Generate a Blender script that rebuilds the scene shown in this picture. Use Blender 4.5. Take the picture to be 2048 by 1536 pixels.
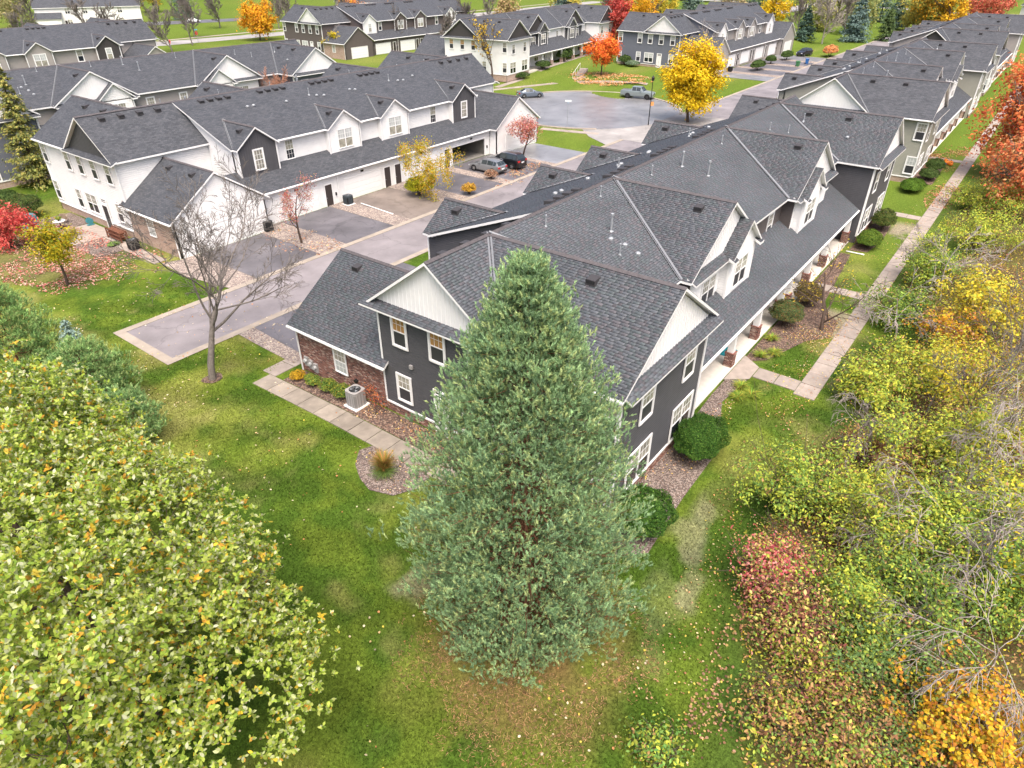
import bpy, math, random
import numpy as np
from mathutils import Vector, Matrix
R = math.radians
for o in list(bpy.data.objects): bpy.data.objects.remove(o, do_unlink=True)
scene = bpy.context.scene
# ------------------------------------------------------------------ camera
YAW, PITCH, ROLL, FPX, CAMH = 36.88, 32.907, 0.227, 1350.0, 22.0
cd = bpy.data.cameras.new('camera'); cam = bpy.data.objects.new('camera', cd)
scene.collection.objects.link(cam)
_y, _p, _r = R(YAW), R(PITCH), R(ROLL)
fw = Vector((math.cos(_y)*math.cos(_p), math.sin(_y)*math.cos(_p), -math.sin(_p)))
rt0 = Vector((math.sin(_y), -math.cos(_y), 0)); up0 = rt0.cross(fw)
rt = rt0*math.cos(_r)+up0*math.sin(_r); up = up0*math.cos(_r)-rt0*math.sin(_r)
m = Matrix((rt, up, -fw)).transposed().to_4x4(); m.translation = Vector((0, 0, CAMH))
cam.matrix_world = m
cd.sensor_width = 36.0; cd.lens = FPX/2048*36.0; cd.clip_start = .2; cd.clip_end = 3000
scene.camera = cam
# ------------------------------------------------------------------ light: bright overcast
SUN_EL, SUN_AZ = 64, 228          # azimuth measured from +X towards +Y (where the light comes from)
w = bpy.data.worlds.new('World'); scene.world = w; w.use_nodes = True
nt = w.node_tree; bg = nt.nodes['Background']
sky = nt.nodes.new('ShaderNodeTexSky'); sky.sky_type = 'NISHITA'; sky.sun_disc = False
sky.sun_elevation = R(SUN_EL); sky.sun_rotation = R(90-SUN_AZ)
sky.air_density = 0.8; sky.dust_density = 9.0; sky.ozone_density = 0.4; sky.altitude = 200
nt.links.new(sky.outputs[0], bg.inputs[0]); bg.inputs[1].default_value = 0.15
sd = bpy.data.lights.new('sun', 'SUN'); sd.energy = 0.95; sd.angle = R(28); sd.color = (1.0, .965, .92)
so = bpy.data.objects.new('sun', sd); scene.collection.objects.link(so)
sdir = Vector((math.cos(R(SUN_EL))*math.cos(R(SUN_AZ)), math.cos(R(SUN_EL))*math.sin(R(SUN_AZ)), math.sin(R(SUN_EL))))
so.rotation_euler = sdir.to_track_quat('Z', 'Y').to_euler(); so.location = (0, 0, 60)
vs = scene.view_settings; vs.view_transform = 'Standard'; vs.look = 'None'; vs.exposure = 1.22; vs.gamma = 1.0
vs.use_curve_mapping = False
scene.render.engine = 'CYCLES'; scene.cycles.use_denoising = True; scene.cycles.denoising_input_passes = 'RGB_ALBEDO_NORMAL'; scene.cycles.denoising_prefilter = 'ACCURATE'; scene.cycles.use_adaptive_sampling = False
scene.cycles.max_bounces = 4; scene.cycles.diffuse_bounces = 3; scene.cycles.sample_clamp_indirect = 4; scene.cycles.transparent_max_bounces = 4
scene.cycles.caustics_reflective = False; scene.cycles.caustics_refractive = False
# ------------------------------------------------------------------ helpers
rng = np.random.default_rng(7); random.seed(7)
COL = scene.collection.objects
def ss(a, b, x):
    t = min(1, max(0, (x-a)/(b-a))); return t*t*(3-2*t)
def gh(x, y):
    """ground height: falls a little towards the alley, rises to the lawns of the far houses"""
    h = -0.3*ss(25, 38, y)
    r = ss(115.5, 124, x-.25*(y-62))*ss(59, 64, y)*(1-ss(112, 125, y))
    return h+0.8*r
def ray(px, py):
    return (px-1024)/FPX*rt-(py-768)/FPX*up+fw
def at(px, py, z=None, dz=0.0):
    """the world point that stands at photo position px, py on the ground (or at height z)"""
    d = ray(px, py); zz = 0.0 if z is None else z
    for k in range(4):
        p = Vector((0, 0, CAMH))+d*((zz-CAMH)/d.z)
        if z is not None: break
        zz = gh(p.x, p.y)+dz
    return p
def link(o, parent=None):
    COL.link(o)
    if parent is not None: o.parent = parent
    return o
def tag(o, label=None, cat=None, group=None, kind=None):
    if label: o['label'] = label
    if cat: o['category'] = cat
    if group: o['group'] = group
    if kind: o['kind'] = kind
    return o
def empty(name, loc=(0, 0, 0), rz=0.0, label=None, cat=None, group=None):
    o = bpy.data.objects.new(name, None); o.location = loc; o.rotation_euler = (0, 0, rz)
    o.empty_display_size = .3
    link(o); return tag(o, label, cat, group)
def mesh_np(name, co, faces_flat, loop_start, col=None, uv=None, matidx=None):
    me = bpy.data.meshes.new(name)
    co = np.ascontiguousarray(co, dtype=np.float32); n = len(co)
    me.vertices.add(n); me.vertices.foreach_set('co', co.ravel())
    lf = np.ascontiguousarray(faces_flat, dtype=np.int32); ls = np.ascontiguousarray(loop_start, dtype=np.int32)
    me.loops.add(len(lf)); me.loops.foreach_set('vertex_index', lf)
    me.polygons.add(len(ls)); me.polygons.foreach_set('loop_start', ls)
    if matidx is not None: me.polygons.foreach_set('material_index', np.ascontiguousarray(matidx, dtype=np.int32))
    me.update(calc_edges=True)
    if col is not None:
        a = me.attributes.new('Col', 'FLOAT_COLOR', 'FACE')
        c4 = np.ones((len(ls), 4), dtype=np.float32); c4[:, :3] = col
        a.data.foreach_set('color', c4.ravel())
    if uv is not None:
        u = me.uv_layers.new(name='UVMap'); u.data.foreach_set('uv', np.ascontiguousarray(uv, dtype=np.float32).ravel())
    return me
class MB:
    """collects polygons; build() links them as one mesh object"""
    def __init__(s): s.v = []; s.f = []; s.c = []; s.m = []; s.mi = 0; s.col = None; s.uv = []
    def face(s, pts, uv=None, col=None):
        k = len(s.v); s.v += [tuple(p) for p in pts]; s.f.append(tuple(range(k, k+len(pts)))); s.m.append(s.mi)
        s.c.append(col if col is not None else (s.col or (1, 1, 1)))
        s.uv += list(uv) if uv is not None else [(0, 0)]*len(pts)
    def box(s, a, b):
        x0, y0, z0 = [min(p, q) for p, q in zip(a, b)]; x1, y1, z1 = [max(p, q) for p, q in zip(a, b)]
        P = [(x0,y0,z0),(x1,y0,z0),(x1,y1,z0),(x0,y1,z0),(x0,y0,z1),(x1,y0,z1),(x1,y1,z1),(x0,y1,z1)]
        for q in ((3,2,1,0),(4,5,6,7),(0,1,5,4),(1,2,6,5),(2,3,7,6),(3,0,4,7)): s.face([P[i] for i in q])
    def hexa(s, P):
        """8 corners: bottom loop then top loop"""
        for q in ((3,2,1,0),(4,5,6,7),(0,1,5,4),(1,2,6,5),(2,3,7,6),(3,0,4,7)): s.face([P[i] for i in q])
    def prism(s, loop, d):
        """extrude a planar loop of points by vector d"""
        n = len(loop); A = [Vector(p) for p in loop]; B = [p+Vector(d) for p in A]
        s.face(A[::-1]); s.face(B)
        for i in range(n): j = (i+1) % n; s.face([A[i], A[j], B[j], B[i]])
    def tube(s, pts, rad, n=6, cap=True):
        pts = [Vector(p) for p in pts]; rad = rad if hasattr(rad, '__len__') else [rad]*len(pts)
        rings = []; prev = None
        for i, p in enumerate(pts):
            t = (pts[min(i+1, len(pts)-1)]-pts[max(i-1, 0)]).normalized()
            if prev is None: prev = t.orthogonal().normalized()
            a = (prev-t*prev.dot(t)); a = a.normalized() if a.length > 1e-6 else t.orthogonal().normalized(); prev = a
            b = t.cross(a)
            rings.append([p+(a*math.cos(2*math.pi*k/n)+b*math.sin(2*math.pi*k/n))*rad[i] for k in range(n)])
        for i in range(len(rings)-1):
            for k in range(n): j = (k+1) % n; s.face([rings[i][k], rings[i][j], rings[i+1][j], rings[i+1][k]])
        if cap: s.face(rings[0][::-1]); s.face(rings[-1])
    def lathe(s, prof, n=12, c=(0, 0, 0)):
        c = Vector(c); rings = [[c+Vector((r*math.cos(2*math.pi*k/n), r*math.sin(2*math.pi*k/n), z)) for k in range(n)] for r, z in prof]
        for i in range(len(rings)-1):
            for k in range(n): j = (k+1) % n; s.face([rings[i][k], rings[i][j], rings[i+1][j], rings[i+1][k]])
        s.face(rings[0][::-1]); s.face(rings[-1])
    def mesh(s, name, mats, color=False, uv=False, smooth=False):
        fl = [i for f in s.f for i in f]; ls = np.cumsum([0]+[len(f) for f in s.f])[:-1]
        me = mesh_np(name, np.array(s.v, dtype=np.float32).reshape(-1, 3), fl, ls, np.array(s.c, dtype=np.float32) if color else None,
                     np.array(s.uv) if uv else None, s.m)
        for mt in (mats if isinstance(mats, (list, tuple)) else [mats]): me.materials.append(mt)
        if smooth: me.polygons.foreach_set('use_smooth', [True]*len(s.f))
        return me
    def build(s, name, mats, parent=None, loc=(0, 0, 0), color=False, uv=False, smooth=False, weld=False):
        o = bpy.data.objects.new(name, s.mesh(name, mats, color, uv, smooth)); o.location = loc
        if weld:
            import bmesh
            b = bmesh.new(); b.from_mesh(o.data); bmesh.ops.remove_doubles(b, verts=b.verts, dist=1e-4); b.to_mesh(o.data); b.free()
        return link(o, parent)
def inst(me, name, parent=None, loc=(0, 0, 0), rz=0.0, scale=None):
    o = bpy.data.objects.new(name, me); o.location = loc; o.rotation_euler = (0, 0, rz)
    if scale is not None: o.scale = scale
    return link(o, parent)
def copy_tree(o, parent=None):
    c = o.copy(); COL.link(c); c.parent = parent
    for ch in list(o.children): copy_tree(ch, c)
    return c
# ------------------------------------------------------------------ materials
def mat(name, col, rough=.7, spec=.3, metal=0.0, noise=0.0, nscale=8.0, bump=0.0, bscale=40.0, attr=False, col2=None, coat=0.0, transl=0.0, hue=0.0):
    """principled material; noise varies the colour, bump adds relief, attr multiplies the face colour"""
    M = bpy.data.materials.new(name); M.use_nodes = True; n = M.node_tree; N = n.nodes; L = n.links
    b = N['Principled BSDF']; b.inputs['Roughness'].default_value = rough; b.inputs['Metallic'].default_value = metal
    b.inputs['Specular IOR Level'].default_value = spec
    if coat: b.inputs['Coat Weight'].default_value = coat; b.inputs['Coat Roughness'].default_value = .05
    src = None; c = tuple(col)+(1,)
    if noise or col2:
        tc = N.new('ShaderNodeTexCoord'); nz = N.new('ShaderNodeTexNoise'); nz.inputs['Scale'].default_value = nscale
        nz.inputs['Detail'].default_value = 6; nz.inputs['Roughness'].default_value = .6
        L.new(tc.outputs['Object'], nz.inputs['Vector'])
        rp = N.new('ShaderNodeValToRGB'); rp.color_ramp.elements[0].position = .3; rp.color_ramp.elements[1].position = .7
        c2 = tuple(col2) if col2 else tuple(min(1, v*(1+noise)) for v in col)
        c1 = tuple(col) if col2 else tuple(v*(1-noise) for v in col)
        rp.color_ramp.elements[0].color = c1+(1,); rp.color_ramp.elements[1].color = c2+(1,)
        L.new(nz.outputs[0], rp.inputs[0]); src = rp.outputs[0]
    if attr:
        at_ = N.new('ShaderNodeAttribute'); at_.attribute_name = 'Col'
        if src is None: src = at_.outputs['Color']
        else:
            mx = N.new('ShaderNodeMix'); mx.data_type = 'RGBA'; mx.blend_type = 'MULTIPLY'; mx.inputs[0].default_value = 1
            L.new(src, mx.inputs[6]); L.new(at_.outputs['Color'], mx.inputs[7]); src = mx.outputs[2]
    if src is None: b.inputs['Base Color'].default_value = c
    else: L.new(src, b.inputs['Base Color'])
    if bump:
        tc2 = N.new('ShaderNodeTexCoord'); nb = N.new('ShaderNodeTexNoise'); nb.inputs['Scale'].default_value = bscale; nb.inputs['Detail'].default_value = 5
        L.new(tc2.outputs['Object'], nb.inputs['Vector'])
        bp = N.new('ShaderNodeBump'); bp.inputs['Strength'].default_value = bump; bp.inputs['Distance'].default_value = .02
        L.new(nb.outputs[0], bp.inputs['Height']); L.new(bp.outputs[0], b.inputs['Normal'])
    if transl:
        tr = N.new('ShaderNodeBsdfTranslucent'); mixs = N.new('ShaderNodeMixShader'); mixs.inputs[0].default_value = transl
        out = N['Material Output']
        if src is None: tr.inputs[0].default_value = c
        else: L.new(src, tr.inputs[0])
        L.new(b.outputs[0], mixs.inputs[1]); L.new(tr.outputs[0], mixs.inputs[2]); L.new(mixs.outputs[0], out.inputs[0])
    return M
def mat_lap(name, col, pitch=.115, axis='z', depth=.012, rough=.55, vert=False):
    """siding far away: lap boards (or battens) as relief of the material"""
    M = mat(name, col, rough, .25, noise=.05, nscale=1.5); n = M.node_tree; N = n.nodes; L = n.links; b = N['Principled BSDF']
    tc = N.new('ShaderNodeTexCoord'); sx = N.new('ShaderNodeSeparateXYZ'); L.new(tc.outputs['Object'], sx.inputs[0])
    if vert:
        ad = N.new('ShaderNodeMath'); ad.operation = 'ADD'; L.new(sx.outputs[0], ad.inputs[0]); L.new(sx.outputs[1], ad.inputs[1]); s0 = ad.outputs[0]
    else: s0 = sx.outputs[2]
    dv = N.new('ShaderNodeMath'); dv.operation = 'DIVIDE'; dv.inputs[1].default_value = pitch; L.new(s0, dv.inputs[0])
    fr = N.new('ShaderNodeMath'); fr.operation = 'FRACT'; L.new(dv.outputs[0], fr.inputs[0])
    if vert:
        gt = N.new('ShaderNodeMath'); gt.operation = 'LESS_THAN'; gt.inputs[1].default_value = .18; L.new(fr.outputs[0], gt.inputs[0]); h = gt.outputs[0]
    else:
        inv = N.new('ShaderNodeMapRange'); inv.inputs[1].default_value = .62; inv.inputs[2].default_value = 1; inv.inputs[3].default_value = 1; inv.inputs[4].default_value = 0; L.new(fr.outputs[0], inv.inputs[0]); h = inv.outputs[0]
    bp = N.new('ShaderNodeBump'); bp.inputs['Strength'].default_value = 1; bp.inputs['Distance'].default_value = depth
    L.new(h, bp.inputs['Height']); L.new(bp.outputs[0], b.inputs['Normal'])
    return M
def mat_brick(name, c1, c2, mortar, scale=1.0, bw=.21, bh=.075, uvmap=True, bumpd=.006, mort=.012, rough=.85, offset=.5, rand=.0):
    M = bpy.data.materials.new(name); M.use_nodes = True; n = M.node_tree; N = n.nodes; L = n.links; b = N['Principled BSDF']
    b.inputs['Roughness'].default_value = rough; b.inputs['Specular IOR Level'].default_value = .2
    tc = N.new('ShaderNodeTexCoord'); br = N.new('ShaderNodeTexBrick'); L.new(tc.outputs['UV'], br.inputs['Vector'])
    br.offset = offset; br.inputs['Scale'].default_value = scale; br.inputs['Brick Width'].default_value = bw; br.inputs['Row Height'].default_value = bh
    br.inputs['Mortar Size'].default_value = mort; br.inputs['Mortar Smooth'].default_value = .1; br.inputs['Bias'].default_value = 0
    br.inputs['Color1'].default_value = tuple(c1)+(1,); br.inputs['Color2'].default_value = tuple(c2)+(1,); br.inputs['Mortar'].default_value = tuple(mortar)+(1,)
    nz = N.new('ShaderNodeTexNoise'); nz.inputs['Scale'].default_value = .9; nz.inputs['Detail'].default_value = 6; L.new(tc.outputs['UV'], nz.inputs['Vector'])
    mr = N.new('ShaderNodeMapRange'); mr.inputs[3].default_value = .75; mr.inputs[4].default_value = 1.25; L.new(nz.outputs[0], mr.inputs[0])
    mx = N.new('ShaderNodeMix'); mx.data_type = 'RGBA'; mx.blend_type = 'MULTIPLY'; mx.inputs[0].default_value = 1
    L.new(br.outputs['Color'], mx.inputs[6]); L.new(mr.outputs[0], mx.inputs[7]); L.new(mx.outputs[2], b.inputs['Base Color'])
    bp = N.new('ShaderNodeBump'); bp.invert = True; bp.inputs['Strength'].default_value = 1; bp.inputs['Distance'].default_value = bumpd
    L.new(br.outputs['Fac'], bp.inputs['Height']); L.new(bp.outputs[0], b.inputs['Normal'])
    return M
MT = {}
MT['white'] = mat('white_paint', (.74, .74, .735), .5, .3, noise=.05, nscale=1.2)
MT['trim'] = mat('white_trim', (.76, .76, .755), .45, .3)
MT['offwhite'] = mat('off_white_concrete', (.62, .58, .52), .8, .2, noise=.08, nscale=3)
MT['dark'] = mat('charcoal_siding', (.075, .075, .082), .5, .3, noise=.08, nscale=2)
MT['dark_brown'] = mat('dark_brown_siding', (.098, .085, .083), .5, .3, noise=.08, nscale=2)
MT['lap_white'] = mat_lap('white_lap_siding', (.70, .70, .695), .17, depth=.02)
MT['lap_dark'] = mat_lap('charcoal_lap_siding', (.075, .075, .082), .14)
MT['lap_brown'] = mat_lap('brown_lap_siding', (.105, .088, .084), .14)
MT['lap_sage'] = mat_lap('grey_green_lap_siding', (.27, .27, .23), .14)
MT['lap_taupe'] = mat_lap('taupe_lap_siding', (.30, .28, .265), .14)
MT['lap_slate'] = mat_lap('slate_blue_lap_siding', (.125, .135, .165), .14)
MT['bb_white'] = mat_lap('white_board_batten', (.74, .74, .735), .30, vert=True, depth=.02)
MT['bb_dark'] = mat_lap('charcoal_board_batten', (.055, .05, .05), .30, vert=True, depth=.02)
MT['brick_far'] = mat_brick('brown_brick', (.30, .17, .13), (.42, .30, .24), (.46, .40, .35))
MT['shingle_far'] = mat_brick('roof_shingles', (.050, .055, .064), (.084, .088, .098), (.032, .035, .041), bw=.34, bh=.15, bumpd=.012, mort=.010, rough=.65, offset=.37)
MT['shingle'] = mat('roof_shingle_granules', (1, 1, 1), .65, .4, attr=True, noise=.12, nscale=60)
MT['underlay'] = mat('roof_underlay', (.03, .03, .034), .9)
MT['ridgecap'] = mat('ridge_cap_shingle', (.085, .078, .082), .9, .2, noise=.2, nscale=6)
MT['metal'] = mat('galvanised_metal', (.30, .32, .34), .5, .5, metal=.3, noise=.1, nscale=9)
MT['valley'] = mat('valley_metal', (.20, .21, .225), .5, .5, metal=.2)
MT['valley_pale'] = mat('pale_valley_metal', (.24, .25, .26), .6, .4, metal=.1)
MT['ventdark'] = mat('black_vent', (.02, .02, .022), .6, .3)
MT['ventgrey'] = mat('grey_roof_vent', (.045, .043, .046), .6, .3)
MT['glass_dark'] = mat('window_glass_dark', (.018, .022, .028), .06, .6)
MT['screen'] = mat('window_screen', (.035, .036, .042), .4, .4)
MT['glass_sky'] = mat('window_glass_with_blind', (.42, .44, .44), .08, .6, noise=.25, nscale=1.3)
MT['glass_amber'] = mat('window_glass_amber_wood', (.40, .22, .085), .1, .5, noise=.3, nscale=2)
MT['glass_mix'] = mat('window_glass_half_blind', (.30, .29, .24), .08, .6, noise=.5, nscale=1.7)
MT['door_dark'] = mat('dark_bronze_door', (.045, .036, .034), .4, .4)
MT['black'] = mat('black_metal', (.012, .012, .013), .45, .4)
MT['plastic_black'] = mat('black_plastic', (.02, .02, .021), .5, .4)
MT['interior'] = mat('garage_interior', (.22, .21, .19), .9, noise=.1, nscale=2)
# ------------------------------------------------------------------ houses
HR, HE, LEN, B0 = 9.94, 6.73, 52.05, 8.85       # ridge and eave height, length, width of the end blocks
UA, UF, UM1, UM2 = 4.42, LEN-4.42, 16.85, 34.85
def span(poly, t):
    """s-interval of a convex polygon [(s,t)] at height t"""
    xs = []
    n = len(poly)
    for i in range(n):
        (s0, t0), (s1, t1) = poly[i], poly[(i+1) % n]
        if (t0 <= t < t1) or (t1 <= t < t0): xs.append(s0+(s1-s0)*(t-t0)/(t1-t0))
    return (min(xs), max(xs)) if len(xs) >= 2 else None
WCACHE = {}
def window_mesh(w, h, casing, n_units, mun, key2=''):
    k = (round(w, 2), round(h, 2), casing, n_units, mun)
    if k in WCACHE: return WCACHE[k]
    m = MB(); cw = .11 if casing else .05; pr = .055
    W2 = w/2
    # outer casing, proud of the wall
    m.box((-W2-cw, 0, -cw), (-W2, pr, h+cw)); m.box((W2, 0, -cw), (W2+cw, pr, h+cw))
    m.box((-W2, 0, h), (W2, pr, h+cw)); m.box((-W2, 0, -cw), (W2, pr+.02, 0))
    uw = w/n_units
    for k_ in range(n_units):
        a = -W2+k_*uw; b = a+uw
        if k_: m.box((a-.045, 0, 0), (a+.045, pr-.004, h))
        a += .02; b -= .02
        m.box((a, 0, h*.5-.03), (b, pr-.012, h*.5+.03))            # meeting rail
        for x in (a, b-.035): m.box((x, 0, 0), (x+.035, pr-.016, h*.5-.03)); m.box((x, 0, h*.5+.03), (x+.035, pr-.014, h))
        m.box((a+.035, 0, 0), (b-.035, pr-.018, .035)); m.box((a+.035, 0, h-.035), (b-.035, pr-.018, h))
        if mun:
            for q in (1, 2):
                x = a+(b-a)*q/3
                m.box((x-.011, 0, h*.5+.03), (x+.011, pr-.03, h-.035))
                if mun > 1: m.box((x-.009, 0, .035), (x+.009, pr-.032, h*.5-.03))
            z = h*.755; m.box((a+.035, 0, z-.011), (b-.035, pr-.029, z+.011))
            if mun > 1: z = h*.26; m.box((a+.035, 0, z-.009), (b-.035, pr-.031, z+.009))
    fr = m.mesh('window_frame', MT['trim'])
    pm = []
    for lo, hi in ((.5, 1.0), (0, .5)):
        q = MB(); q.face([(-W2+.01, .018, h*lo+.005), (W2-.01, .018, h*lo+.005), (W2-.01, .018, h*hi-.005), (-W2+.01, .018, h*hi-.005)][::-1])
        pm.append(q)
    WCACHE[k] = (fr, pm); return WCACHE[k]
PCACHE = {}
def pane_mesh(w, h, half, matn):
    k = (round(w, 2), round(h, 2), half, matn)
    if k not in PCACHE: PCACHE[k] = window_mesh(w, h, True, 1, 0)[1][half].mesh('pane', MT[matn])
    return PCACHE[k]
def garage_door_mesh(w, h):
    m = MB(); n = 4; nx = max(4, round(w/.6)); ph = h/n
    for i in range(n):
        z0 = i*ph+.008; z1 = (i+1)*ph-.008
        m.box((-w/2, 0, z0), (w/2, .035, z1))
        for j in range(nx):
            a = -w/2+w*j/nx+.06; b = -w/2+w*(j+1)/nx-.06
            m.box((a, .035, z0+.07), (b, .045, z1-.07))
    return m.mesh('garage_door', MT['trim'])
GCACHE = {}
class House:
    def __init__(s, name, label, x0, yr, side, theme, lod=1, rot=0.0, z0=0.0, group=None):
        s.side = side; s.th = theme; s.lod = lod
        s.root = empty(name, (x0, yr, z0), rot, label, 'townhouse', group)
        s.build()
    def P(s, u, v, z): return Vector((u, s.side*v, z))
    def D(s, u, v, z=0): return Vector((u, s.side*v, z))
    # ---- roof slab with shingles
    def slope(s, poly, shing=True, name='roof_slope', th=.15):
        pts = [s.P(*p) for p in poly]
        n = (pts[1]-pts[0]).cross(pts[2]-pts[0]).normalized()
        if n.z < 0: pts = pts[::-1]; n = -n
        e = Vector((0, 0, 1)).cross(n).normalized(); t = n.cross(e)       # along the eave, up the slope
        o = min(pts, key=lambda p: p.z)
        st = [((p-o).dot(e), (p-o).dot(t)) for p in pts]
        m = MB(); near = s.lod == 2 and shing
        m.mi = 0; m.face(pts, uv=[(a+37, b+11) for a, b in st])
        dn = Vector((0, 0, -th)); low = [p+dn for p in pts]
        m.mi = 1; m.face(low[::-1])
        for i in range(len(pts)): j = (i+1) % len(pts); m.face([low[i], low[j], pts[j], pts[i]])
        ob = m.build(name, [MT['underlay'] if near else MT['shingle_far'], MT['trim']], s.root, uv=True)
        if near: s.shingles(ob, o, e, t, n, st)
        return ob
    def shingles(s, parent, o, e, t, n, st):
        ex = .145; tmax = max(b for a, b in st); V = []; C = []; loose = []
        k = 0; tt = 0.0; alt = False
        while tt < tmax-.02:
            t1 = min(tt+ex, tmax); A = span(st, min(tt+.004, tmax-.004)); Bq = span(st, t1-.004)
            if A and Bq:
                s_ = min(A[0], Bq[0])-random.random()*.3; end = max(A[1], Bq[1])
                while s_ < end:
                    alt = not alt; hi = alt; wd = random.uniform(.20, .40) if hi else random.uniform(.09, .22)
                    a0, a1 = max(s_, A[0]), min(s_+wd, A[1]); b0, b1 = max(s_, Bq[0]), min(s_+wd, Bq[1])
                    s_ += wd
                    if a1-a0 < .01 and b1-b0 < .01: continue
                    if a1 < a0: a0 = a1 = (a0+a1)/2
                    if b1 < b0: b0 = b1 = (b0+b1)/2
                    h0 = .021 if hi else .009; h1 = .003
                    p = [o+e*a0+t*tt+n*h0, o+e*a1+t*tt+n*h0, o+e*b1+t*t1+n*h1, o+e*b0+t*t1+n*h1, o+e*a0+t*tt, o+e*a1+t*tt]
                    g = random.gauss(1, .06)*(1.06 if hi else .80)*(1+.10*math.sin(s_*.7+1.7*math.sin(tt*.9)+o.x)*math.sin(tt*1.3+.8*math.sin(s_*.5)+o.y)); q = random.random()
                    base = (.078, .086, .098) if q < .55 else ((.087, .084, .094) if q < .78 else (.070, .084, .091))
                    V.append(p); C.append(tuple(max(.02, c*g) for c in base))
            tt += ex
        if not V: return
        V = np.array([[tuple(x) for x in p] for p in V], dtype=np.float32); C = np.array(C, dtype=np.float32)
        # the shingles that show largest become objects of their own
        W = s.root.location
        cen = V.mean(1)+np.array((W.x, W.y, W.z)); dist = np.linalg.norm(cen-np.array((0, 0, CAMH)), axis=1)
        s.shpool.append((parent, V, C, dist))
    def flush_shingles(s, nsing=300):
        alld = np.concatenate([d for _, _, _, d in s.shpool]); thr = np.sort(alld)[min(nsing, len(alld)-1)]
        q = np.array([[0, 1, 2, 3], [4, 5, 1, 0], [4, 0, 3, 3], [5, 2, 1, 1]])
        for parent, V, C, d in s.shpool:
            near = d < thr
            for i in np.nonzero(near)[0]:
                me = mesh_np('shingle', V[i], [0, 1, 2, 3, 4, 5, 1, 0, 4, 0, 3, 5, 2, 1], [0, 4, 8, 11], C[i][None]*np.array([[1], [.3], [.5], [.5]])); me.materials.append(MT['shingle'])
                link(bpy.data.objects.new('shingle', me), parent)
            V2 = V[~near]; C2 = C[~near]; k = len(V2)
            if not k: continue
            base = (np.arange(k)*6)[:, None]
            f = np.concatenate([base+np.array([[0, 1, 2, 3]]), base+np.array([[4, 5, 1, 0]]), base+np.array([[4, 0, 3]]), base+np.array([[5, 2, 1]])], axis=1).ravel()
            ls = (np.arange(k)*14)[:, None]+np.array([[0, 4, 8, 11]])
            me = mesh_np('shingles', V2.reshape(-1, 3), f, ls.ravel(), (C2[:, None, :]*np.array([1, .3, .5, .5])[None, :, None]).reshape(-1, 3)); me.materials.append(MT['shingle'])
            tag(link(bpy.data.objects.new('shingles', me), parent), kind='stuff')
    def cap(s, p0, p1, w=.17):
        """ridge cap of overlapping shingles"""
        a, b = s.P(*p0), s.P(*p1); d = (b-a); L = d.length; d.normalize(); sd = d.cross(Vector((0, 0, 1))).normalized()
        m = MB(); n = max(1, int(L/(.2 if s.lod == 2 else 1.5))); dz = w*.55
        for i in range(n):
            c0 = a+d*(L*i/n); c1 = a+d*(L*(i+1)/n+.02); h0, h1 = .05, .035
            m.face([c0+sd*-w+Vector((0, 0, h0-dz)), c0+Vector((0, 0, h0)), c1+Vector((0, 0, h1)), c1+sd*-w+Vector((0, 0, h1-dz))])
            m.face([c0+Vector((0, 0, h0)), c0+sd*w+Vector((0, 0, h0-dz)), c1+sd*w+Vector((0, 0, h1-dz)), c1+Vector((0, 0, h1))])
        m.build('ridge_cap', MT['ridgecap'], s.root)
    def valley(s, p0, p1):
        a, b = s.P(*p0), s.P(*p1); d = (b-a).normalized(); sd = d.cross(Vector((0, 0, 1))).normalized()
        m = MB(); w_ = .12 if s.lod == 2 else .07
        for k in (-1, 1):
            q = [a+sd*k*.03, b+sd*k*.03, b+sd*k*w_+Vector((0, 0, w_*.5)), a+sd*k*w_+Vector((0, 0, w_*.5))]
            m.face([p+Vector((0, 0, .045)) for p in q])
        m.build('valley_flashing', MT['valley' if s.lod == 2 else 'valley_pale'], s.root)
    # ---- walls.  o: local origin, sd: horizontal direction (u,v), n: outward (u,v), poly in (s,z)
    def wall(s, o, sd, n, poly, kind, col, name='wall'):
        o = s.P(*o); sd = s.D(*sd); n = s.D(*n); Z = Vector((0, 0, 1)); near = s.lod == 2
        pt = lambda a, z, d=0.0: o+sd*a+Z*z+n*d
        m = MB(); base = [pt(a, z) for a, z in poly]
        uv = [(a+11, z+7) for a, z in poly]
        m.face(base, uv=uv); m.face([p-n*.12 for p in base][::-1])
        for i in range(len(base)): j = (i+1) % len(base); m.face([base[i], base[j], base[j]-n*.12, base[i]-n*.12])
        zs = [z for a, z in poly]; z0, z1 = min(zs), max(zs); ss_ = [a for a, z in poly]
        lapn = {'dark': 'lap_dark', 'white': 'lap_white', 'dark_brown': 'lap_brown', 'sage': 'lap_sage', 'taupe': 'lap_taupe', 'slate': 'lap_slate'}[col]
        if kind == 'brick':
            ob = m.build('brick_wall' if name == 'wall' else name, MT['mortar'] if near else MT['brick_far'], s.root, uv=True)
            if near: s.bricks(ob, pt, poly)
            return ob
        if kind == 'bb':
            key = 'bb_white' if col == 'white' else 'bb_dark'
            if s.lod == 0: return m.build(name, MT[key], s.root)
            a = math.ceil(min(ss_)/.28)*.28; ob = m.build(name, MT['white' if col == 'white' else 'dark'], s.root); q = MB()
            tp = [(z, x) for x, z in poly]
            while a < max(ss_):
                zz = span(tp, a)
                if zz and zz[1]-zz[0] > .1: q.hexa([pt(a-.025, zz[0], 0), pt(a+.025, zz[0], 0), pt(a+.025, zz[0], .025), pt(a-.025, zz[0], .025), pt(a-.025, zz[1], 0), pt(a+.025, zz[1], 0), pt(a+.025, zz[1], .025), pt(a-.025, zz[1], .025)])
                a += .28
            if q.f: tag(q.build('batten', MT['white' if col == 'white' else 'dark'], ob), kind='stuff')
            return ob
        if not near: return m.build(name, MT[lapn], s.root)
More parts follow.
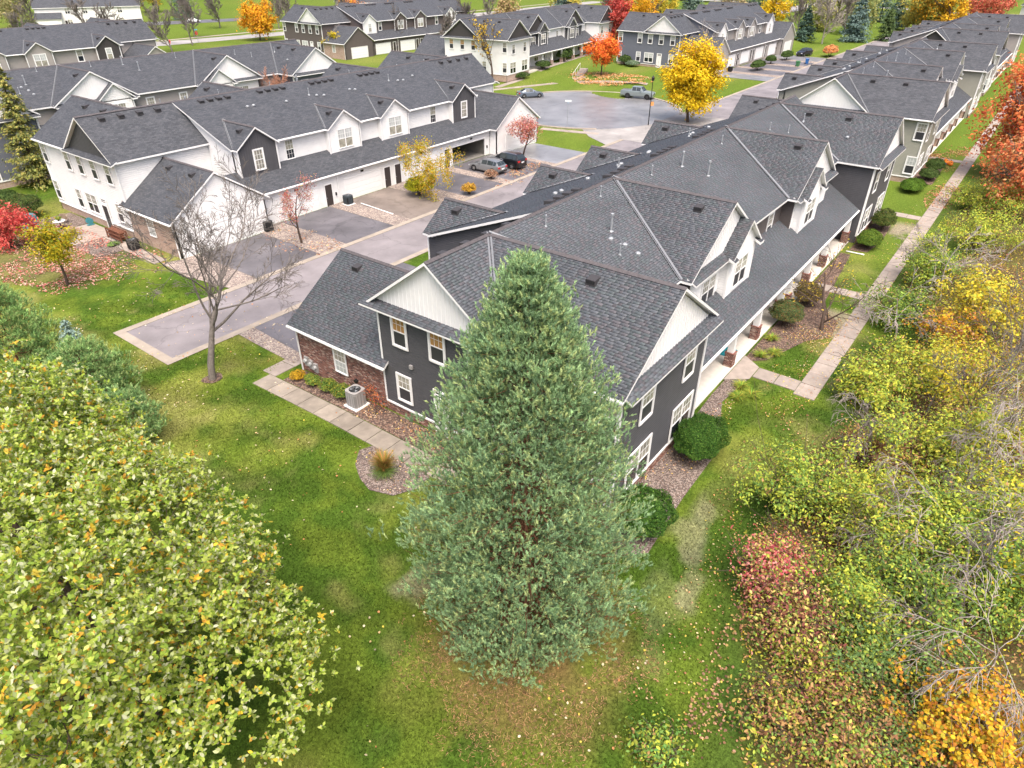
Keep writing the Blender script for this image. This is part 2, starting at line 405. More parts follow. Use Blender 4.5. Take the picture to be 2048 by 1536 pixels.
        ob = m.build(name, MT[{'white': 'white', 'dark': 'dark', 'dark_brown': 'dark_brown'}.get(col, lapn)], s.root); q = MB(); z = z0; lap = .15
        while z < z1-.01:
            e = min(z+lap, z1); A = span(poly, z+.003); Bq = span(poly, e-.003)
            if A and Bq:
                mz = z+(e-z)*.62; q.face([pt(A[0], z, .036), pt(A[1], z, .036), pt(A[1], mz, .03), pt(A[0], mz, .03)]); q.face([pt(A[0], mz, .03), pt(A[1], mz, .03), pt(Bq[1], e, .004), pt(Bq[0], e, .004)])
                q.face([pt(A[0], z, 0), pt(A[1], z, 0), pt(A[1], z, .04), pt(A[0], z, .04)])
            z += lap
        tag(q.build('siding_boards', ob.data.materials[0], ob), kind='stuff')
        return ob
    def bricks(s, ob, pt, poly):
        zs = [z for a, z in poly]; z = min(zs); row = 0; V = []; C = []
        while z < max(zs)-.03:
            A = span(poly, z+.03)
            if A:
                a = A[0]-(.11 if row % 2 else 0)
                while a < A[1]:
                    b0, b1 = max(a, A[0])+.008, min(a+.202, A[1]); a += .215
                    if b1-b0 < .03: continue
                    d = .012+random.random()*.005; z1 = z+.058
                    V.append([pt(b0, z, d), pt(b1, z, d), pt(b1, z1, d), pt(b0, z1, d), pt(b0, z, 0), pt(b1, z, 0), pt(b1, z1, 0), pt(b0, z1, 0)])
                    r = random.random(); g = random.uniform(.75, 1.2)
                    c = (.25, .125, .098) if r < .5 else ((.18, .095, .08) if r < .74 else ((.40, .29, .235) if r < .93 else (.12, .08, .07)))
                    C.append([x*g for x in c])
            z += .075; row += 1
        V = np.array([[tuple(x) for x in p] for p in V], dtype=np.float32); k = len(V); base = (np.arange(k)*8)[:, None]
        q = np.array([[0, 1, 2, 3, 4, 5, 1, 0, 3, 2, 6, 7, 4, 0, 3, 7, 1, 5, 6, 2]])
        me = mesh_np('bricks', V.reshape(-1, 3), (base+q).ravel(), np.arange(k*5)*4, np.repeat(np.array(C), 5, 0)); me.materials.append(MT['brick'])
        tag(link(bpy.data.objects.new('bricks', me), ob), kind='stuff')
    def orient(s, o, n):
        nn = s.D(*n); x = nn.cross(Vector((0, 0, 1))); return s.P(*o), math.atan2(x.y, x.x)
    def window(s, o, n, w, h, units=1, up='glass_mix', lo='screen', mun=1, casing=True):
        p, rz = s.orient(o, n); p = p+s.D(*n)*(.042 if s.lod == 2 else .004)
        if s.lod == 0: mun = min(mun, 1)
        fr, _ = window_mesh(w, h, casing, units, mun)
        ob = inst(fr, 'window', s.root, p, rz)
        inst(pane_mesh(w, h, 0, up), 'pane', ob); inst(pane_mesh(w, h, 1, lo), 'pane', ob)
        return ob
    def trimbox(s, a, b, name='trim_board', m='trim'):
        q = MB(); q.box(s.P(*a), s.P(*b)); return q.build(name, MT[m], s.root)
    def gdoor(s, o, n, w, h):
        k = (round(w, 2), round(h, 2))
        if k not in GCACHE: GCACHE[k] = garage_door_mesh(w, h)
        p, rz = s.orient(o, n); return inst(GCACHE[k], 'garage_door', s.root, p+s.D(*n)*.006, rz)
    def door(s, o, n, w=.95, h=2.1, m='door_dark', frame=True):
        p, rz = s.orient(o, n)
        q = MB(); q.box((-w/2, 0, 0), (w/2, .05, h))
        for x0, x1, z0, z1 in ((-.36, -.05, .2, .9), (.05, .36, .2, .9), (-.36, .36, 1.15, h-.2)):
            q.box((x0*w/.95, .05, z0), (x1*w/.95, .062, z1))
        ob = q.build('door', MT[m], s.root, p+s.D(*n)*.02); ob.rotation_euler = (0, 0, rz)
        f = MB(); f.box((-w/2-.1, 0, 0), (-w/2, .07, h+.1)); f.box((w/2, 0, 0), (w/2+.1, .07, h+.1)); f.box((-w/2, 0, h), (w/2, .07, h+.1))
        f.build('door_frame', MT['trim'], ob)
        k = MB(); k.box((w/2-.12, .05, 1.0), (w/2-.07, .12, 1.06)); k.build('handle', MT['metal'], ob)
        return ob
    def vent(s, u, v, slope_fn, n2, mesh):
        p = s.P(u, v, slope_fn(u, v)); o = inst(mesh, 'roof_vent', s.root, p); o.rotation_euler = (0, 0, math.atan2((s.D(*n2)).y, (s.D(*n2)).x)); return o
    # ---- the whole building
    def build(s):
        T = s.th; s.shpool = []; near = s.lod == 2
        W1, W2, GB, GM = T['end'], T['main'], T['gable_end'], T['gable_mid']
        # roofs ------------------------------------------------------------
        for q in (0, 1):                                          # near and far end block
            f = (lambda u: u) if q == 0 else (lambda u: LEN-u)
            s.slope([(f(-.35), 0, HR), (f(-.35), 4.35, HE), (f(B0), 4.35, HE), (f(B0), 0, HR)])
            s.slope([(f(-.35), -.0, HR), (f(-.35), -4.35, HE), (f(UA), 0, HR)])
            s.slope([(f(UA), 0, HR), (f(-.4), -4.4, HE), (f(-.4), -10.7, HE), (f(UA), -10.7, HR)])
            s.slope([(f(UA), 0, HR), (f(UA), -10.7, HR), (f(9.25), -10.7, HE), (f(9.25), -7.4, HE)])
            s.cap((f(-.35), 0, HR), (f(UA), 0, HR)); s.cap((f(UA), 0, HR), (f(UA), -10.7, HR))
            s.valley((f(-.35), -4.35, HE), (f(UA), 0, HR)); s.valley((f(9.25), -7.4, HE), (f(UA), 0, HR))
            # garage gable roof
            s.slope([(f(4.43), 3.9, 6.31), (f(4.43), 11.77, 6.31), (f(-.4), 11.77, 3.03), (f(-.4), 3.5, 3.03)])
            s.slope([(f(4.43), 3.9, 6.31), (f(4.43), 11.77, 6.31), (f(9.26), 11.77, 3.03), (f(9.26), 3.9, 3.03)], shing=False)
            s.cap((f(4.43), 3.95, 6.31), (f(4.43), 11.77, 6.31))
            # pent roofs under the gables
            s.slope([(f(.02), 4.7, HE+.16), (f(.02), -4.5, HE+.16), (f(-.55), -4.5, HE-.12), (f(-.55), 4.7, HE-.12)], name='pent_roof', th=.1)
            s.slope([(f(-.2), -10.38, HE+.16), (f(9.15), -10.38, HE+.16), (f(9.15), -11.0, HE-.16), (f(-.2), -11.0, HE-.16)], name='pent_roof', th=.1)
            # walls
            sg = -1 if q == 0 else 1
            s.wall((f(0), 0, 0), (0, 1), (sg, 0), [(-10.4, -.6), (3.95, -.6), (3.95, .6), (-10.4, .6)], 'brick', W1)
            s.wall((f(.03), 0, 0), (0, 1), (sg, 0), [(-10.4, .6), (3.95, .6), (3.95, HE-.1), (-10.4, HE-.1)], 'lap', W1)
            s.wall((f(0), 0, 0), (0, 1), (sg, 0), [(-4.1, HE+.1), (4.1, HE+.1), (0, HR-.16)], 'bb', GB, 'gable')
            s.wall((f(0), -10.4, 0), (1 if q == 0 else -1, 0), (0, -1), [(0, -.6), (B0, -.6), (B0, .6), (0, .6)], 'brick', W1)
            s.wall((f(0), -10.37, 0), (1 if q == 0 else -1, 0), (0, -1), [(0, .6), (B0, .6), (B0, HE-.1), (0, HE-.1)], 'lap', W1)
            s.wall((f(0), -10.4, 0), (1 if q == 0 else -1, 0), (0, -1), [(UA-4.2, HE+.1), (UA+4.2, HE+.1), (UA, HR-.16)], 'bb', T['gable_front'], 'gable')
            s.wall((f(B0), 0, 0), (0, 1), (-sg, 0), [(-10.4, -.6), (-6.9, -.6), (-6.9, HE-.1), (-10.4, HE-.1)], 'lap', W1)
            s.wall((f(0), 3.95, 0), (1 if q == 0 else -1, 0), (0, 1), [(0, 2.6), (B0, 2.6), (B0, HE-.1), (0, HE-.1)], 'lap', W1)
            s.wall((f(0), 0, 0), (0, 1), (sg, 0), [(3.98, -.6), (11.5, -.6), (11.5, 2.98), (3.98, 2.98)], 'brick', W1)
            s.wall((f(0), 11.5, 0), (1 if q == 0 else -1, 0), (0, 1), [(0, -.6), (8.86, -.6), (8.86, 3.0), (4.43, 6.1), (0, 3.0)], 'lap', T['rear'], 'garage_gable')
            s.wall((f(8.86), 0, 0), (0, 1), (-sg, 0), [(10.4, -.6), (11.5, -.6), (11.5, 2.9), (10.4, 2.9)], 'lap', T['rear'])
            # gable end of the main body
            s.wall((f(B0), 0, 0), (0, 1), (sg, 0), [(-6.9, 2), (7.9, 2), (7.9, HE+.02), (0, HR-.16), (-6.9, HE+.02)], 'lap', T['rake'])
            # trim
            for a, b in (((f(-.02), 3.9, .6), (f(.1), 4.02, HE-.12)), ((f(-.045), -10.45, .6), (f(.1), -10.3, HE-.12)), ((f(B0-.1), -10.46, .6), (f(B0+.05), -10.3, HE-.12))): s.trimbox(a, b, 'corner_board')
            s.trimbox((f(-.07), -10.44, .58), (f(.02), 3.93, .68), 'sill_board'); s.trimbox((f(.03), -10.47, .58), (f(B0+.02), -10.38, .68), 'sill_board')
            s.gdoor((f(4.43), 11.5, -.28), (0, 1), 4.9, 2.25)
            s.trimbox((f(1.83), 11.5, -.3), (f(1.93), 11.55, 2.08), 'door_frame'); s.trimbox((f(6.93), 11.5, -.3), (f(7.03), 11.55, 2.08), 'door_frame'); s.trimbox((f(1.83), 11.5, 2.0), (f(7.03), 11.56, 2.12), 'door_frame')
        # main body
        s.slope([(B0-.35, 0, HR), (B0-.35, 8.31, HE), (LEN-B0+.35, 8.31, HE), (LEN-B0+.35, 0, HR)])
        s.cap((B0-.35, 0, HR), (LEN-B0+.35, 0, HR)); s.cap((UA, 0, HR), (B0-.35, 0, HR)); s.cap((LEN-B0+.35, 0, HR), (UF, 0, HR))
        hv = -7.4
        s.slope([(UA, 0, HR), (UM1, 0, HR), (UM1-5, hv, HE), (9.25, hv, HE)])
        s.slope([(UM1, 0, HR), (UM2, 0, HR), (UM2-5, hv, HE), (UM1+5, hv, HE)])
        s.slope([(UM2, 0, HR), (UF, 0, HR), (LEN-9.25, hv, HE), (UM2+5, hv, HE)])
        for mm in (UM1, UM2):
            s.slope([(mm, 0, HR), (mm, -8.05, HR), (mm-5, -8.05, HE), (mm-5, hv, HE)])
            s.slope([(mm, 0, HR), (mm, -8.05, HR), (mm+5, -8.05, HE), (mm+5, hv, HE)])
            s.cap((mm, 0, HR), (mm, -8.05, HR)); s.valley((mm-5, hv, HE), (mm, 0, HR)); s.valley((mm+5, hv, HE), (mm, 0, HR))
            s.wall((mm, -7.75, 0), (1, 0), (0, -1), [(-4.4, HE+.1), (4.4, HE+.1), (0, HR-.17)], 'bb', GM, 'gable')
            k = 1 if mm == UM1 else -1
            s.slope([(mm-4.9, -7.72, HE+.16), (mm+4.9, -7.72, HE+.16), (mm+4.9, -8.3, HE-.14), (mm-4.9, -8.3, HE-.14)], name='pent_roof', th=.1)
            s.wall((mm, -7.75, 0), (1, 0), (0, -1), [(-4.4, 3.5), (4.4, 3.5), (4.4, HE), (-4.4, HE)], 'lap', GM)
            for e in (-1, 1): s.wall((mm+4.4*e, 0, 0), (0, 1), (e, 0), [(-7.75, 3.5), (-6.9, 3.5), (-6.9, HE-.05), (-7.75, HE-.05)], 'lap', W2)
            # bay with its own small gable
            ub = mm+1.95*k
            s.wall((ub, -8.3, 0), (1, 0), (0, -1), [(-2.0, 3.7), (2.0, 3.7), (2.0, 6.75), (0, 8.3), (-2.0, 6.75)], 'lap', GM, 'bay_wall')
            for e in (-1, 1):
                s.wall((ub+2.0*e, 0, 0), (0, 1), (e, 0), [(-8.3, 3.7), (-7.75, 3.7), (-7.75, 6.75), (-8.3, 6.75)], 'lap', GM)
                s.slope([(ub, -8.62, 8.48), (ub, -3.6, 8.48), (ub+2.35*e, -6.6, 6.62), (ub+2.35*e, -8.62, 6.62)], name='bay_roof', th=.14)
                s.trimbox((ub+2.0*e-.08, -8.36, 4.0), (ub+2.0*e+.06, -8.24, 6.7), 'corner_board')
                # eave return
                s.slope([(ub+2.4*e, -8.32, 6.78), (ub+1.75*e, -8.32, 6.78), (ub+1.75*e, -8.75, 6.56), (ub+2.4*e, -8.75, 6.56)], name='eave_return', th=.16, shing=False)
            s.window((ub, -8.3, 4.35), (0, -1), 1.9, 1.75, 2, T['up'], 'screen')
            s.window((mm-1.6*k, -7.75, 4.2), (0, -1), 1.9, 1.6, 2, T['up'], 'screen')
        # front wall between the gables and under the porch
        s.wall((0, -6.9, 0), (1, 0), (0, -1), [(B0, 3.2), (LEN-B0, 3.2), (LEN-B0, HE-.05), (B0, HE-.05)], 'lap', W2)
        s.wall((0, -6.9, 0), (1, 0), (0, -1), [(B0, -.6), (LEN-B0, -.6), (LEN-B0, 3.2), (B0, 3.2)], 'lap', 'white', 'porch_wall')
        for u in (23.6, 28.1): s.window((u, -6.9, 4.3), (0, -1), .95, 1.7, 1, T['up'], 'screen')
        # porch
        s.slope([(9.0, -6.9, 4.9), (LEN-9.0, -6.9, 4.9), (LEN-9.0, -10.05, 3.0), (9.0, -10.05, 3.0)], name='porch_roof')
        s.trimbox((9.0, -6.95, .02-.3), (LEN-9.0, -9.95, .06), 'porch_floor', 'offwhite')
        s.trimbox((9.0, -9.72, 2.62), (LEN-9.0, -9.5, 2.86), 'porch_beam')
        for u in (9.35, 16.2, 20.6, 25.3, 26.8, 31.4, 35.9, LEN-9.35):
            c = MB(); c.hexa([s.P(u+a, -9.6+b, .98) for a, b in ((-.2, -.2), (.2, -.2), (.2, .2), (-.2, .2))]+[s.P(u+a, -9.6+b, 2.7) for a, b in ((-.15, -.15), (.15, -.15), (.15, .15), (-.15, .15))])
            co = c.build('porch_column', MT['trim'], s.root)
            for n_, (o_, sd_) in (((0, -1), ((u-.27, -9.87, 0), (1, 0))), ((-1, 0), ((u-.27, -9.87, 0), (0, 1))), ((1, 0), ((u+.27, -9.87, 0), (0, 1)))):
                if s.lod == 2 or n_ == (0, -1) or n_ == (-1, 0):
                    s.wall(o_, sd_, n_, [(0, .02), (.54, .02), (.54, .98), (0, .98)], 'brick', W1, 'column_base')
            s.trimbox((u-.3, -9.9, .98), (u+.3, -9.3, 1.03), 'column_cap', 'brickcap')
        for u in (14.2, 24.0, 28.2, 37.8): s.door((u, -6.9, .06), (0, -1), .95, 2.1, 'trim')
        for u in (11.6, 18.4, 21.6, 30.6, 33.8, 40.2): s.window((u, -6.9, .9), (0, -1), 1.6, 1.6, 2, T['up'], 'glass_dark')
        # rear: upper wall, dormers, shed roof over the garages
        s.wall((0, 7.9, 0), (1, 0), (0, 1), [(B0, 2.8), (LEN-B0, 2.8), (LEN-B0, HE), (B0, HE)], 'lap', T['rear'])
        for u, hw, vw, ap, c, kd in ((11.0, 2.1, 8.6, 8.42, T['dormer'], 'bb'), (21.6, 2.1, 8.45, 8.3, T['rear'], 'lap'), (28.85, 2.1, 8.45, 8.3, T['rear'], 'lap'), (LEN-11.6, 2.1, 8.6, 8.42, T['dormer'], 'bb')):
            vin = HR-ap; vin = vin/(HR-HE)*8.31-.15; ov = vw+.3
            for e in (-1, 1):
                s.slope([(u, vin, ap), (u, ov, ap), (u+2.3*e, ov, HE-.02), (u+2.3*e, 8.1 if vw > 8.3 else 8.3, HE-.02)], name='dormer_roof', th=.14)
                s.valley((u+2.2*e, 8.2, HE+.02), (u, vin+.1, ap))
            s.cap((u, vin, ap), (u, ov, ap))
            s.wall((u, vw, 0), (1, 0), (0, 1), [(-hw, HE-.06), (hw, HE-.06), (0, ap-.16)], kd, c, 'gable')
            if vw > 8.3:
                if vw < 8.5: s.window((u, vw, 4.6), (0, 1), 1.9, 1.8, 2, 'glass_sky', 'glass_mix', 1, casing=T['rear'] != 'white')
                s.wall((u, vw, 0), (1, 0), (0, 1), [(-hw, 3.9), (hw, 3.9), (hw, HE-.06), (-hw, HE-.06)], kd, c, 'dormer_wall')
                for e in (-1, 1):
                    s.wall((u+hw*e, 0, 0), (0, 1), (e, 0), [(7.9, 3.9), (vw, 3.9), (vw, HE), (7.9, HE)], 'lap', T['rear']); s.trimbox((u+hw*e-.07, vw-.05, 4.2), (u+hw*e+.05, vw+.05, HE), 'corner_board')
                if vw > 8.5: s.window((u, vw, 4.6), (0, 1), .95, 1.75, 1, T['up2'], 'glass_mix', 2)
            else: s.window((u, 7.9, 4.6), (0, 1), 1.9, 1.8, 2, 'glass_sky', 'glass_mix', 1, casing=T['rear'] != 'white')
        for u in (15.0, 35.6): s.window((u, 7.9, 4.65), (0, 1), .95, 1.75, 1, 'glass_mix', 'glass_dark', 2, casing=T['rear'] != 'white')
        s.slope([(6.2, 7.85, 4.62), (LEN-6.2, 7.85, 4.62), (LEN-6.2, 10.72, 3.0), (6.2, 10.72, 3.0)], name='garage_roof')
        op = T.get('open')
        v = 10.35
        if op:      # one garage stands open: the wall is built round the opening
            for a, b, c, d in ((B0, op[0], -.6, 2.95), (op[1], LEN-B0, -.6, 2.95), (op[0], op[1], 1.98, 2.95)):
                s.wall((0, v, 0), (1, 0), (0, 1), [(a, c), (b, c), (b, d), (a, d)], 'lap', T['rear'], 'garage_wall')
            q = MB(); a, b = op
            for P4 in ([(a-.3, 5.2, -.3), (b+.3, 5.2, -.3), (b+.3, 5.2, 2.6), (a-.3, 5.2, 2.6)], [(a-.3, 5.2, -.3), (a-.3, v-.13, -.3), (a-.3, v-.13, 2.6), (a-.3, 5.2, 2.6)], [(b+.3, 5.2, -.3), (b+.3, v-.13, -.3), (b+.3, v-.13, 2.6), (b+.3, 5.2, 2.6)], [(a-.3, 5.2, 2.6), (b+.3, 5.2, 2.6), (b+.3, v-.13, 2.6), (a-.3, v-.13, 2.6)], [(a-.3, 5.2, .0), (b+.3, 5.2, .0), (b+.3, v+.05, -.08), (a-.3, v+.05, -.08)]):
                q.face([s.P(*p) for p in P4])
            q.build('garage_interior', MT['interior'], s.root)
        else: s.wall((0, v, 0), (1, 0), (0, 1), [(B0, -.6), (LEN-B0, -.6), (LEN-B0, 2.95), (B0, 2.95)], 'lap', T['rear'], 'garage_wall')
        for c, dn in ((13.2, 0), (21.7, 0), (30.7, 0), (39.6, 1)):
            if op and dn: 
                for a in (op[0]-.1, op[1]): s.trimbox((a, v, -.3), (a+.1, v+.05, 2.08), 'door_frame')
                s.trimbox((op[0]-.1, v, 1.98), (op[1]+.1, v+.06, 2.1), 'door_frame')
            else:
                s.gdoor((c, v, -.28), (0, 1), 4.9, 2.25)
                for a in (c-2.56, c+2.46): s.trimbox((a, v, -.3), (a+.1, v+.05, 2.08), 'door_frame')
                s.trimbox((c-2.56, v, 2.0), (c+2.56, v+.06, 2.12), 'door_frame')
            s.trimbox((c-.2, v, 2.3), (c+.2, v+.03, 2.5), 'number_plate', 'black')
        for u in (17.0, 25.2, 26.8, 35.0): s.door((u, v, -.28), (0, 1), .85, 2.3, 'door_dark')
        for u in (17.9, 42.6): s.trimbox((u-.06, v, .75), (u+.06, v+.14, 1.05), 'wall_lamp', 'black')
        # end wall windows, by the near end (local -u face)
        for vv in (2.4, -.2, -2.75, -5.2, -9.9): s.window((0, vv, 4.62), (-1, 0), .92, 1.66, 1, T['up2'] if vv > -6 else 'glass_mix', 'screen')
        for vv in (-9.9, -5.25): s.window((0, vv, 1.05), (-1, 0), .92, 1.7, 1, T['up'], 'screen')
        s.window((0, -2.75, 1.05), (-1, 0), 1.95, 1.7, 2, T['up2'], 'glass_dark')
        s.window((0, 2.4, 1.2), (-1, 0), .92, 1.55, 1, T['up'], 'screen')
        s.door((0, -.3, 0.0), (-1, 0), .9, 2.15, T.get('door', 'trim'))
        s.window((0, -.3, 2.4), (-1, 0), .9, .35, 1, 'glass_dark', 'glass_dark', 0)
        s.window((-0.012, 7.6, 1.05), (-1, 0), 1.0, 1.5, 1, 'glass_mix', 'glass_sky', 2, casing=False)
        for u in (6.95, 2.3): s.window((u, -10.4, .75), (0, -1), 2.2, 1.9, 2, T['up'], 'glass_dark')
        for u in (6.95, 2.5): s.window((u, -10.4, 4.2), (0, -1), 1.1, 1.6, 1, T['up'], 'screen')
        for u in (LEN-6.95, LEN-2.3): s.window((u, -10.4, .75), (0, -1), 2.2, 1.9, 2, T['up'], 'glass_dark'); s.window((u, -10.4, 4.2), (0, -1), 1.1, 1.6, 1, T['up'], 'screen')
        # roof vents
        s.vents()
        # gutters, downspouts
        def gut(a, b, name='gutter'):
            q = MB(); A, Bv = s.P(*a), s.P(*b); q.tube([A, Bv], .062, 4); q.build(name, MT['trim'], s.root)
        gut((B0, 8.36, HE-.09), (LEN-B0, 8.36, HE-.09)); gut((9.3, 10.78, 2.9), (LEN-9.3, 10.78, 2.9)); gut((9.0, -10.11, 2.9), (LEN-9.0, -10.11, 2.9))
        gut((-.46, 3.5, 2.94), (-.46, 11.75, 2.94)); gut((-.46, -4.4, HE-.08), (-.46, -10.7, HE-.08))
        for u, vv, z1 in ((-.1, 11.4, 2.9), (18.25, 10.45, 2.9), (34.2, 10.45, 2.9), (9.4, -9.95, 2.8)):
            q = MB(); q.tube([s.P(u, vv, z1), s.P(u, vv, -.2)], .05, 4); q.build('downspout', MT['trim'], s.root)
        if near: s.flush_shingles()
    def vents(s):
        if 'vent' not in GCACHE:
            q = MB(); q.hexa([(-.26, -.25, -.1), (.30, -.25, -.22), (.30, .25, -.22), (-.26, .25, -.1), (-.20, -.24, .12), (.29, -.24, .05), (.29, .24, .05), (-.20, .24, .12)])
            q.mi = 1; q.box((.301, -.22, -.13), (.308, .22, .03)); GCACHE['vent'] = q.mesh('roof_vent', [MT['ventgrey'], MT['ventdark']])
            q = MB(); q.lathe([(.14, -.12), (.06, .05), (.04, .06), (.04, .55), (.062, .55), (.062, .62), (.02, .64)], 10); GCACHE['pipe'] = q.mesh('vent_pipe', MT['metal'], smooth=False)
            q = MB(); q.lathe([(.17, -.02), (.10, .03), (.065, .05), (.065, .85), (.10, .87), (.10, 1.0), (.03, 1.04)], 12); GCACHE['flue'] = q.mesh('flue_pipe', MT['metal'])
            q = MB(); q.lathe([(.16, -.05), (.16, .05), (.12, .1), (.04, .13)], 10); GCACHE['cap'] = q.mesh('dome_vent', MT['metal'])
        sr = lambda u, v: HR-(HR-HE)/8.31*v+.07
        se = lambda u, v: HR-(HR-HE)/4.35*v+.07
        us = [11.0, 11.95, 12.9, 13.85, 17.6, 18.55, 19.5, 20.4, 24.2, 25.1, 26.0, 26.9, 31.2, 32.1, 33.0, 33.9]
        for u in us: s.vent(u, .75, sr, (0, 1), GCACHE['vent'])
        for u in (1.6, 3.3, 5.0, 6.7, LEN-6.7, LEN-5, LEN-3.3, LEN-1.6): s.vent(u, .55, se, (0, 1), GCACHE['vent'])
        sy = lambda u, v: HR-(HR-HE)/4.8*abs(u-UA)+.07
        for v in (-3.2, -6.6): s.vent(UA-.75, v, sy, (-1, 0), GCACHE['vent'])
        sf = lambda u, v: HR-(HR-HE)/4.8*abs(u-UF)+.07
        for v in (-3.2, -6.6): s.vent(UF-.75, v, sf, (-1, 0), GCACHE['vent'])
        for mm in (UM1, UM2): s.vent(mm-.8, -6.2, lambda u, v: HR-(HR-HE)/5*abs(u-mm)+.07, (-1, 0), GCACHE['vent'])
        for u in (11.0, LEN-11.6): s.vent(u-.6, 7.4, lambda u_, v_: 8.42-.73*.6+.06, (-1, 0), GCACHE['vent'])
        for u in (21.6, 28.85): s.vent(u-.6, 7.2, lambda u_, v_: 8.3-.68*.6+.06, (-1, 0), GCACHE['vent'])
        if s.lod == 0: return
        for v in (6.0, 9.6): s.vent(3.75, v, lambda u_, v_: 6.31-.68*.7+.06, (-1, 0), GCACHE['vent'])
        sm = lambda u, v: HR+(HR-HE)/7.4*v
        def pipe(u, v, fn, kind): inst(GCACHE[kind], {'pipe': 'vent_pipe', 'flue': 'flue_pipe', 'cap': 'dome_vent'}[kind], s.root, s.P(u, v, fn(u, v)))
        for u, v, k in ((8.0, -1.0, 'pipe'), (11.6, -3.0, 'flue'), (10.2, -4.4, 'pipe'), (11.3, -4.1, 'cap'), (11.4, -4.9, 'cap'), (10.9, -3.4, 'cap'), (14.0, -.8, 'pipe'),
                        (20.2, -1.0, 'pipe'), (24.0, -1.4, 'flue'), (25.2, -2.9, 'flue'), (31.4, -1.2, 'pipe'), (40.0, -2.0, 'pipe'), (42.0, -3.0, 'pipe')): pipe(u, v, sm, k)
        for u, v, k in ((14.6, 2.8, 'cap'), (15.3, 2.8, 'cap'), (19.0, 3.1, 'cap'), (23.0, 3.0, 'cap'), (23.8, 3.2, 'cap'), (27.6, 3.0, 'cap'), (28.2, 3.2, 'cap'), (35.1, 3.0, 'cap'), (35.9, 3.1, 'cap'), (38.0, 2.6, 'cap'), (22.3, 2.6, 'pipe'), (34.0, 2.6, 'pipe')): pipe(u, v, sr, k)
        pipe(LEN-4.0-2, -3.0, sf, 'pipe'); pipe(LEN-4.42-2.6, -7.2, sf, 'cap')
MT['mortar'] = mat('brick_mortar', (.50, .44, .39), .95, .1, noise=.1, nscale=5)
MT['brick'] = mat('red_brick', (1, 1, 1), .85, .2, attr=True, noise=.15, nscale=30)
MT['brickcap'] = mat('brick_cap', (.22, .10, .08), .85, .2, noise=.2, nscale=12)
TH = dict
House('dark_townhouse_row', 'long charcoal townhouse row behind the big pine, white gables and brick garage end', 20.92, 20.49, 1,
      TH(end='dark', main='dark_brown', rake='dark', rear='dark', gable_end='white', gable_mid='white', gable_front='white', dormer='dark', up='glass_mix', up2='glass_amber'), lod=2)
House('white_townhouse_row', 'long white townhouse row with dark dormers and garages facing the alley', 26.21, 66.16, -1,
      TH(end='white', main='white', rake='white', rear='white', gable_end='dark', gable_mid='dark', gable_front='dark', dormer='dark', up='glass_mix', up2='glass_mix', open=(36.0, 42.2), door='glass_dark'), lod=1, z0=-.2)
House('sage_townhouse_row', 'grey green townhouse row with white gables, next beyond the charcoal row', 87.0, 20.3, 1,
      TH(end='sage', main='taupe', rake='sage', rear='sage', gable_end='white', gable_mid='white', gable_front='white', dormer='dark', up='glass_sky', up2='glass_sky'), lod=1)
House('taupe_townhouse_row', 'farthest townhouse row of the right hand line with a dark end gable', 153.1, 20.9, 1,
      TH(end='taupe', main='taupe', rake='taupe', rear='taupe', gable_end='slate', gable_mid='dark', gable_front='dark', dormer='dark', up='glass_sky', up2='glass_sky'), lod=0)
House('slate_townhouse_row', 'dark slate townhouse row with white gables right behind the white row', 22.0, 98.8, 1,
      TH(end='slate', main='taupe', rake='slate', rear='slate', gable_end='white', gable_mid='white', gable_front='white', dormer='white', up='glass_mix', up2='glass_mix'), lod=1, z0=-.2)
House('grey_townhouse_row', 'taupe grey townhouse row with charcoal dormers at the far left', 24.0, 148.9, -1,
      TH(end='taupe', main='taupe', rake='taupe', rear='taupe', gable_end='white', gable_mid='white', gable_front='white', dormer='dark', up='glass_sky', up2='glass_sky'), lod=0)
House('brown_townhouse_row', 'dark brown townhouse row with a white end gable, partly behind bare trees', 115.5, 147.0, -1,
      TH(end='dark_brown', main='dark_brown', rake='dark_brown', rear='dark_brown', gable_end='white', gable_mid='white', gable_front='white', dormer='white', up='glass_sky', up2='glass_sky'), lod=0)
House('pale_townhouse_row', 'white townhouse row with brown gables and a long porch beyond the turning circle', 112.5, 97.2, 1,
      TH(end='white', main='white', rake='white', rear='white', gable_end='dark', gable_mid='dark', gable_front='dark', dormer='dark', up='glass_mix', up2='glass_amber'), lod=0, rot=R(7.0), z0=.4)
House('blue_grey_townhouse_row', 'blue grey townhouse row with white end gable and white garage doors behind the yellow tree', 145.0, 69.8, -1,
      TH(end='slate', main='slate', rake='slate', rear='taupe', gable_end='white', gable_mid='white', gable_front='white', dormer='white', up='glass_sky', up2='glass_sky'), lod=0, z0=.35)
# ------------------------------------------------------------------ ground
_lat = rng.random((256, 256)).astype(np.float32)
def vnoise(x, y, s, seed=0):
    x = np.asarray(x)/s+seed*17.31; y = np.asarray(y)/s+seed*9.77
    xi = np.floor(x).astype(int); yi = np.floor(y).astype(int); fx = x-xi; fy = y-yi
    fx = fx*fx*(3-2*fx); fy = fy*fy*(3-2*fy); g = lambda a, b: _lat[a % 256, b % 256]
    return (g(xi, yi)*(1-fx)+g(xi+1, yi)*fx)*(1-fy)+(g(xi, yi+1)*(1-fx)+g(xi+1, yi+1)*fx)*fy
def fbm(x, y, s, o=4, seed=0):
    t = 0; a = .5; n = 0
    for k in range(o): t = t+a*vnoise(x, y, s/2**k, seed+k); n += a; a *= .55
    return t/n
def sstep(a, b, x): t = np.clip((x-a)/(b-a), 0, 1); return t*t*(3-2*t)
PINE = (13.95, 9.9)
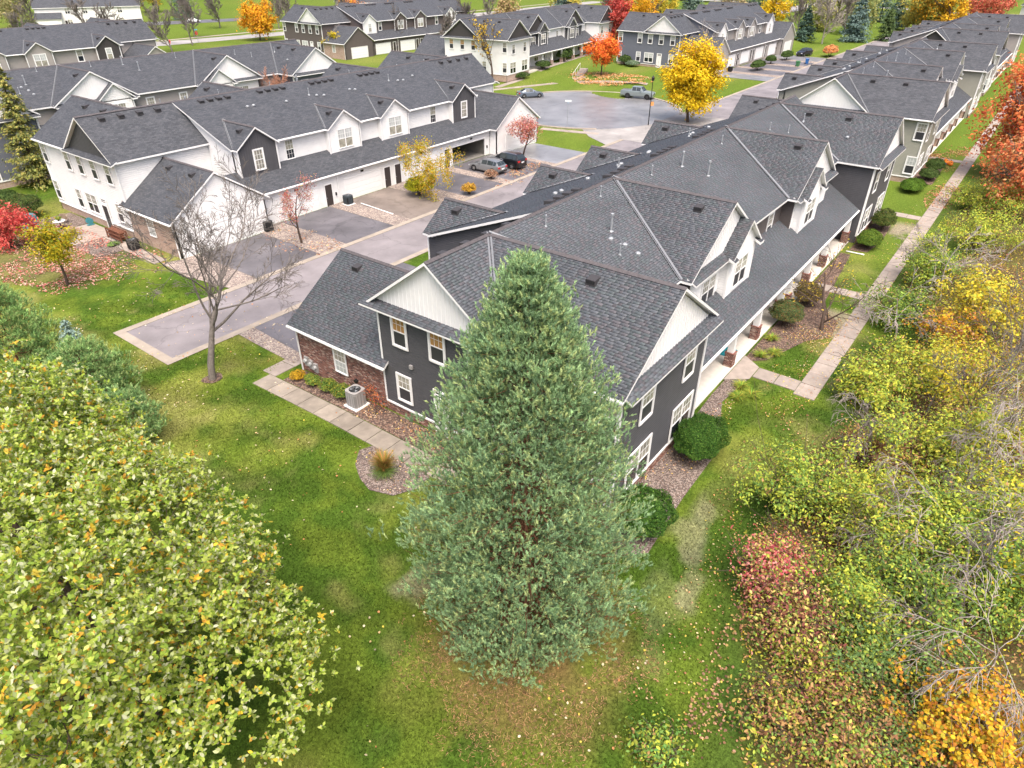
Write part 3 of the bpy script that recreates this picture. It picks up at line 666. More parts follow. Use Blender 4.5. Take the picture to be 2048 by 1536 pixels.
def lawn_col(x, y):
    x = np.asarray(x, dtype=np.float64); y = np.asarray(y, dtype=np.float64)
    n1 = fbm(x, y, 5.0, 4, 1)[..., None]; n2 = fbm(x, y, 1.6, 3, 5)[..., None]; n3 = fbm(x, y, 14., 3, 9)[..., None]
    c = np.array((.140, .195, .030))*np.ones(x.shape+(1,))
    mix = lambda c, d, f: c*(1-f)+np.array(d)*f
    c = mix(c, (.070, .130, .020), sstep(.40, .60, n2)*.85)
    c = mix(c, (.27, .28, .072), sstep(.46, .66, n1)*.75)
    c = mix(c, (.32, .29, .125), sstep(.54, .70, .5*n1+.5*n2)*.5)
    st = (.5+.5*np.sin((x*.83+y*.55)*1.7+2*n3[..., 0]))[..., None]       # mowing passes
    c = c*(.88+.24*st)
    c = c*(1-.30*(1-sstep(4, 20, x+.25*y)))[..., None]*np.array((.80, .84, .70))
    far = (sstep(48, 70, x+.3*y))[..., None]                             # the lawns farther off are greener
    c = mix(c, (.135, .20, .030), far*(.7-.35*sstep(.5, .7, n1)))
    # left lawn towards the white row: yellow green
    # needles under the pine
    d = np.hypot(x-PINE[0]+.6, y-PINE[1]+.5)[..., None]; d = d+3.4*(n1-.5)+3.0*(n2-.5)
    c = mix(c, (.30, .175, .080), (1-sstep(2.6, 4.8, d))*np.clip(.36+1.4*(n2-.5), 0, .7))
    # worn earth between pine and wood edge
    for ex, ey, ra, rb, an, k in ((21.6, 6.2, 1.7, .5, .25, .34), (26.5, 6.6, 3.0, .5, .05, .08), (17.5, 6.0, 2.4, .7, .35, .12), (13.0, 14.2, 1.6, .6, 2.4, .45), (47.0, 7.4, 2.0, 1.2, 0, .7), (70.5, 7.2, 2.2, .8, 0, .8), (41.5, 5.0, 3.5, .3, .1, .4)):
        u = (x-ex)*math.cos(an)+(y-ey)*math.sin(an); v = -(x-ex)*math.sin(an)+(y-ey)*math.cos(an)
        q = np.sqrt((u/ra)**2+(v/rb)**2)[..., None]+3.4*(n2-.5)+1.6*(n1-.5)
        c = mix(c, (.36, .30, .235), (1-sstep(.45, 1.15, q))*k)
    # deep shade grass, then brown litter of the wood edge
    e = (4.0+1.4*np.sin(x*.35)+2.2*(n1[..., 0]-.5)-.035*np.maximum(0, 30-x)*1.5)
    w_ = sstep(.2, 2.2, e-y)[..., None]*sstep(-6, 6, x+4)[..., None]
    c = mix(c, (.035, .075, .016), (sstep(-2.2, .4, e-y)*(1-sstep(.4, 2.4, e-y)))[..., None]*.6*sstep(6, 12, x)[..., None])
    c = mix(c, (.125, .070, .045), w_*(.75+.4*(n2-.5)))
    # red leaf carpet at the left
    d = np.hypot((x-19.5)/5.0, (y-66.)/9.0)[..., None]+.8*(n1-.5)
    c = mix(c, (.22, .17, .09), (1-sstep(.7, 1.2, d))*.5)
    return np.clip(c, .01, .9)
def build_ground():
    def axis(lo, f0, f1, hi, step):
        a = [lo]; 
        while a[-1] < f0-1: a.append(a[-1]+max(step*2, (f0-a[-1])*.22))
        f = list(np.arange(f0, f1+1e-6, step)); b = [f1+step*2]
        while b[-1] < hi: b.append(b[-1]+min(30, max(step*2, (b[-1]-f1)*.16)))
        return np.array(a+f+b)
    xs = axis(-120, -3, 62, 900, .28); ys = axis(-200, -9, 60, 900, .30)
    X, Y = np.meshgrid(xs, ys, indexing='ij'); nx, ny = X.shape
    Z = np.vectorize(gh)(X, Y)+(.04*(fbm(X, Y, 3.0, 3, 30)-.5)) - .02
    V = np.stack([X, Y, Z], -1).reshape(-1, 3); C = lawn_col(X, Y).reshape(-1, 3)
    i = np.arange(nx*ny).reshape(nx, ny); F = np.stack([i[:-1, :-1], i[1:, :-1], i[1:, 1:], i[:-1, 1:]], -1).reshape(-1, 4)
    me = mesh_np('ground', V, F.ravel(), np.arange(len(F))*4)
    a = me.attributes.new('Col', 'FLOAT_COLOR', 'POINT'); c4 = np.ones((len(V), 4), dtype=np.float32); c4[:, :3] = C; a.data.foreach_set('color', c4.ravel())
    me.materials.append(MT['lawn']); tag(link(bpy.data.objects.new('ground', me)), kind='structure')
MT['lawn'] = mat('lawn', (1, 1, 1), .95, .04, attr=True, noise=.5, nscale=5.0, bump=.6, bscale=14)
_n = MT['lawn'].node_tree.nodes
for q in _n:
    if q.type == 'TEX_NOISE' and q.inputs['Scale'].default_value == np.float32(5.0): q.inputs['Detail'].default_value = 9; q.inputs['Roughness'].default_value = .75
def grain(M):
    n = M.node_tree; N = n.nodes; L = n.links; b = N['Principled BSDF']; src = b.inputs['Base Color'].links[0].from_socket; tc = N.new('ShaderNodeTexCoord')
    for sc, lo, hi in ((28, .55, 1.45), (8, .7, 1.3)):
        z = N.new('ShaderNodeTexNoise'); z.inputs['Scale'].default_value = sc; z.inputs['Detail'].default_value = 5; L.new(tc.outputs['Object'], z.inputs['Vector'])
        r = N.new('ShaderNodeMapRange'); r.inputs[1].default_value = .3; r.inputs[2].default_value = .7; r.inputs[3].default_value = lo; r.inputs[4].default_value = hi; L.new(z.outputs[0], r.inputs[0])
        x = N.new('ShaderNodeMix'); x.data_type = 'RGBA'; x.blend_type = 'MULTIPLY'; x.inputs[0].default_value = 1; L.new(src, x.inputs[6]); L.new(r.outputs[0], x.inputs[7]); src = x.outputs[2]
    L.new(src, b.inputs['Base Color'])
grain(MT['lawn'])
build_ground()
import bmesh
def sheet(name, pts, mt, dz=.02, th=None, kind='structure', parent=None, cuts=True, uv=False):
    """flat area on the ground from its outline; follows the ground height"""
    b = bmesh.new(); vs = [b.verts.new((p[0], p[1], 0)) for p in pts]; b.faces.new(vs)
    if cuts:
        ys = [p[1] for p in pts]; xs = [p[0] for p in pts]
        for y in np.arange(24.5, 38.6, .7):
            if min(ys) < y < max(ys): bmesh.ops.bisect_plane(b, geom=b.verts[:]+b.edges[:]+b.faces[:], plane_co=(0, y, 0), plane_no=(0, 1, 0))
        if max(xs) > 110:
            for x in np.arange(108, 134, 1.5):
                if min(xs) < x < max(xs): bmesh.ops.bisect_plane(b, geom=b.verts[:]+b.edges[:]+b.faces[:], plane_co=(x, 0, 0), plane_no=(1, 0, 0))
            for y in np.arange(58, 66, 1.0):
                if min(ys) < y < max(ys): bmesh.ops.bisect_plane(b, geom=b.verts[:]+b.edges[:]+b.faces[:], plane_co=(0, y, 0), plane_no=(0, 1, 0))
    for v in b.verts: v.co.z = gh(v.co.x, v.co.y)+dz
    if th:
        r = bmesh.ops.extrude_face_region(b, geom=b.faces[:])
        for v in [e for e in r['geom'] if isinstance(e, bmesh.types.BMVert)]: v.co.z -= th
    me = bpy.data.meshes.new(name); b.to_mesh(me); b.free(); me.materials.append(mt)
    o = link(bpy.data.objects.new(name, me), parent)
    if kind and parent is None: tag(o, kind=kind)
    return o
def rect(x0, x1, y0, y1): return [(x0, y0), (x1, y0), (x1, y1), (x0, y1)]
def objrand(M, amt=.18):
    """vary brightness from piece to piece"""
    n = M.node_tree; N = n.nodes; L = n.links; b = N['Principled BSDF']; oi = N.new('ShaderNodeObjectInfo')
    mr = N.new('ShaderNodeMapRange'); mr.inputs[3].default_value = 1-amt; mr.inputs[4].default_value = 1+amt; L.new(oi.outputs['Random'], mr.inputs[0])
    mx = N.new('ShaderNodeMix'); mx.data_type = 'RGBA'; mx.blend_type = 'MULTIPLY'; mx.inputs[0].default_value = 1
    src = b.inputs['Base Color'].links[0].from_socket if b.inputs['Base Color'].links else None
    if src: L.new(src, mx.inputs[6])
    else: mx.inputs[6].default_value = b.inputs['Base Color'].default_value
    L.new(mr.outputs[0], mx.inputs[7]); L.new(mx.outputs[2], b.inputs['Base Color']); return M
def speckle(name, cols, scale, rough=.85, bump=.6, pos=None):
    """gravel, rock mulch: cells of several colours"""
    M = bpy.data.materials.new(name); M.use_nodes = True; n = M.node_tree; N = n.nodes; L = n.links; b = N['Principled BSDF']; b.inputs['Roughness'].default_value = rough
    b.inputs['Specular IOR Level'].default_value = .2
    tc = N.new('ShaderNodeTexCoord'); vo = N.new('ShaderNodeTexVoronoi'); vo.inputs['Scale'].default_value = scale; L.new(tc.outputs['Object'], vo.inputs['Vector'])
    sp = N.new('ShaderNodeSeparateColor'); L.new(vo.outputs['Color'], sp.inputs[0])
    rp = N.new('ShaderNodeValToRGB'); rp.color_ramp.interpolation = 'CONSTANT'; e = rp.color_ramp.elements
    while len(e) < len(cols): e.new(.5)
    for i, c in enumerate(cols): e[i].position = i/len(cols); e[i].color = tuple(c)+(1,)
    L.new(sp.outputs[0], rp.inputs[0]); 
    nz = N.new('ShaderNodeTexNoise'); nz.inputs['Scale'].default_value = .6; L.new(tc.outputs['Object'], nz.inputs['Vector'])
    mr = N.new('ShaderNodeMapRange'); mr.inputs[3].default_value = .7; mr.inputs[4].default_value = 1.3; L.new(nz.outputs[0], mr.inputs[0])
    mx = N.new('ShaderNodeMix'); mx.data_type = 'RGBA'; mx.blend_type = 'MULTIPLY'; mx.inputs[0].default_value = 1
    L.new(rp.outputs[0], mx.inputs[6]); L.new(mr.outputs[0], mx.inputs[7]); L.new(mx.outputs[2], b.inputs['Base Color'])
    bp = N.new('ShaderNodeBump'); bp.inputs['Strength'].default_value = bump; bp.inputs['Distance'].default_value = .03; bp.invert = True
    L.new(vo.outputs['Distance'], bp.inputs['Height']); L.new(bp.outputs[0], b.inputs['Normal']); return M
MT['alley'] = mat('alley_asphalt', (.215, .195, .20), .55, .4, noise=.13, nscale=.35, bump=.15, bscale=60)
MT['asphalt'] = mat('damp_asphalt', (.118, .112, .122), .5, .4, noise=.3, nscale=.45, bump=.15, bscale=60)
MT['asphalt_warm'] = mat('worn_brown_asphalt', (.185, .155, .135), .7, .3, noise=.15, nscale=.5, bump=.25, bscale=50)
MT['road_wet'] = mat('wet_road', (.20, .20, .21), .3, .5, noise=.22, nscale=.16, bump=.06, bscale=40)
MT['road_far'] = mat('pale_road', (.30, .285, .275), .7, .3, noise=.12, nscale=.2)
MT['drive_wet'] = mat('wet_driveway', (.20, .20, .21), .3, .5, noise=.25, nscale=.4)
def weather(M, dark=.55, sc=.32, amt=.8):
    """cracks and stained patches in paving"""
    n = M.node_tree; N = n.nodes; L = n.links; b = N['Principled BSDF']; src = b.inputs['Base Color'].links[0].from_socket; tc = N.new('ShaderNodeTexCoord')
    dn = N.new('ShaderNodeTexNoise'); dn.inputs['Scale'].default_value = 1.3; dn.inputs['Detail'].default_value = 4; L.new(tc.outputs['Object'], dn.inputs['Vector'])
    av = N.new('ShaderNodeVectorMath'); av.operation = 'MULTIPLY_ADD'; L.new(dn.outputs['Color'], av.inputs[0]); av.inputs[1].default_value = (1.4, 1.4, 0); L.new(tc.outputs['Object'], av.inputs[2])
    vo = N.new('ShaderNodeTexVoronoi'); vo.feature = 'DISTANCE_TO_EDGE'; vo.inputs['Scale'].default_value = sc; L.new(av.outputs[0], vo.inputs['Vector'])
    mr = N.new('ShaderNodeMapRange'); mr.inputs[1].default_value = .004; mr.inputs[2].default_value = .016; mr.inputs[3].default_value = dark; mr.inputs[4].default_value = 1; L.new(vo.outputs['Distance'], mr.inputs[0])
    n2 = N.new('ShaderNodeTexNoise'); n2.inputs['Scale'].default_value = .22; n2.inputs['Detail'].default_value = 7; n2.inputs['Roughness'].default_value = .65; L.new(tc.outputs['Object'], n2.inputs['Vector'])
    m2 = N.new('ShaderNodeMapRange'); m2.inputs[1].default_value = .35; m2.inputs[2].default_value = .65; m2.inputs[3].default_value = amt; m2.inputs[4].default_value = 1.12; L.new(n2.outputs[0], m2.inputs[0])
    mu = N.new('ShaderNodeMath'); mu.operation = 'MULTIPLY'; L.new(mr.outputs[0], mu.inputs[0]); L.new(m2.outputs[0], mu.inputs[1])
    mx = N.new('ShaderNodeMix'); mx.data_type = 'RGBA'; mx.blend_type = 'MULTIPLY'; mx.inputs[0].default_value = 1; L.new(src, mx.inputs[6]); L.new(mu.outputs[0], mx.inputs[7]); L.new(mx.outputs[2], b.inputs['Base Color'])
for k_, a_ in (('alley', .78), ('asphalt', .7), ('asphalt_warm', .8), ('road_wet', .7), ('road_far', .8), ('drive_wet', .75)): weather(MT[k_], a_, .22 if k_ != 'asphalt' else .35, .72)
MT['kerb'] = mat('concrete_kerb', (.30, .26, .215), .85, .2, noise=.18, nscale=1.2)
MT['slab'] = objrand(mat('concrete_paving', (.285, .245, .215), .85, .2, noise=.16, nscale=2.0, bump=.15, bscale=50), .12)
MT['slab_green'] = objrand(mat('mossy_concrete_paving', (.235, .205, .17), .85, .2, noise=.22, nscale=1.3, bump=.15, bscale=50), .14)
MT['rock'] = speckle('river_rock', [(.28, .23, .195), (.19, .155, .14), (.36, .31, .265), (.24, .19, .165), (.15, .125, .115)], 11)
MT['mulch'] = speckle('bark_mulch', [(.10, .065, .05), (.055, .038, .032), (.16, .10, .075), (.075, .055, .05), (.22, .16, .12)], 14)
MT['pebble'] = speckle('grey_pebble_mulch', [(.13, .10, .09), (.20, .16, .14), (.07, .06, .055), (.28, .23, .20), (.11, .075, .06)], 20)
# alley with flush concrete ribbon on both sides
sheet('alley_road', rect(16.75, 86.5, 39.9, 45.7), MT['alley'], .012)
kb = dict(mt=MT['kerb'])
sheet('alley_kerb', rect(16.1, 16.748, 39.3, 46.3), MT['kerb'], .03)
sheet('alley_kerb', rect(16.75, 86.5, 45.702, 46.3), MT['kerb'], .03); sheet('alley_kerb', rect(16.75, 86.5, 39.3, 39.898), MT['kerb'], .03)
# driveways of the white row
GU = 26.21
for a, b, y1, m_ in ((27.6, 34.0, 54.5, 'asphalt'), (37.0, 42.9, 55.6, 'asphalt'), (45.2, 51.2, 55.6, 'asphalt_warm'), (54.0, 60.0, 55.6, 'asphalt'), (61.6, 69.6, 55.6, 'asphalt'), (70.6, 77.4, 54.5, 'drive_wet')):
    sheet('driveway', rect(a, b, 46.302, y1), MT[m_], .018)
for a, b in ((34.0, 37.0), (42.9, 45.2), (51.2, 54.0), (60.0, 61.6), (69.6, 70.6)): sheet('gravel_bed', rect(a+.002, b-.002, 46.302, 55.7), MT['rock'], .03)
sheet('gravel_bed', [(24.6, 55.2), (26.1, 54.6), (27.59, 54.6), (27.59, 46.302), (25.2, 46.302), (24.4, 51)], MT['rock'], .016)
sheet('gravel_bed', [(20.95, 33.0), (22.0, 33.0), (22.45, 39.28), (21.2, 39.28)], MT['rock'], .03)
sheet('driveway', [(22.02, 30.9), (28.5, 30.9), (28.5, 39.298), (22.47, 39.298), (22.02, 33.0)], MT['asphalt'], .018)
for a, b in ((31.6, 37.0), (40.1, 45.2), (49.1, 54.2), (58.0, 63.2), (66.0, 71.0)): sheet('driveway', rect(a, b, 30.9, 39.298), MT['asphalt'], .018)
# turning circle, apron and the road beyond
CX, CY, CR = 102.0, 61.5, 15.2
circ = [(CX+CR*math.cos(t), CY+CR*math.sin(t)) for t in np.linspace(0, 2*math.pi, 65)[:-1]]
sheet('turning_circle', circ, MT['road_wet'], .014)
ring = MB()
for i in range(96):
    t0, t1 = 2*math.pi*i/96, 2*math.pi*(i+1)/96
    if 3.75 < t0 < 5.0: continue
    q = [(CX+r*math.cos(t), CY+r*math.sin(t)) for r, t in ((CR, t0), (CR+.45, t0), (CR+.45, t1), (CR, t1))]
    lo = [(x, y, gh(x, y)-.1) for x, y in q]; hi = [(x, y, gh(x, y)+.12) for x, y in q]
    ring.hexa(lo+hi)
tag(ring.build('circle_kerb', MT['kerb']), kind='structure')
sheet('apron', [(86.5, 39.3), (108, 39.3), (108, 47.5), (97.5, 47.2), (92.5, 49.6), (88.3, 53.6), (85.2, 50.6), (82.5, 46.3), (86.5, 46.3)], MT['road_far'], .02)
sheet('lane', rect(108, 330, 39.6, 46.6), MT['alley'], .012); sheet('lane_kerb', rect(108, 330, 46.602, 47.2), MT['kerb'], .03)
for a, b, m_ in ((147, 153, 'drive_wet'), (155.8, 161.6, 'asphalt'), (164, 170, 'asphalt'), (173, 179, 'asphalt'), (181.6, 189.5, 'drive_wet')): sheet('driveway', rect(a, b, 47.202, 59.2), MT[m_], .018)
for a, b in ((153, 155.8), (161.6, 164), (170, 173), (179, 181.6)): sheet('gravel_bed', rect(a+.002, b-.002, 47.202, 59.4), MT['rock'], .016)
# far streets
sheet('far_street', [(60, 205), (104, 194), (140, 190), (200, 188), (330, 190), (330, 199), (200, 197), (140, 199), (106, 203), (60, 214)], MT['road_far'], .012)
sheet('far_street', [(200, 120), (216, 120), (240, 190), (226, 190)], MT['road_far'], .014)
sheet('far_drive', [(126, 250), (160, 240), (166, 250), (132, 262)], MT['asphalt'], .016)
sheet('far_walk', rect(60, 330, 204, 206), MT['kerb'], .018); sheet('far_street', rect(240, 520, 96, 106), MT['road_far'], .013)
sheet('far_street', [(20, 192), (33, 192), (60, 205), (60, 214), (28, 214)], MT['road_far'], .012); sheet('far_street', rect(360, 368, -60, 420), MT['road_far'], .013)
# ---- pavements of single slabs
def pavement(name, p0, d, n, L, w, mt, gap=.045, dz=.03, jit=.006, gone=()):
    """row of slabs: p0 corner, d direction (unit, xy), w vector across"""
    root = empty(name, (0, 0, 0)); tag(root, kind='structure')
    for i in range(n):
        if i in gone: continue
        a = np.array(p0)+np.array(d)*(i*L+gap/2); b = a+np.array(d)*(L-gap); wv = np.array(w)
        q = [a, b, b+wv, a+wv]; t = random.gauss(0, jit)
        lo = [(x, y, gh(x, y)-.06) for x, y in q]; hi = [(x, y, gh(x, y)+dz+t+random.gauss(0, jit*.4)) for x, y in q]
        m_ = MB(); m_.hexa(lo+hi); m_.build('slab', mt, root)
    return root
pavement('front_pavement', (36.35, 5.42), (1, 0), 74, 1.52, (0, 1.2), MT['slab'])
sheet('front_pavement_far', rect(36.35+74*1.52, 330, 5.42, 6.62), MT['slab'], .03)
pavement('door_path', (36.75, 6.63), (0, 1), 2, 1.3, (1.25, 0), MT['slab']); sheet('door_path_end', [(36.3, 9.24), (38.0, 9.24), (38.9, 10.48), (35.3, 10.48)], MT['slab'], .055)
pavement('door_path', (52.2, 6.63), (0, 1), 3, 1.2, (1.2, 0), MT['slab']); pavement('door_path', (74.2, 6.63), (0, 1), 3, 1.2, (1.2, 0), MT['slab']); pavement('door_path', (100.2, 6.63), (0, 1), 3, 1.2, (1.2, 0), MT['slab'])
pavement('side_path', (18.0, 33.15), (0, -1), 11, 1.42, (1.25, 0), MT['slab_green']); pavement('side_path_bend', (19.27, 33.9), (1, 0), 2, 1.45, (0, -1.25), MT['slab'])
pavement('patio_path', (24.2, 55.5), (0, 1), 7, 1.35, (1.1, 0), MT['slab']); pavement('patio', (22.0, 65.0), (0, 1), 3, 1.6, (3.9, 0), MT['slab'])
pavement('circle_path', (103.0, 84.6), (.93, -.36), 16, 1.5, (.5, 1.2), MT['slab'])
pavement('circle_path', (120.4, 78.2), (.28, -.96), 11, 1.5, (1.3, .35), MT['slab'])
pavement('row_path', (108.5, 84.6), (.985, .17), 34, 1.6, (-.2, 1.3), MT['slab'])
pavement('island_path', (84.6, 58.6), (.25, -.968), 6, 1.45, (1.2, .3), MT['slab'])
# planted beds
sheet('planting_bed', [(19.3, 31.9), (20.8, 31.9), (20.8, 17.5), (19.3, 17.5)], MT['mulch'], .02)
sheet('planting_bed', [(18.0, 22.6), (17.3, 22.9), (16.4, 22.2), (15.8, 21.2), (15.5, 20.2), (15.9, 19.0), (17.0, 18.4), (18.0, 18.5)], MT['pebble'], .03)
sheet('planting_bed', [(20.5, 10.2), (30.0, 10.2), (33.4, 10.4), (36.2, 10.4), (36.2, 9.3), (33.0, 9.6), (31.0, 8.9), (28.5, 8.0), (24.0, 7.9), (20.0, 7.6), (19.0, 8.6)], MT['pebble'], .03)
sheet('planting_bed', [(38.1, 10.4), (61, 10.4), (61, 9.6), (49.0, 8.6), (47.4, 7.0), (44.8, 6.8), (43.2, 8.0), (39.2, 9.2)], MT['mulch'], .02)
sheet('planting_bed', [(62.0, 10.0), (73.3, 10.0), (73.3, 8.6), (66.0, 8.2), (62.4, 8.6)], MT['mulch'], .02); sheet('planting_bed', [(86.2, 10.0), (97, 10.0), (97, 8.0), (88, 7.8)], MT['mulch'], .02)
sheet('planting_bed', [(26.0, 74.5), (22.8, 74.5), (21.2, 70.2), (21.6, 69.9), (26.0, 69.9)], MT['pebble'], .02)
sheet('planting_bed', [(22.0, 60.5), (24.15, 60.5), (24.15, 64.9), (21.9, 64.9)], MT['pebble'], .03)

sheet('tree_ring', [(16.9+.62*(1+.15*math.sin(3*t))*math.cos(t), 35.6+.62*(1+.12*math.cos(2*t))*math.sin(t)) for t in np.linspace(0, 6.283, 15)[:-1]], MT['mulch'], .035)
# ------------------------------------------------------------------ vegetation tools
def unit(a): return a/np.maximum(1e-9, np.linalg.norm(a, axis=-1, keepdims=True))
def randdir(n): return unit(rng.normal(size=(n, 3)))
LEAF = {'quad': np.array([(0, -.5, 0), (.28, 0, .06), (0, .5, 0), (-.28, 0, .06)], dtype=np.float32),
        'oval': np.array([(0, -.5, 0), (.2, -.2, .05), (.24, .12, .06), (0, .5, -.04), (-.24, .12, .06), (-.2, -.2, .05)], dtype=np.float32),
        'round': np.array([(0, -.5, 0), (.34, -.22, .05), (.36, .2, .05), (0, .45, -.02), (-.36, .2, .05), (-.34, -.22, .05)], dtype=np.float32)}
def leaves_mesh(name, pos, nrm, size, col, mt, shape='quad', axis=None):
    """one mesh of many leaves; nrm: leaf normals, size: lengths, col: face colours"""
    n = len(pos); T = LEAF[shape]; k = len(T)
    nrm = unit(nrm); a = axis if axis is not None else randdir(n)
    a = unit(a-nrm*np.sum(a*nrm, 1, keepdims=True)); b = np.cross(a, nrm)
    size = np.broadcast_to(size, (n,)).reshape(n, 1, 1)
    V = pos[:, None, :]+size*(T[None, :, 0:1]*b[:, None, :]+T[None, :, 1:2]*a[:, None, :]+T[None, :, 2:3]*nrm[:, None, :])
    me = mesh_np(name, V.reshape(-1, 3), np.arange(n*k), np.arange(n)*k, col); me.materials.append(mt)
    return me
def palette(n, cols, w=None, jit=.18):
    cols = np.array(cols, dtype=np.float32); w = None if w is None else np.array(w)/np.sum(w)
    c = cols[rng.choice(len(cols), n, p=w)]
    return np.clip(c*(1+rng.normal(size=(n, 1))*jit), .004, 1)
def tubes_mesh(name, lines, sides, mt):
    """lines: list of (points[n,3], radii[n])"""
    Vs, Fs, Ls = [], [], []; vo = 0; lo = 0
    ang = np.linspace(0, 2*np.pi, sides, endpoint=False); ca, sa = np.cos(ang), np.sin(ang)
    for P, r in lines:
        P = np.asarray(P, dtype=np.float64); m = len(P)
        t = np.empty_like(P); t[1:-1] = P[2:]-P[:-2]; t[0] = P[1]-P[0]; t[-1] = P[-1]-P[-2]; t = unit(t)
        ref = np.array((0, 0, 1.)) if abs(t[0, 2]) < .9 else np.array((1., 0, 0))
        a = unit(np.cross(t, ref)); b = np.cross(t, a)
        V = P[:, None, :]+np.asarray(r)[:, None, None]*(a[:, None, :]*ca[None, :, None]+b[:, None, :]*sa[None, :, None])
        Vs.append(V.reshape(-1, 3))
        i = np.arange(m-1)[:, None]*sides; k = np.arange(sides)[None, :]; k2 = (k+1) % sides
        F = np.stack([i+k, i+k2, i+sides+k2, i+sides+k], -1).reshape(-1, 4)+vo
        Fs.append(F); vo += m*sides
    F = np.concatenate(Fs); me = mesh_np(name, np.concatenate(Vs), F.ravel(), np.arange(len(F))*4); me.materials.append(mt)
    me.polygons.foreach_set('use_smooth', np.ones(len(F), dtype=bool))
    return me
def grow(out, tips, p, d, L, r, lev, maxlev, par):
    """recursive branching; out collects polylines per level, tips the ends of twigs"""
    n = par.get('seg', 5); P = [p]; Rr = [r]; q = p.copy(); dd = d.copy()
    for i in range(n):
        dd = unit(dd+rng.normal(size=3)*par.get('wob', .12)+np.array((0, 0, par['up'][min(lev, len(par['up'])-1)])))
        q = q+dd*(L/n); P.append(q.copy()); Rr.append(max(par.get('rmin', .006), r*(1-(i+1)/n*par.get('taper', .65))))
    out.append((np.array(P), np.array(Rr), lev))
    if lev >= maxlev: tips.append((P[-1], dd)); tips.append((P[len(P)//2], dd)); return
    nc = par['kids'][min(lev, len(par['kids'])-1)]
    for k in range(nc):
        f = par.get('start', .3)+(1-par.get('start', .3))*(k+rng.random())/nc
        i = min(n-1, int(f*n)); fr = f*n-i; b = P[i]*(1-fr)+P[i+1]*fr
        t = unit(P[i+1]-P[i]); s = unit(np.cross(t, randdir(1)[0]))
        an = par['ang'][min(lev, len(par['ang'])-1)]*(.7+.6*rng.random())
        nd = unit(t*math.cos(an)+s*math.sin(an))
        grow(out, tips, b, nd, L*par['len'][min(lev, len(par['len'])-1)]*(.65+.6*rng.random())*(1-.35*f), max(par.get('rmin', .006), Rr[i]*par.get('rk', .55)), lev+1, maxlev, par)
def woody(name, lines, mt, parent, sides=(7, 5, 4, 3)):
    for k, nm in ((0, 'trunk'), (1, 'branches')):
        L = [(P, r) for P, r, lev in lines if (lev == 0) == (k == 0)]
        if not L: continue
        if k == 0: me = tubes_mesh(nm, L, sides[0], mt); link(bpy.data.objects.new(nm, me), parent)
        else:
            for s_, ls in ((sides[1], [(P, r) for P, r, lev in lines if lev == 1]), (sides[2], [(P, r) for P, r, lev in lines if lev >= 2])):
                if ls:
                    o = link(bpy.data.objects.new('limbs' if s_ == sides[1] else 'twigs', tubes_mesh('branches', ls, s_, mt)), parent); tag(o, kind='stuff')
def crown(name, blobs, n, size, cols, w, mt, parent, shape='quad', up=.5, shell=.55, clump=.0, jit=.18, nclump=0, sizevar=.3, floor=None):
    """leaves through the volume of several ellipsoids: blobs = (centre, radii)"""
    vol = np.array([np.prod(r)**(2/3) for c, r in blobs]); vol = vol/vol.sum(); pos = []; nr = []
    for (c, r), f in zip(blobs, vol):
        k = int(n*f)+1
        if nclump:
            nc = max(3, int(nclump*f)); d = randdir(nc); rad = (shell+(1-shell)*rng.random((nc, 1)))
            cc = d*rad*np.array(r); idx = rng.integers(0, nc, k); off = rng.normal(size=(k, 3))*clump*.5
            p = cc[idx]+off; nn = unit(off+d[idx]*clump*.8)
        else:
            d = randdir(k); rad = (shell+(1-shell)*rng.random((k, 1))**.6); p = d*rad*np.array(r); nn = d
        pos.append(p+np.array(c)); nr.append(nn)
    pos = np.concatenate(pos); nr = np.concatenate(nr)
    if floor is not None: m_ = pos[:, 2] > floor; pos = pos[m_]; nr = nr[m_]
    nr = unit(nr*.6+np.array((0, 0, up))+rng.normal(size=pos.shape)*.45)
    k = len(pos)
    me = leaves_mesh(name, pos, nr, size*(1+rng.normal(size=k)*sizevar).clip(.4, 2), palette(k, cols, w, jit), mt, shape)
    o = link(bpy.data.objects.new(name, me), parent); return o
MT['leaf'] = mat('leaf', (1, 1, 1), .7, .12, attr=True, transl=.35)
MT['needle'] = mat('needle', (1, 1, 1), .75, .1, attr=True, transl=.3)
MT['bark'] = mat('brown_bark', (.085, .062, .05), .95, .1, noise=.4, nscale=6, bump=.5, bscale=20)
MT['bark_grey'] = mat('grey_bark', (.17, .15, .135), .95, .1, noise=.3, nscale=6, bump=.4, bscale=25)
MT['bark_pale'] = mat('pale_bark', (.34, .30, .27), .95, .1, noise=.3, nscale=5)
MT['bark_pine'] = mat('red_brown_bark', (.16, .075, .045), .95, .1, noise=.4, nscale=8)
MT['bark_birch'] = mat('white_birch_bark', (.55, .52, .48), .8, .2, noise=.25, nscale=7)
def V3(p, z=0): return np.array((p[0], p[1], z), dtype=np.float64)
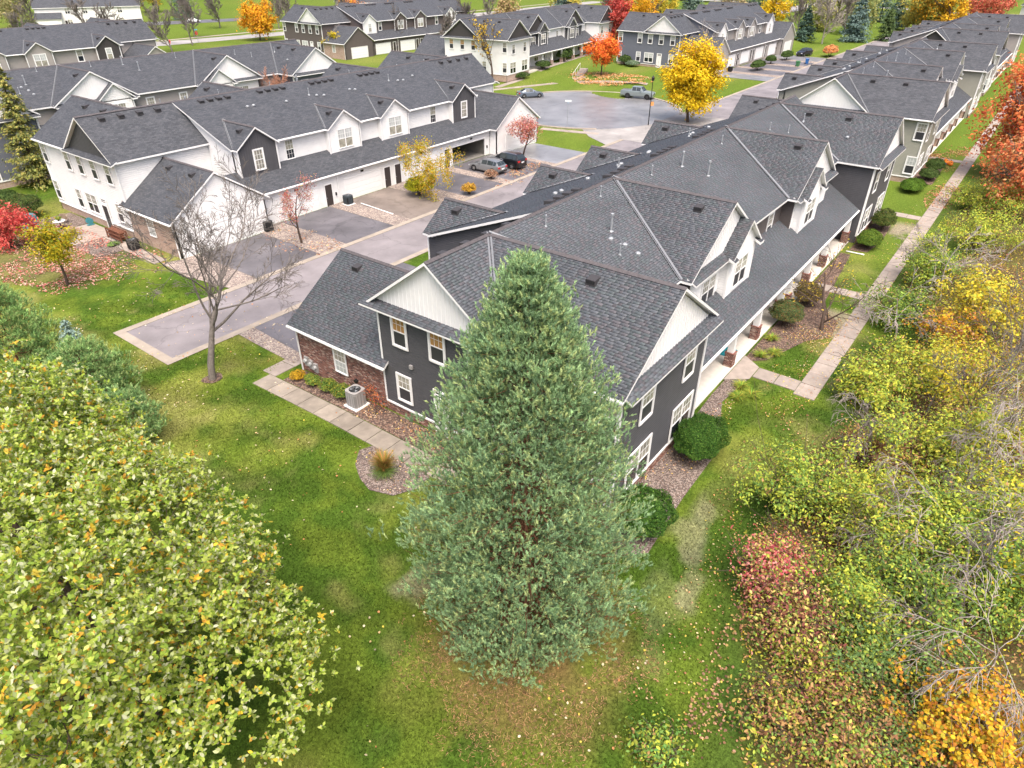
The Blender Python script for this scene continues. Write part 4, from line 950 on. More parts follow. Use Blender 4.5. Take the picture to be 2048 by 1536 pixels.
# ---- pine with long soft needles
def pine(px, base, H, prof, label, nwh=26, per=8, clumps=6, shoots=8, needles=24, nl=.10, tone=((.075, .13, .078), (.10, .16, .09), (.055, .105, .068), (.16, .20, .10)), tilt=.25, name='pine_tree', group=None, zmin=.5, fur=.012, cs=.2):
    g = Vector((base[0], base[1], gh(base[0], base[1]))); root = empty(name, g, 0, label, 'tree', group)
    zs = np.array([p[0] for p in prof]); rs = np.array([p[1] for p in prof])
    tr = [(np.array([(0, 0, H*t) for t in np.linspace(0, .97, 9)])+np.concatenate([np.zeros((1, 3)), rng.normal(size=(8, 3))*.03]), np.linspace(.013*H, .012, 9), 0)]
    br = []; cp = []; cdn = []
    for i in range(nwh):
        z = zmin+(H-zmin-.15)*(i/(nwh-1))**.92; Rz = float(np.interp(z, zs, rs)); ph = rng.random()*6.28
        npb = per if Rz > 1 else max(4, per-3)
        for k in range(npb):
            a = ph+2*np.pi*(k+rng.random()*.5)/npb; L = Rz*(.82+.3*rng.random()); d = np.array((math.cos(a), math.sin(a), 0))
            t = np.linspace(0, 1, 6)[:, None]; sag = tilt*L*(t**1.6) - .10*L*np.sin(t*np.pi)*(1 if z < H*.5 else -.5)
            P = np.array((0, 0, z-.15*L))+d*L*t+np.array((0, 0, 1.0))*sag+rng.normal(size=(6, 3))*.02*L*t
            br.append((P, np.linspace(.010+.005*L, .006, 6), 1))
            nc = max(2, int(round(clumps*min(1.0, .35+L/4.0))))
            for q in range(nc):
                f = 1-(q/max(1, nc))*.72+rng.normal()*.02; f = min(1.0, max(.2, f)); x = f*5; i0 = min(4, int(x)); p = P[i0]*(1-(x-i0))+P[i0+1]*(x-i0)
                sp = .16+.26*L*(1-f*.55); side = np.array((-d[1], d[0], 0))
                p = p+side*rng.normal()*sp+np.array((0, 0, .05+.05*rng.random()))
                cp.append(p); cdn.append(unit(d*(.55+.3*f)+np.array((0, 0, .75))+rng.normal(size=3)*.25))
    for z in np.linspace(H*.93, H, 6): cp.append(np.array((rng.normal()*.05, rng.normal()*.05, z))); cdn.append(np.array((0, 0, 1.)))
    cp = np.array(cp); cdn = np.array(cdn); nC = len(cp); ns = nC*shoots
    # each clump is a fan of upright finger-like shoots, each shoot a brush of needles
    ci = np.repeat(np.arange(nC), shoots); hz_ = cdn[ci]*np.array((1, 1, .35)); sd = unit(hz_*.55+np.array((0, 0, .75))+rng.normal(size=(ns, 3))*np.array((.34, .34, .18)))
    ds = rng.normal(size=(ns, 3)); ds[:, 2] *= .35; pr_ = cs*(.7+.6*rng.random((nC, 1))); so = cp[ci]+unit(ds)*pr_[ci]*rng.random((ns, 1))**.5; sl = cs*.55*(.7+.7*rng.random((ns, 1)))
    lead = rng.integers(0, 1, 0); top = np.stack([rng.normal(size=26)*.16, rng.normal(size=26)*.16, H-.55+.5*rng.random(26)], 1); so[-26:] = top; sd[-26:] = unit(np.array((0, 0, 1.))+rng.normal(size=(26, 3))*.15); sl[-26:] = .3
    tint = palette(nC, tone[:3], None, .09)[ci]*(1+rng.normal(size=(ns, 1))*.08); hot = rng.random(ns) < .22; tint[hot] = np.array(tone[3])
    ni = np.repeat(np.arange(ns), needles); nn = len(ni); f = rng.random((nn, 1))
    s3 = sd[ni]; b0 = so[ni]+s3*sl[ni]*f; side = unit(np.cross(s3, randdir(nn))); nd = unit(s3*(.8+.9*f)+side*.8)
    ln = nl*(.7+.5*rng.random((nn, 1))); wv = unit(np.cross(nd, randdir(nn)))*fur*.5
    V = np.stack([b0-wv, b0+wv, b0+nd*ln], 1).reshape(-1, 3)
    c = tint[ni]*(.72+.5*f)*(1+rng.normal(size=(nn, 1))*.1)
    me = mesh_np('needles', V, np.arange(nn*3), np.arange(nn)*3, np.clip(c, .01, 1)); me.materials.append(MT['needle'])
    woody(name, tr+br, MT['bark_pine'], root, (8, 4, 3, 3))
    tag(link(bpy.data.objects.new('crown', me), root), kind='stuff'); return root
# ---- spruce: drooping dense branches
def spruce(base, H, Rb, label, n=9000, tone=((.05, .075, .03), (.08, .10, .04), (.10, .10, .04)), name='spruce_tree', size=.16, group=None):
    g = Vector((base[0], base[1], gh(base[0], base[1]))); root = empty(name, g, 0, label, 'tree', group)
    woody(name, [(np.array([(0, 0, H*t) for t in np.linspace(0, .98, 6)]), np.linspace(.016*H, .01, 6), 0)], MT['bark'], root)
    nb = 260; z = H*(.03+.95*rng.random(nb)**.85); a = rng.random(nb)*6.28; L = Rb*(1-z/H)**.85*(.75+.4*rng.random(nb))+.12
    k = rng.choice(nb, n, p=(L/L.sum())); f = rng.random(n)**.6
    x = np.stack([np.cos(a[k])*L[k]*f, np.sin(a[k])*L[k]*f, z[k]-.22*L[k]*f+.12*L[k]*f*f], 1)
    sp = rng.normal(size=(n, 3))*np.stack([.13*L[k], .13*L[k], .05*L[k]+.02], 1); x = x+sp
    nr = unit(np.stack([np.cos(a[k])*.4, np.sin(a[k])*.4, np.full(n, .8)], 1)+rng.normal(size=(n, 3))*.35)
    ax = np.stack([np.cos(a[k]), np.sin(a[k]), np.full(n, -.35)], 1)+rng.normal(size=(n, 3))*.4
    me = leaves_mesh('crown', x, nr, size*(.6+.8*rng.random(n)), palette(n, tone, None, .2), MT['needle'], 'quad', ax)
    tag(link(bpy.data.objects.new('crown', me), root), kind='stuff'); return root
def leafy(name, base, H, R_, label, cols, w=None, n=9000, size=.2, trunk=.25, cz=.62, rz=.42, group=None, bark='bark', shell=.35, clump=.6, nclump=80, maxlev=3, kids=(7, 5, 4), lens=(.55, .5, .5), up=(.05, .1, .08), ang=(.9, .7, .7), shape='quad', tr=.022, start=.25, jit=.18, blobs=None, cat='tree', dens=1.0, lean=(0, 0), seg=5):
    """broad-leaved tree: trunk, limbs and a crown of single leaves"""
    g = Vector((base[0], base[1], gh(base[0], base[1]))); root = empty(name, g, 0, label, cat, group)
    out, tips = [], []
    if maxlev >= 0:
        grow(out, tips, np.zeros(3), unit(np.array((lean[0], lean[1], 1.0))), H*.8, tr*H, 0, maxlev, dict(up=(.0,)+up, kids=kids, len=lens, ang=ang, start=trunk, rk=.5, wob=.1, rmin=.008+.0003*H, seg=seg))
        woody(name, out, MT[bark], root)
    if n:
        bl = blobs or [((lean[0]*H*.6, lean[1]*H*.6, H*cz), (R_, R_, H*rz))]
        o = crown('crown', bl, int(n*dens), size, cols, w, MT['leaf'], root, shape, .5, shell, clump, jit, nclump); tag(o, kind='stuff')
    return root
def bush(name, base, rx, ry, h, label, cols, w=None, n=4000, size=.08, group=None, cat='shrub', shape='quad', z0=None, rotz=0.0, jit=.2):
    """clipped or loose shrub: a dense mound of small leaves over stems"""
    g = Vector((base[0], base[1], gh(base[0], base[1]) if z0 is None else z0)); root = empty(name, g, rotz, label, cat, group)
    d = randdir(n); d[:, 2] = np.abs(d[:, 2])*1.15-.15; d = unit(d)
    lump = 1+.10*np.sin(d[:, 0:1]*7+base[0])*np.cos(d[:, 1:2]*6+base[1])+.05*np.sin(d[:, 2:3]*13)
    rad = (.80+.22*rng.random((n, 1))**.7)*lump
    p = d*rad*np.array((rx, ry, h*.52))+np.array((0, 0, h*.47)); p[:, 2] = np.maximum(p[:, 2], .02)
    nr = unit(d+rng.normal(size=(n, 3))*.55+np.array((0, 0, .25)))
    me = leaves_mesh('foliage', p, nr, size*(.6+.8*rng.random(n)), palette(n, cols, w, jit), MT['leaf'], shape)
    tag(link(bpy.data.objects.new('foliage', me), root), kind='stuff')
    st = [(np.array([(rng.normal()*.1*rx, rng.normal()*.1*ry, 0), (math.cos(a)*rx*.35, math.sin(a)*ry*.35, h*.45), (math.cos(a)*rx*.7, math.sin(a)*ry*.7, h*.75)]), np.array((.03, .02, .01)), 1) for a in np.linspace(0, 6.28, 9)[:-1]]
    o = link(bpy.data.objects.new('stems', tubes_mesh('stems', [(a, b) for a, b, c in st], 4, MT['bark'])), root)
    # a dark inner mass of twigs keeps the mound from being see-through
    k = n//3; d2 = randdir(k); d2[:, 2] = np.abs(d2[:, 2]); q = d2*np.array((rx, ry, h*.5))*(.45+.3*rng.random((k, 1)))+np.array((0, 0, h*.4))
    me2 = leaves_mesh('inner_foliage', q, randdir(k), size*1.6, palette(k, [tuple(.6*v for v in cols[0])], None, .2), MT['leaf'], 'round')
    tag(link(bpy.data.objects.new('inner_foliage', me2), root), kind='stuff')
    return root
# ------------------------------------------------------------------ the large trees
pine(None, PINE, 14.85, [(0, 2.0), (.8, 3.2), (2, 4.1), (4, 4.2), (6.3, 3.85), (8.4, 3.25), (10.4, 2.5), (12.1, 1.7), (13.5, .95), (14.3, .5), (14.85, .1)],
     'huge bushy blue green pine in front of the charcoal townhouse corner', nwh=33, per=12, clumps=11, shoots=9, needles=19, nl=.10, fur=.027, cs=.33,
     tone=((.26, .40, .20), (.31, .45, .22), (.21, .33, .175), (.43, .52, .23)))
pine(None, (9.6, 42.6), 7.4, [(0, 1.6), (1.5, 2.5), (3, 2.4), (5, 1.6), (7.3, .1)], 'bright green pine at the left edge above the oak', nwh=18, per=8, clumps=6, shoots=12, needles=15, nl=.12, tone=((.26, .42, .14), (.32, .48, .17), (.20, .34, .12), (.42, .52, .2)), fur=.03, cs=.32)
pine(None, (11.2, 38.2), 4.0, [(0, 1.8), (1.2, 2.4), (2.5, 1.9), (4.6, .15)], 'low spreading green pine between the oak and the lawn', nwh=13, per=8, clumps=6, shoots=12, needles=15, nl=.12, tone=((.25, .41, .15), (.31, .46, .17), (.19, .33, .12), (.4, .5, .2)), fur=.03, cs=.32)
pine(None, (10.6, 33.2), 3.0, [(0, 1.3), (1.0, 1.7), (2.2, 1.2), (3.4, .1)], 'smallest green pine at the lawn edge beside the oak', nwh=10, per=7, clumps=6, shoots=12, needles=15, nl=.12, tone=((.24, .39, .15), (.29, .44, .17), (.18, .31, .12), (.38, .48, .2)), fur=.03, cs=.30)
spruce((11.9, 40.6), 4.6, 1.4, 'small blue spruce between the two green pines', 5000, ((.24, .34, .29), (.30, .40, .35), (.19, .28, .24)), 'blue_spruce', .14)
# oak at the lower left: leaf by leaf
def oak():
    c = Vector((3.2, 17.6, 0)); root = empty('oak_tree', (c.x, c.y, 0), 0, 'big oak filling the lower left corner, green leaves turning gold', 'tree')
    out, tips = [], []
    grow(out, tips, np.zeros(3), np.array((0, 0, 1.)), 9.5, .2, 0, 3, dict(up=(0, .03, .05, .05), kids=(13, 6, 4), len=(.62, .5, .5), ang=(1.15, .8, .7), start=.16, rk=.5, wob=.08, rmin=.012))
    woody('oak', out, MT['bark'], root)
    o_ = np.array((c.x, c.y, 0)); blobs = [(np.array(q)-o_, r) for q, r in (((3.0, 16.8, 6.4), (4.4, 5.0, 4.4)), ((3.4, 22.0, 7.8), (3.6, 4.2, 4.0)), ((4.0, 13.4, 4.4), (3.0, 2.8, 2.8)), ((1.0, 14, 8), (3, 3, 3)), ((4.8, 19.8, 6.0), (2.9, 2.9, 3.0)), ((5.6, 16.2, 4.6), (2.2, 2.2, 2.2)), ((5.4, 23.2, 6.6), (2.2, 2.4, 2.4)))]
    # boughs carry sprays of rosettes; each rosette is a bunch of upright leaves, paler on top, golden below
    vol = np.array([np.prod(r)**(2/3) for _, r in blobs]); vol = vol/vol.sum(); nb = 1250; P = []; D = []
    for (cc, r), f in zip(blobs, vol):
        k = int(nb*f); d = randdir(k); d[:, 2] = np.where(d[:, 2] < -.3, -d[:, 2], d[:, 2]); rad = .70+.30*rng.random((k, 1))**.6
        P.append(d*rad*np.array(r)+np.array(cc)); D.append(unit(d+np.array((0, 0, .5))))
    P = np.concatenate(P); D = np.concatenate(D); g = np.sin(P[:, 0]*1.3+1)*np.sin(P[:, 1]*1.2+.5)+rng.normal(size=len(P))*.2; keep = g < .62; P, D = P[keep], D[keep]
    j = rng.integers(0, len(P), 14500); Q = P[j]+rng.normal(size=(len(j), 3))*np.array((.36, .36, .26)); DD = unit(D[j]*.8+np.array((0, 0, .75))+rng.normal(size=(len(j), 3))*.28)
    m_ = 8; k = len(Q)*m_; i = np.repeat(np.arange(len(Q)), m_); ph = rng.random(k)*6.283; up_ = np.tile(np.linspace(0, 1, m_), len(Q))
    t1 = unit(np.cross(DD, randdir(len(DD)))); t2 = np.cross(DD, t1); rd = t1[i]*np.cos(ph)[:, None]+t2[i]*np.sin(ph)[:, None]
    ax = unit(rd*(1.05-.65*up_)[:, None]+DD[i]*(.15+.85*up_)[:, None]); L = .15*(.7+.5*rng.random(k))
    nr = unit(np.cross(ax, np.cross(DD[i], ax))+rng.normal(size=(k, 3))*.22)
    pos = Q[i]+ax*(L*.5)[:, None]+rng.normal(size=(k, 3))*.02
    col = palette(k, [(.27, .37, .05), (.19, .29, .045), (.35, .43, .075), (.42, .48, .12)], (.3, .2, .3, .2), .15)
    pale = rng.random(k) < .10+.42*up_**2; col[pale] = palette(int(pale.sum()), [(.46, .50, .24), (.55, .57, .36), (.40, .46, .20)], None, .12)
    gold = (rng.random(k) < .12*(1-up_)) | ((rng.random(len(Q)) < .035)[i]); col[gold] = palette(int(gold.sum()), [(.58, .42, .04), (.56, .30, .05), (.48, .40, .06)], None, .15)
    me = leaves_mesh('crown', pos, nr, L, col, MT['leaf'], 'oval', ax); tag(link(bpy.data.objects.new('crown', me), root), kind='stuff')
oak()
# bare tree on the left lawn: ascending limbs, thin twigs
def bare(name, base, H, label, kids=(9, 8, 6), lens=(.62, .55, .5), ang=(.75, .6, .6), up=(.12, .06, .03), trunk=.22, bark='bark_grey', tr=.018, maxlev=3, group=None, leaves=None, sp=.8, rmin=.007, lean=(0, 0), wob=.11, seg=6):
    g = Vector((base[0], base[1], gh(base[0], base[1]))); root = empty(name, g, 0, label, 'tree', group); out, tips = [], []
    grow(out, tips, np.zeros(3), unit(np.array((lean[0], lean[1], 1.))), H*sp, tr*H, 0, maxlev, dict(up=(0,)+up, kids=kids, len=lens, ang=ang, start=trunk, rk=.52, wob=wob, rmin=rmin, taper=.72, seg=seg))
    woody(name, out, MT[bark], root, (8, 5, 3, 3))
    if leaves:
        n, size, cols, w = leaves; T = np.array([t[0] for t in tips]); i = rng.integers(0, len(T), n); p = T[i]+rng.normal(size=(n, 3))*.16
        me = leaves_mesh('crown', p, unit(rng.normal(size=(n, 3))+np.array((0, 0, .8))), size*(.7+.6*rng.random(n)), palette(n, cols, w, .2), MT['leaf'], 'quad'); tag(link(bpy.data.objects.new('crown', me), root), kind='stuff')
    return root
bare('bare_tree', (16.85, 35.55), 13.0, 'tall bare tree with brown trunk on the lawn beside the alley end', kids=(13, 9, 7, 4), lens=(1.2, .52, .46, .5), ang=(.85, .65, .6, .6), up=(.08, .04, .02, 0), trunk=.42, sp=.5, maxlev=4, rmin=.011, lean=(.115, -.10))
# small trees of the alley
leafy('young_tree', (17.9, 56.9), 5.3, 1.9, 'small yellow green tree on the lawn before the white row', [(.34, .32, .02), (.42, .36, .02), (.22, .27, .03), (.45, .30, .02)], n=5200, size=.17, cz=.64, rz=.36, clump=.55, nclump=60, shell=.2, kids=(6, 4, 3), maxlev=2, trunk=.3)
spruce((28.2, 86.2), 13.6, 2.5, 'tall yellow green spruce at the far corner of the white row', 9000, ((.22, .25, .07), (.30, .30, .08), (.15, .18, .07), (.35, .30, .09)), size=.28)
bare('crab_apple_tree', (34.7, 49.6), 6.0, 'small crab apple with sparse coral leaves between two driveways', kids=(7, 6, 5), trunk=.22, bark='bark', leaves=(2300, .12, [(.50, .17, .13), (.55, .25, .20), (.36, .09, .08), (.45, .38, .10)], (.4, .3, .2, .1)), ang=(.9, .7, .7), sp=.7)
leafy('crab_apple_tree', (71.5, 52.0), 5.3, 2.3, 'pink and rust crab apple at the last driveway of the white row', [(.50, .17, .17), (.55, .30, .28), (.36, .10, .08), (.48, .22, .10)], n=4200, size=.17, cz=.62, rz=.34, clump=.5, nclump=60, shell=.2, maxlev=2, trunk=.25)
def birch():
    root = empty('birch_tree', (51.6, 50.4, gh(51.6, 50.4)), 0, 'drooping yellow birch with white stems in the gravel by the driveway', 'tree'); out, tips = [], []
    for a, L in ((.4, 5.6), (2.2, 5.0), (-.6, 5.2), (-1.7, 4.2)):
        grow(out, tips, np.zeros(3), unit(np.array((math.cos(a)*.35, math.sin(a)*.35, 1.))), L, .075, 0, 2, dict(up=(-.05, -.1, -.2), kids=(8, 5), len=(.42, .5), ang=(.9, .7), start=.35, rk=.5, wob=.1, rmin=.008, seg=6))
    woody('birch', out, MT['bark_birch'], root); T = np.array([t[0] for t in tips]); n = 5200; i = rng.integers(0, len(T), n)
    p = T[i]+rng.normal(size=(n, 3))*np.array((.22, .22, .35)); col = palette(n, [(.52, .36, .03), (.55, .30, .03), (.45, .38, .04), (.35, .36, .03)], None, .15)
    me = leaves_mesh('crown', p, randdir(n), .19, col, MT['leaf'], 'quad'); tag(link(bpy.data.objects.new('crown', me), root), kind='stuff')
birch()
bush('golden_shrub', (51.2, 50.9), 1.5, 1.5, 2.0, 'bright lime yellow shrub at the foot of the birch', [(.36, .36, .02), (.42, .40, .02), (.25, .30, .02)], n=4500, size=.13)
bush('golden_shrub', (54.8, 47.0), .9, .8, 1.2, 'wispy golden shrub at the kerb between driveways', [(.55, .36, .04), (.50, .28, .06)], n=900, size=.13)
bush('golden_shrub', (60.6, 48.6), .8, .8, 1.1, 'thin rust and cream shrub beside the silver wagon', [(.40, .22, .14), (.45, .33, .22), (.30, .16, .10)], n=800, size=.12)
# trees round the turning circle
leafy('maple_tree', (102.4, 43.6), 10.8, 4.6, 'large golden yellow maple by the turning circle', [(.70, .48, .015), (.74, .54, .02), (.62, .40, .015), (.70, .56, .04)], n=19000, size=.34, cz=.56, rz=.47, clump=1.0, nclump=150, shell=.3, trunk=.2, maxlev=2)
leafy('maple_tree', (128.7, 74.5), 7.3, 3.6, 'round orange red maple on the bank beside the steps', [(.72, .17, .03), (.78, .28, .05), (.62, .10, .03)], n=8000, size=.32, cz=.66, rz=.34, clump=.8, nclump=90, shell=.3, maxlev=2, trunk=.3)
leafy('maple_tree', (166, 92.5), 14.5, 4.2, 'tall crimson maple between the white and blue grey rows', [(.55, .08, .06), (.62, .16, .13), (.45, .06, .05)], n=8000, size=.42, cz=.55, rz=.45, clump=1.0, nclump=90, shell=.3, maxlev=2)
bare('bare_tree', (110.8, 88.2), 12.0, 'bare tree standing in front of the white row with brown gables', kids=(9, 8, 6), bark='bark', rmin=.02, trunk=.3, sp=.7, ang=(.8, .6, .6), leaves=(260, .45, [(.62, .42, .05)], None))
leafy('maple_tree', (139.5, 59.0), 10.5, 4.0, 'half bare maple with scarlet leaves before the blue grey garages', [(.62, .10, .04), (.70, .20, .05)], n=700, size=.4, cz=.42, rz=.3, clump=.6, nclump=16, shell=.4, maxlev=3, kids=(8, 7, 6), bark='bark_pale', blobs=[((1.0, -1.5, 3.4), (2.2, 2.2, 1.4)), ((-2.0, .5, 5.2), (1.2, 1.2, 1.2))])
# right hand wood edge
leafy('maple_tree', (96.0, 1.2), 14.0, 5.6, 'tall orange red maple at the right edge beyond the sidewalk', [(.66, .17, .06), (.72, .26, .08), (.55, .10, .05), (.60, .30, .12)], n=15000, size=.34, cz=.52, rz=.46, clump=1.2, nclump=170, shell=.3, maxlev=3, kids=(9, 5, 4), bark='bark_grey')
leafy('maple_tree', (80.0, -.6), 9.0, 3.6, 'lower orange maple leaning over the sidewalk at the right edge', [(.66, .22, .08), (.62, .15, .07), (.55, .32, .14)], n=6500, size=.28, cz=.55, rz=.4, clump=1.0, nclump=80, shell=.3, maxlev=3, kids=(8, 5, 4), bark='bark_grey')
bare('bare_crab_tree', (45.5, 7.6), 5.8, 'dark multi stem bare crab tree beside the front sidewalk', kids=(8, 8, 6), lens=(.75, .6, .5), ang=(.95, .7, .65), trunk=.12, bark='bark', tr=.024, sp=.68, rmin=.009, up=(.03, .0, -.03), leaves=(200, .16, [(.62, .50, .06), (.60, .38, .05)], None))
MT['bark_russet'] = mat('russet_twig', (.42, .22, .15), .9, .1)
# ------------------------------------------------------------------ the wood edge at the right, shrub by shrub
def loose(px, z, rx, h, label, cols, w=None, n=5000, size=.075, name='wild_shrub', stems=9, bark='bark', shell=.25, clump=.42, nclump=60, cat='shrub', shape='oval', ry=None, jit=.2, group='shrubs of the wood edge', tall=1.0):
    p = at(px[0], px[1], z); ry = ry or rx
    root = empty(name, (p.x, p.y, gh(p.x, p.y)), 0, label, cat, group)
    L = []
    for a in np.linspace(0, 6.28, stems+1)[:-1]:
        a += rng.random(); q = np.linspace(0, 1, 6)[:, None]; d = np.array((math.cos(a)*rx, math.sin(a)*ry, 0))*(.5+.5*rng.random())
        L.append((d*q**1.3+np.array((0, 0, h))*(q**.8)*(.6+.4*rng.random())+rng.normal(size=(6, 3))*.06, np.linspace(.03, .006, 6)))
        main = L[-1][0]
        for k in range(8):
            b = main[2+k % 4]; e = b+rng.normal(size=3)*np.array((rx*.42, ry*.42, h*.22))+np.array((0, 0, h*.1)); L.append((np.stack([b, (b+e)/2+rng.normal(size=3)*.06, e]), np.array((.012, .009, .005))))
    tag(link(bpy.data.objects.new('stems', tubes_mesh('stems', L, 4, MT[bark])), root), kind='stuff')
    if n: tag(crown('foliage', [((0, 0, h*.55), (rx, ry, h*.5))], n, size, cols, w, MT['leaf'], root, shape, .5, shell, clump, jit, nclump, floor=.02), kind='stuff')
    return root
LIME = [(.44, .48, .06), (.35, .44, .065), (.56, .54, .07), (.24, .34, .065)]
GREEN = [(.19, .31, .065), (.26, .38, .075), (.36, .44, .07), (.13, .24, .055)]
DEEP = [(.11, .19, .065), (.16, .26, .085), (.22, .32, .085)]
RED = [(.56, .14, .14), (.62, .28, .24), (.40, .07, .08), (.56, .42, .16)]
WINE = [(.24, .08, .07), (.38, .16, .10), (.54, .36, .15), (.17, .065, .06), (.56, .50, .14)]
GOLD = [(.62, .42, .03), (.66, .34, .03), (.58, .24, .05), (.45, .40, .05)]
YEL = [(.66, .52, .04), (.60, .46, .05), (.50, .44, .06)]
RUST = [(.34, .17, .09), (.44, .26, .11), (.24, .12, .07), (.50, .40, .09)]
for a in (
    ((1575, 985), 1.4, 2.3, 3.0, 'pale green shrub nearest the worn earth by the round yew', GREEN+LIME[:2], 6500),
    ((1690, 1000), 1.5, 2.4, 3.0, 'lime green shrub behind the pale green one at the lawn edge', LIME, 7000),
    ((1790, 1080), 1.6, 2.5, 3.0, 'dense yellow green shrub in the middle of the thicket', LIME+GREEN[:1], 8500),
    ((1900, 1060), 1.8, 2.4, 3.2, 'green shrub under the grey arching boughs', GREEN, 8000),
    ((2010, 1010), 1.8, 2.6, 3.2, 'yellow flecked shrub at the right edge beside grey boughs', LIME+YEL[:1], 7000),
    ((1545, 1150), .9, 1.5, 2.0, 'pink red burning bush at the front of the thicket', RED, 4500),
    ((1585, 1240), .8, 1.6, 1.8, 'wine red tangle with cream leaves below the pink red bush', WINE+GREEN[:1], 3200),
    ((1700, 1200), 1.2, 2.2, 2.4, 'yellow green shrub right of the wine red tangle', LIME+GREEN, 8000),
    ((1830, 1190), 1.4, 2.4, 2.6, 'mid green shrub left of the grey trunk', GREEN+DEEP[:1], 8500),
    ((1970, 1180), 1.4, 2.3, 2.6, 'olive shrub behind the grey trunk at the right edge', GREEN+LIME[:1], 7000),
    ((1760, 1330), .9, 1.9, 1.8, 'dark green shrub beneath the long drooping bough', DEEP, 6000),
    ((1870, 1330), .8, 1.7, 1.6, 'deep green low shrub behind the orange bush', DEEP+RUST[:1], 4500),
    ((1640, 1350), .5, 1.6, 1.1, 'brown and gold vine tangle at the lawn border', RUST+WINE[:1]+LIME[:2], 3000),
    ((1560, 1420), .4, 1.4, .9, 'rust coloured brush pile near the bottom edge', RUST+GREEN[:1], 2400),
    ((1690, 1470), .5, 1.6, 1.2, 'mixed green and rust undergrowth at the bottom edge', RUST+GREEN[:2], 4500),
    ((1590, 1310), .4, .7, 1.0, 'small bright yellow green sapling at the lawn border', LIME, 1200),
    ((1800, 1470), .6, 1.5, 1.3, 'dull green bramble left of the orange bush', DEEP+RUST[:2], 4200),
    ((1310, 1500), .3, .7, .7, 'small bright green perennial clump on the lawn at the bottom', [(.12, .26, .06), (.20, .34, .08), (.34, .38, .06)], 1300),
    ((1755, 905), .6, 1.8, 1.3, 'brown fern and leaf tangle beyond the green shrubs', RUST+WINE[:1], 4200),
    ((1880, 900), 1.2, 2.4, 2.2, 'yellow green shrub before the bare brown saplings', LIME, 6500),
    ((1990, 860), 1.4, 2.6, 2.4, 'faded straw coloured shrub at the right edge', YEL[2:]+RUST[1:2]+LIME[:1], 5500),
    ((1745, 770), 1.0, 2.0, 1.9, 'round lime shrub close to the end of the sidewalk', LIME, 5500),
    ((1830, 740), 1.2, 2.4, 2.3, 'lime shrub with bare twigs poking through', LIME+YEL[2:], 5500),
    ((1940, 740), 1.6, 2.6, 2.6, 'orange tinged shrub among bare saplings', RUST[1:2]+YEL+LIME[:1], 4500),
    ((1800, 620), 1.2, 2.2, 2.2, 'grey green shrub beside the sidewalk', GREEN+DEEP[:1], 5000),
    ((1880, 545), 1.3, 2.6, 2.5, 'green shrub where the sidewalk narrows with leaves', GREEN+LIME[:1], 5000),
    ((1960, 470), 1.5, 3.0, 2.8, 'lime shrub below the red maple', LIME, 5500),
    ((2020, 400), 1.8, 3.2, 3.0, 'tallest lime shrub under the red maple at the right edge', LIME+GREEN[:1], 5500),
    ((1945, 400), 1.0, 2.4, 2.0, 'yellow green shrub hugging the sidewalk below the red maple', LIME, 4200)):
    loose(a[0], a[1], a[2]*1.15, a[3]*1.25, a[4], list(a[5])*3+LIME[:2]+GREEN[:1]+RUST[1:2], n=int(a[6]*1.15), size=.125 if a[0][1] > 900 else .15, nclump=int(55+a[2]*22), clump=.55, shell=.1)
loose((1945, 1450), 1.6, 2.5, 3.0, 'glowing orange and yellow bush in the lower right corner', GOLD, n=6500, size=.11, shape='round', nclump=170, clump=.34, name='witch_hazel')
loose((1975, 600), 3.0, 3.2, 4.6, 'bright yellow leaved young tree at the right edge', YEL+LIME[:1], n=5200, size=.15, shape='round', nclump=110, clump=.5, name='young_maple', cat='tree', group=None)
loose((1905, 640), 2.4, 2.3, 3.6, 'orange yellow sapling in front of the bright yellow tree', GOLD+RUST[:1], n=2600, size=.13, shape='round', nclump=70, clump=.4, name='young_maple', cat='tree', group=None)
def arch(px, z, H, label, kids=(7, 6, 5), lean=(0, 0), up=(-.02, -.16, -.2), bark='bark_pale', lens=(.95, .6, .55), tr=.013, trunk=.3, ang=(1.0, .6, .6), rmin=.011, name='bare_tree', maxlev=3):
    p = at(px[0], px[1], z); bare(name, (p.x, p.y), H, label, kids=kids, lens=lens, ang=ang, up=up, trunk=trunk, bark=bark, tr=tr, maxlev=maxlev, sp=.75, rmin=rmin, lean=lean, wob=.13, seg=7)
arch((1920, 1290), 0, 6.2, 'grey tree with long drooping bare boughs over the thicket', kids=(11, 8, 6), lens=(1.05, .6, .55), tr=.014)
arch((2040, 1110), 0, 6.5, 'second grey bare tree at the right edge with arching twigs', kids=(11, 8, 6), lens=(.9, .6, .55))
arch((1880, 1010), 0, 4.8, 'slender grey bare tree in the middle of the thicket', kids=(10, 8, 6), tr=.011)
arch((1960, 1420), 0, 5.0, 'grey bare sapling beside the orange bush', kids=(10, 8, 6), tr=.011)
arch((1770, 1130), 0, 4.6, 'thin grey bare shrub between the lime shrubs', kids=(9, 7, 5), tr=.009)
arch((2000, 960), 0, 6.5, 'grey bare tree arching in from the right edge', kids=(11, 8, 6), tr=.012)
arch((1690, 890), 0, 3.6, 'thin arching bare twigs near the end of the sidewalk', kids=(8, 6, 5), tr=.008)
arch((1900, 860), 0, 6.0, 'brown bare sapling cluster beyond the lime shrubs', kids=(9, 7, 5), up=(.05, .02, 0), bark='bark_grey', ang=(.7, .6, .6), tr=.014)
arch((1985, 770), 0, 6.5, 'tall brown bare sapling at the right edge', kids=(9, 7, 5), up=(.05, .02, 0), bark='bark_grey', ang=(.7, .6, .6), tr=.014)
arch((1790, 680), 0, 4.6, 'pale bare shrub leaning to the sidewalk', kids=(9, 7, 4), up=(-.03, -.05, -.05), tr=.012)
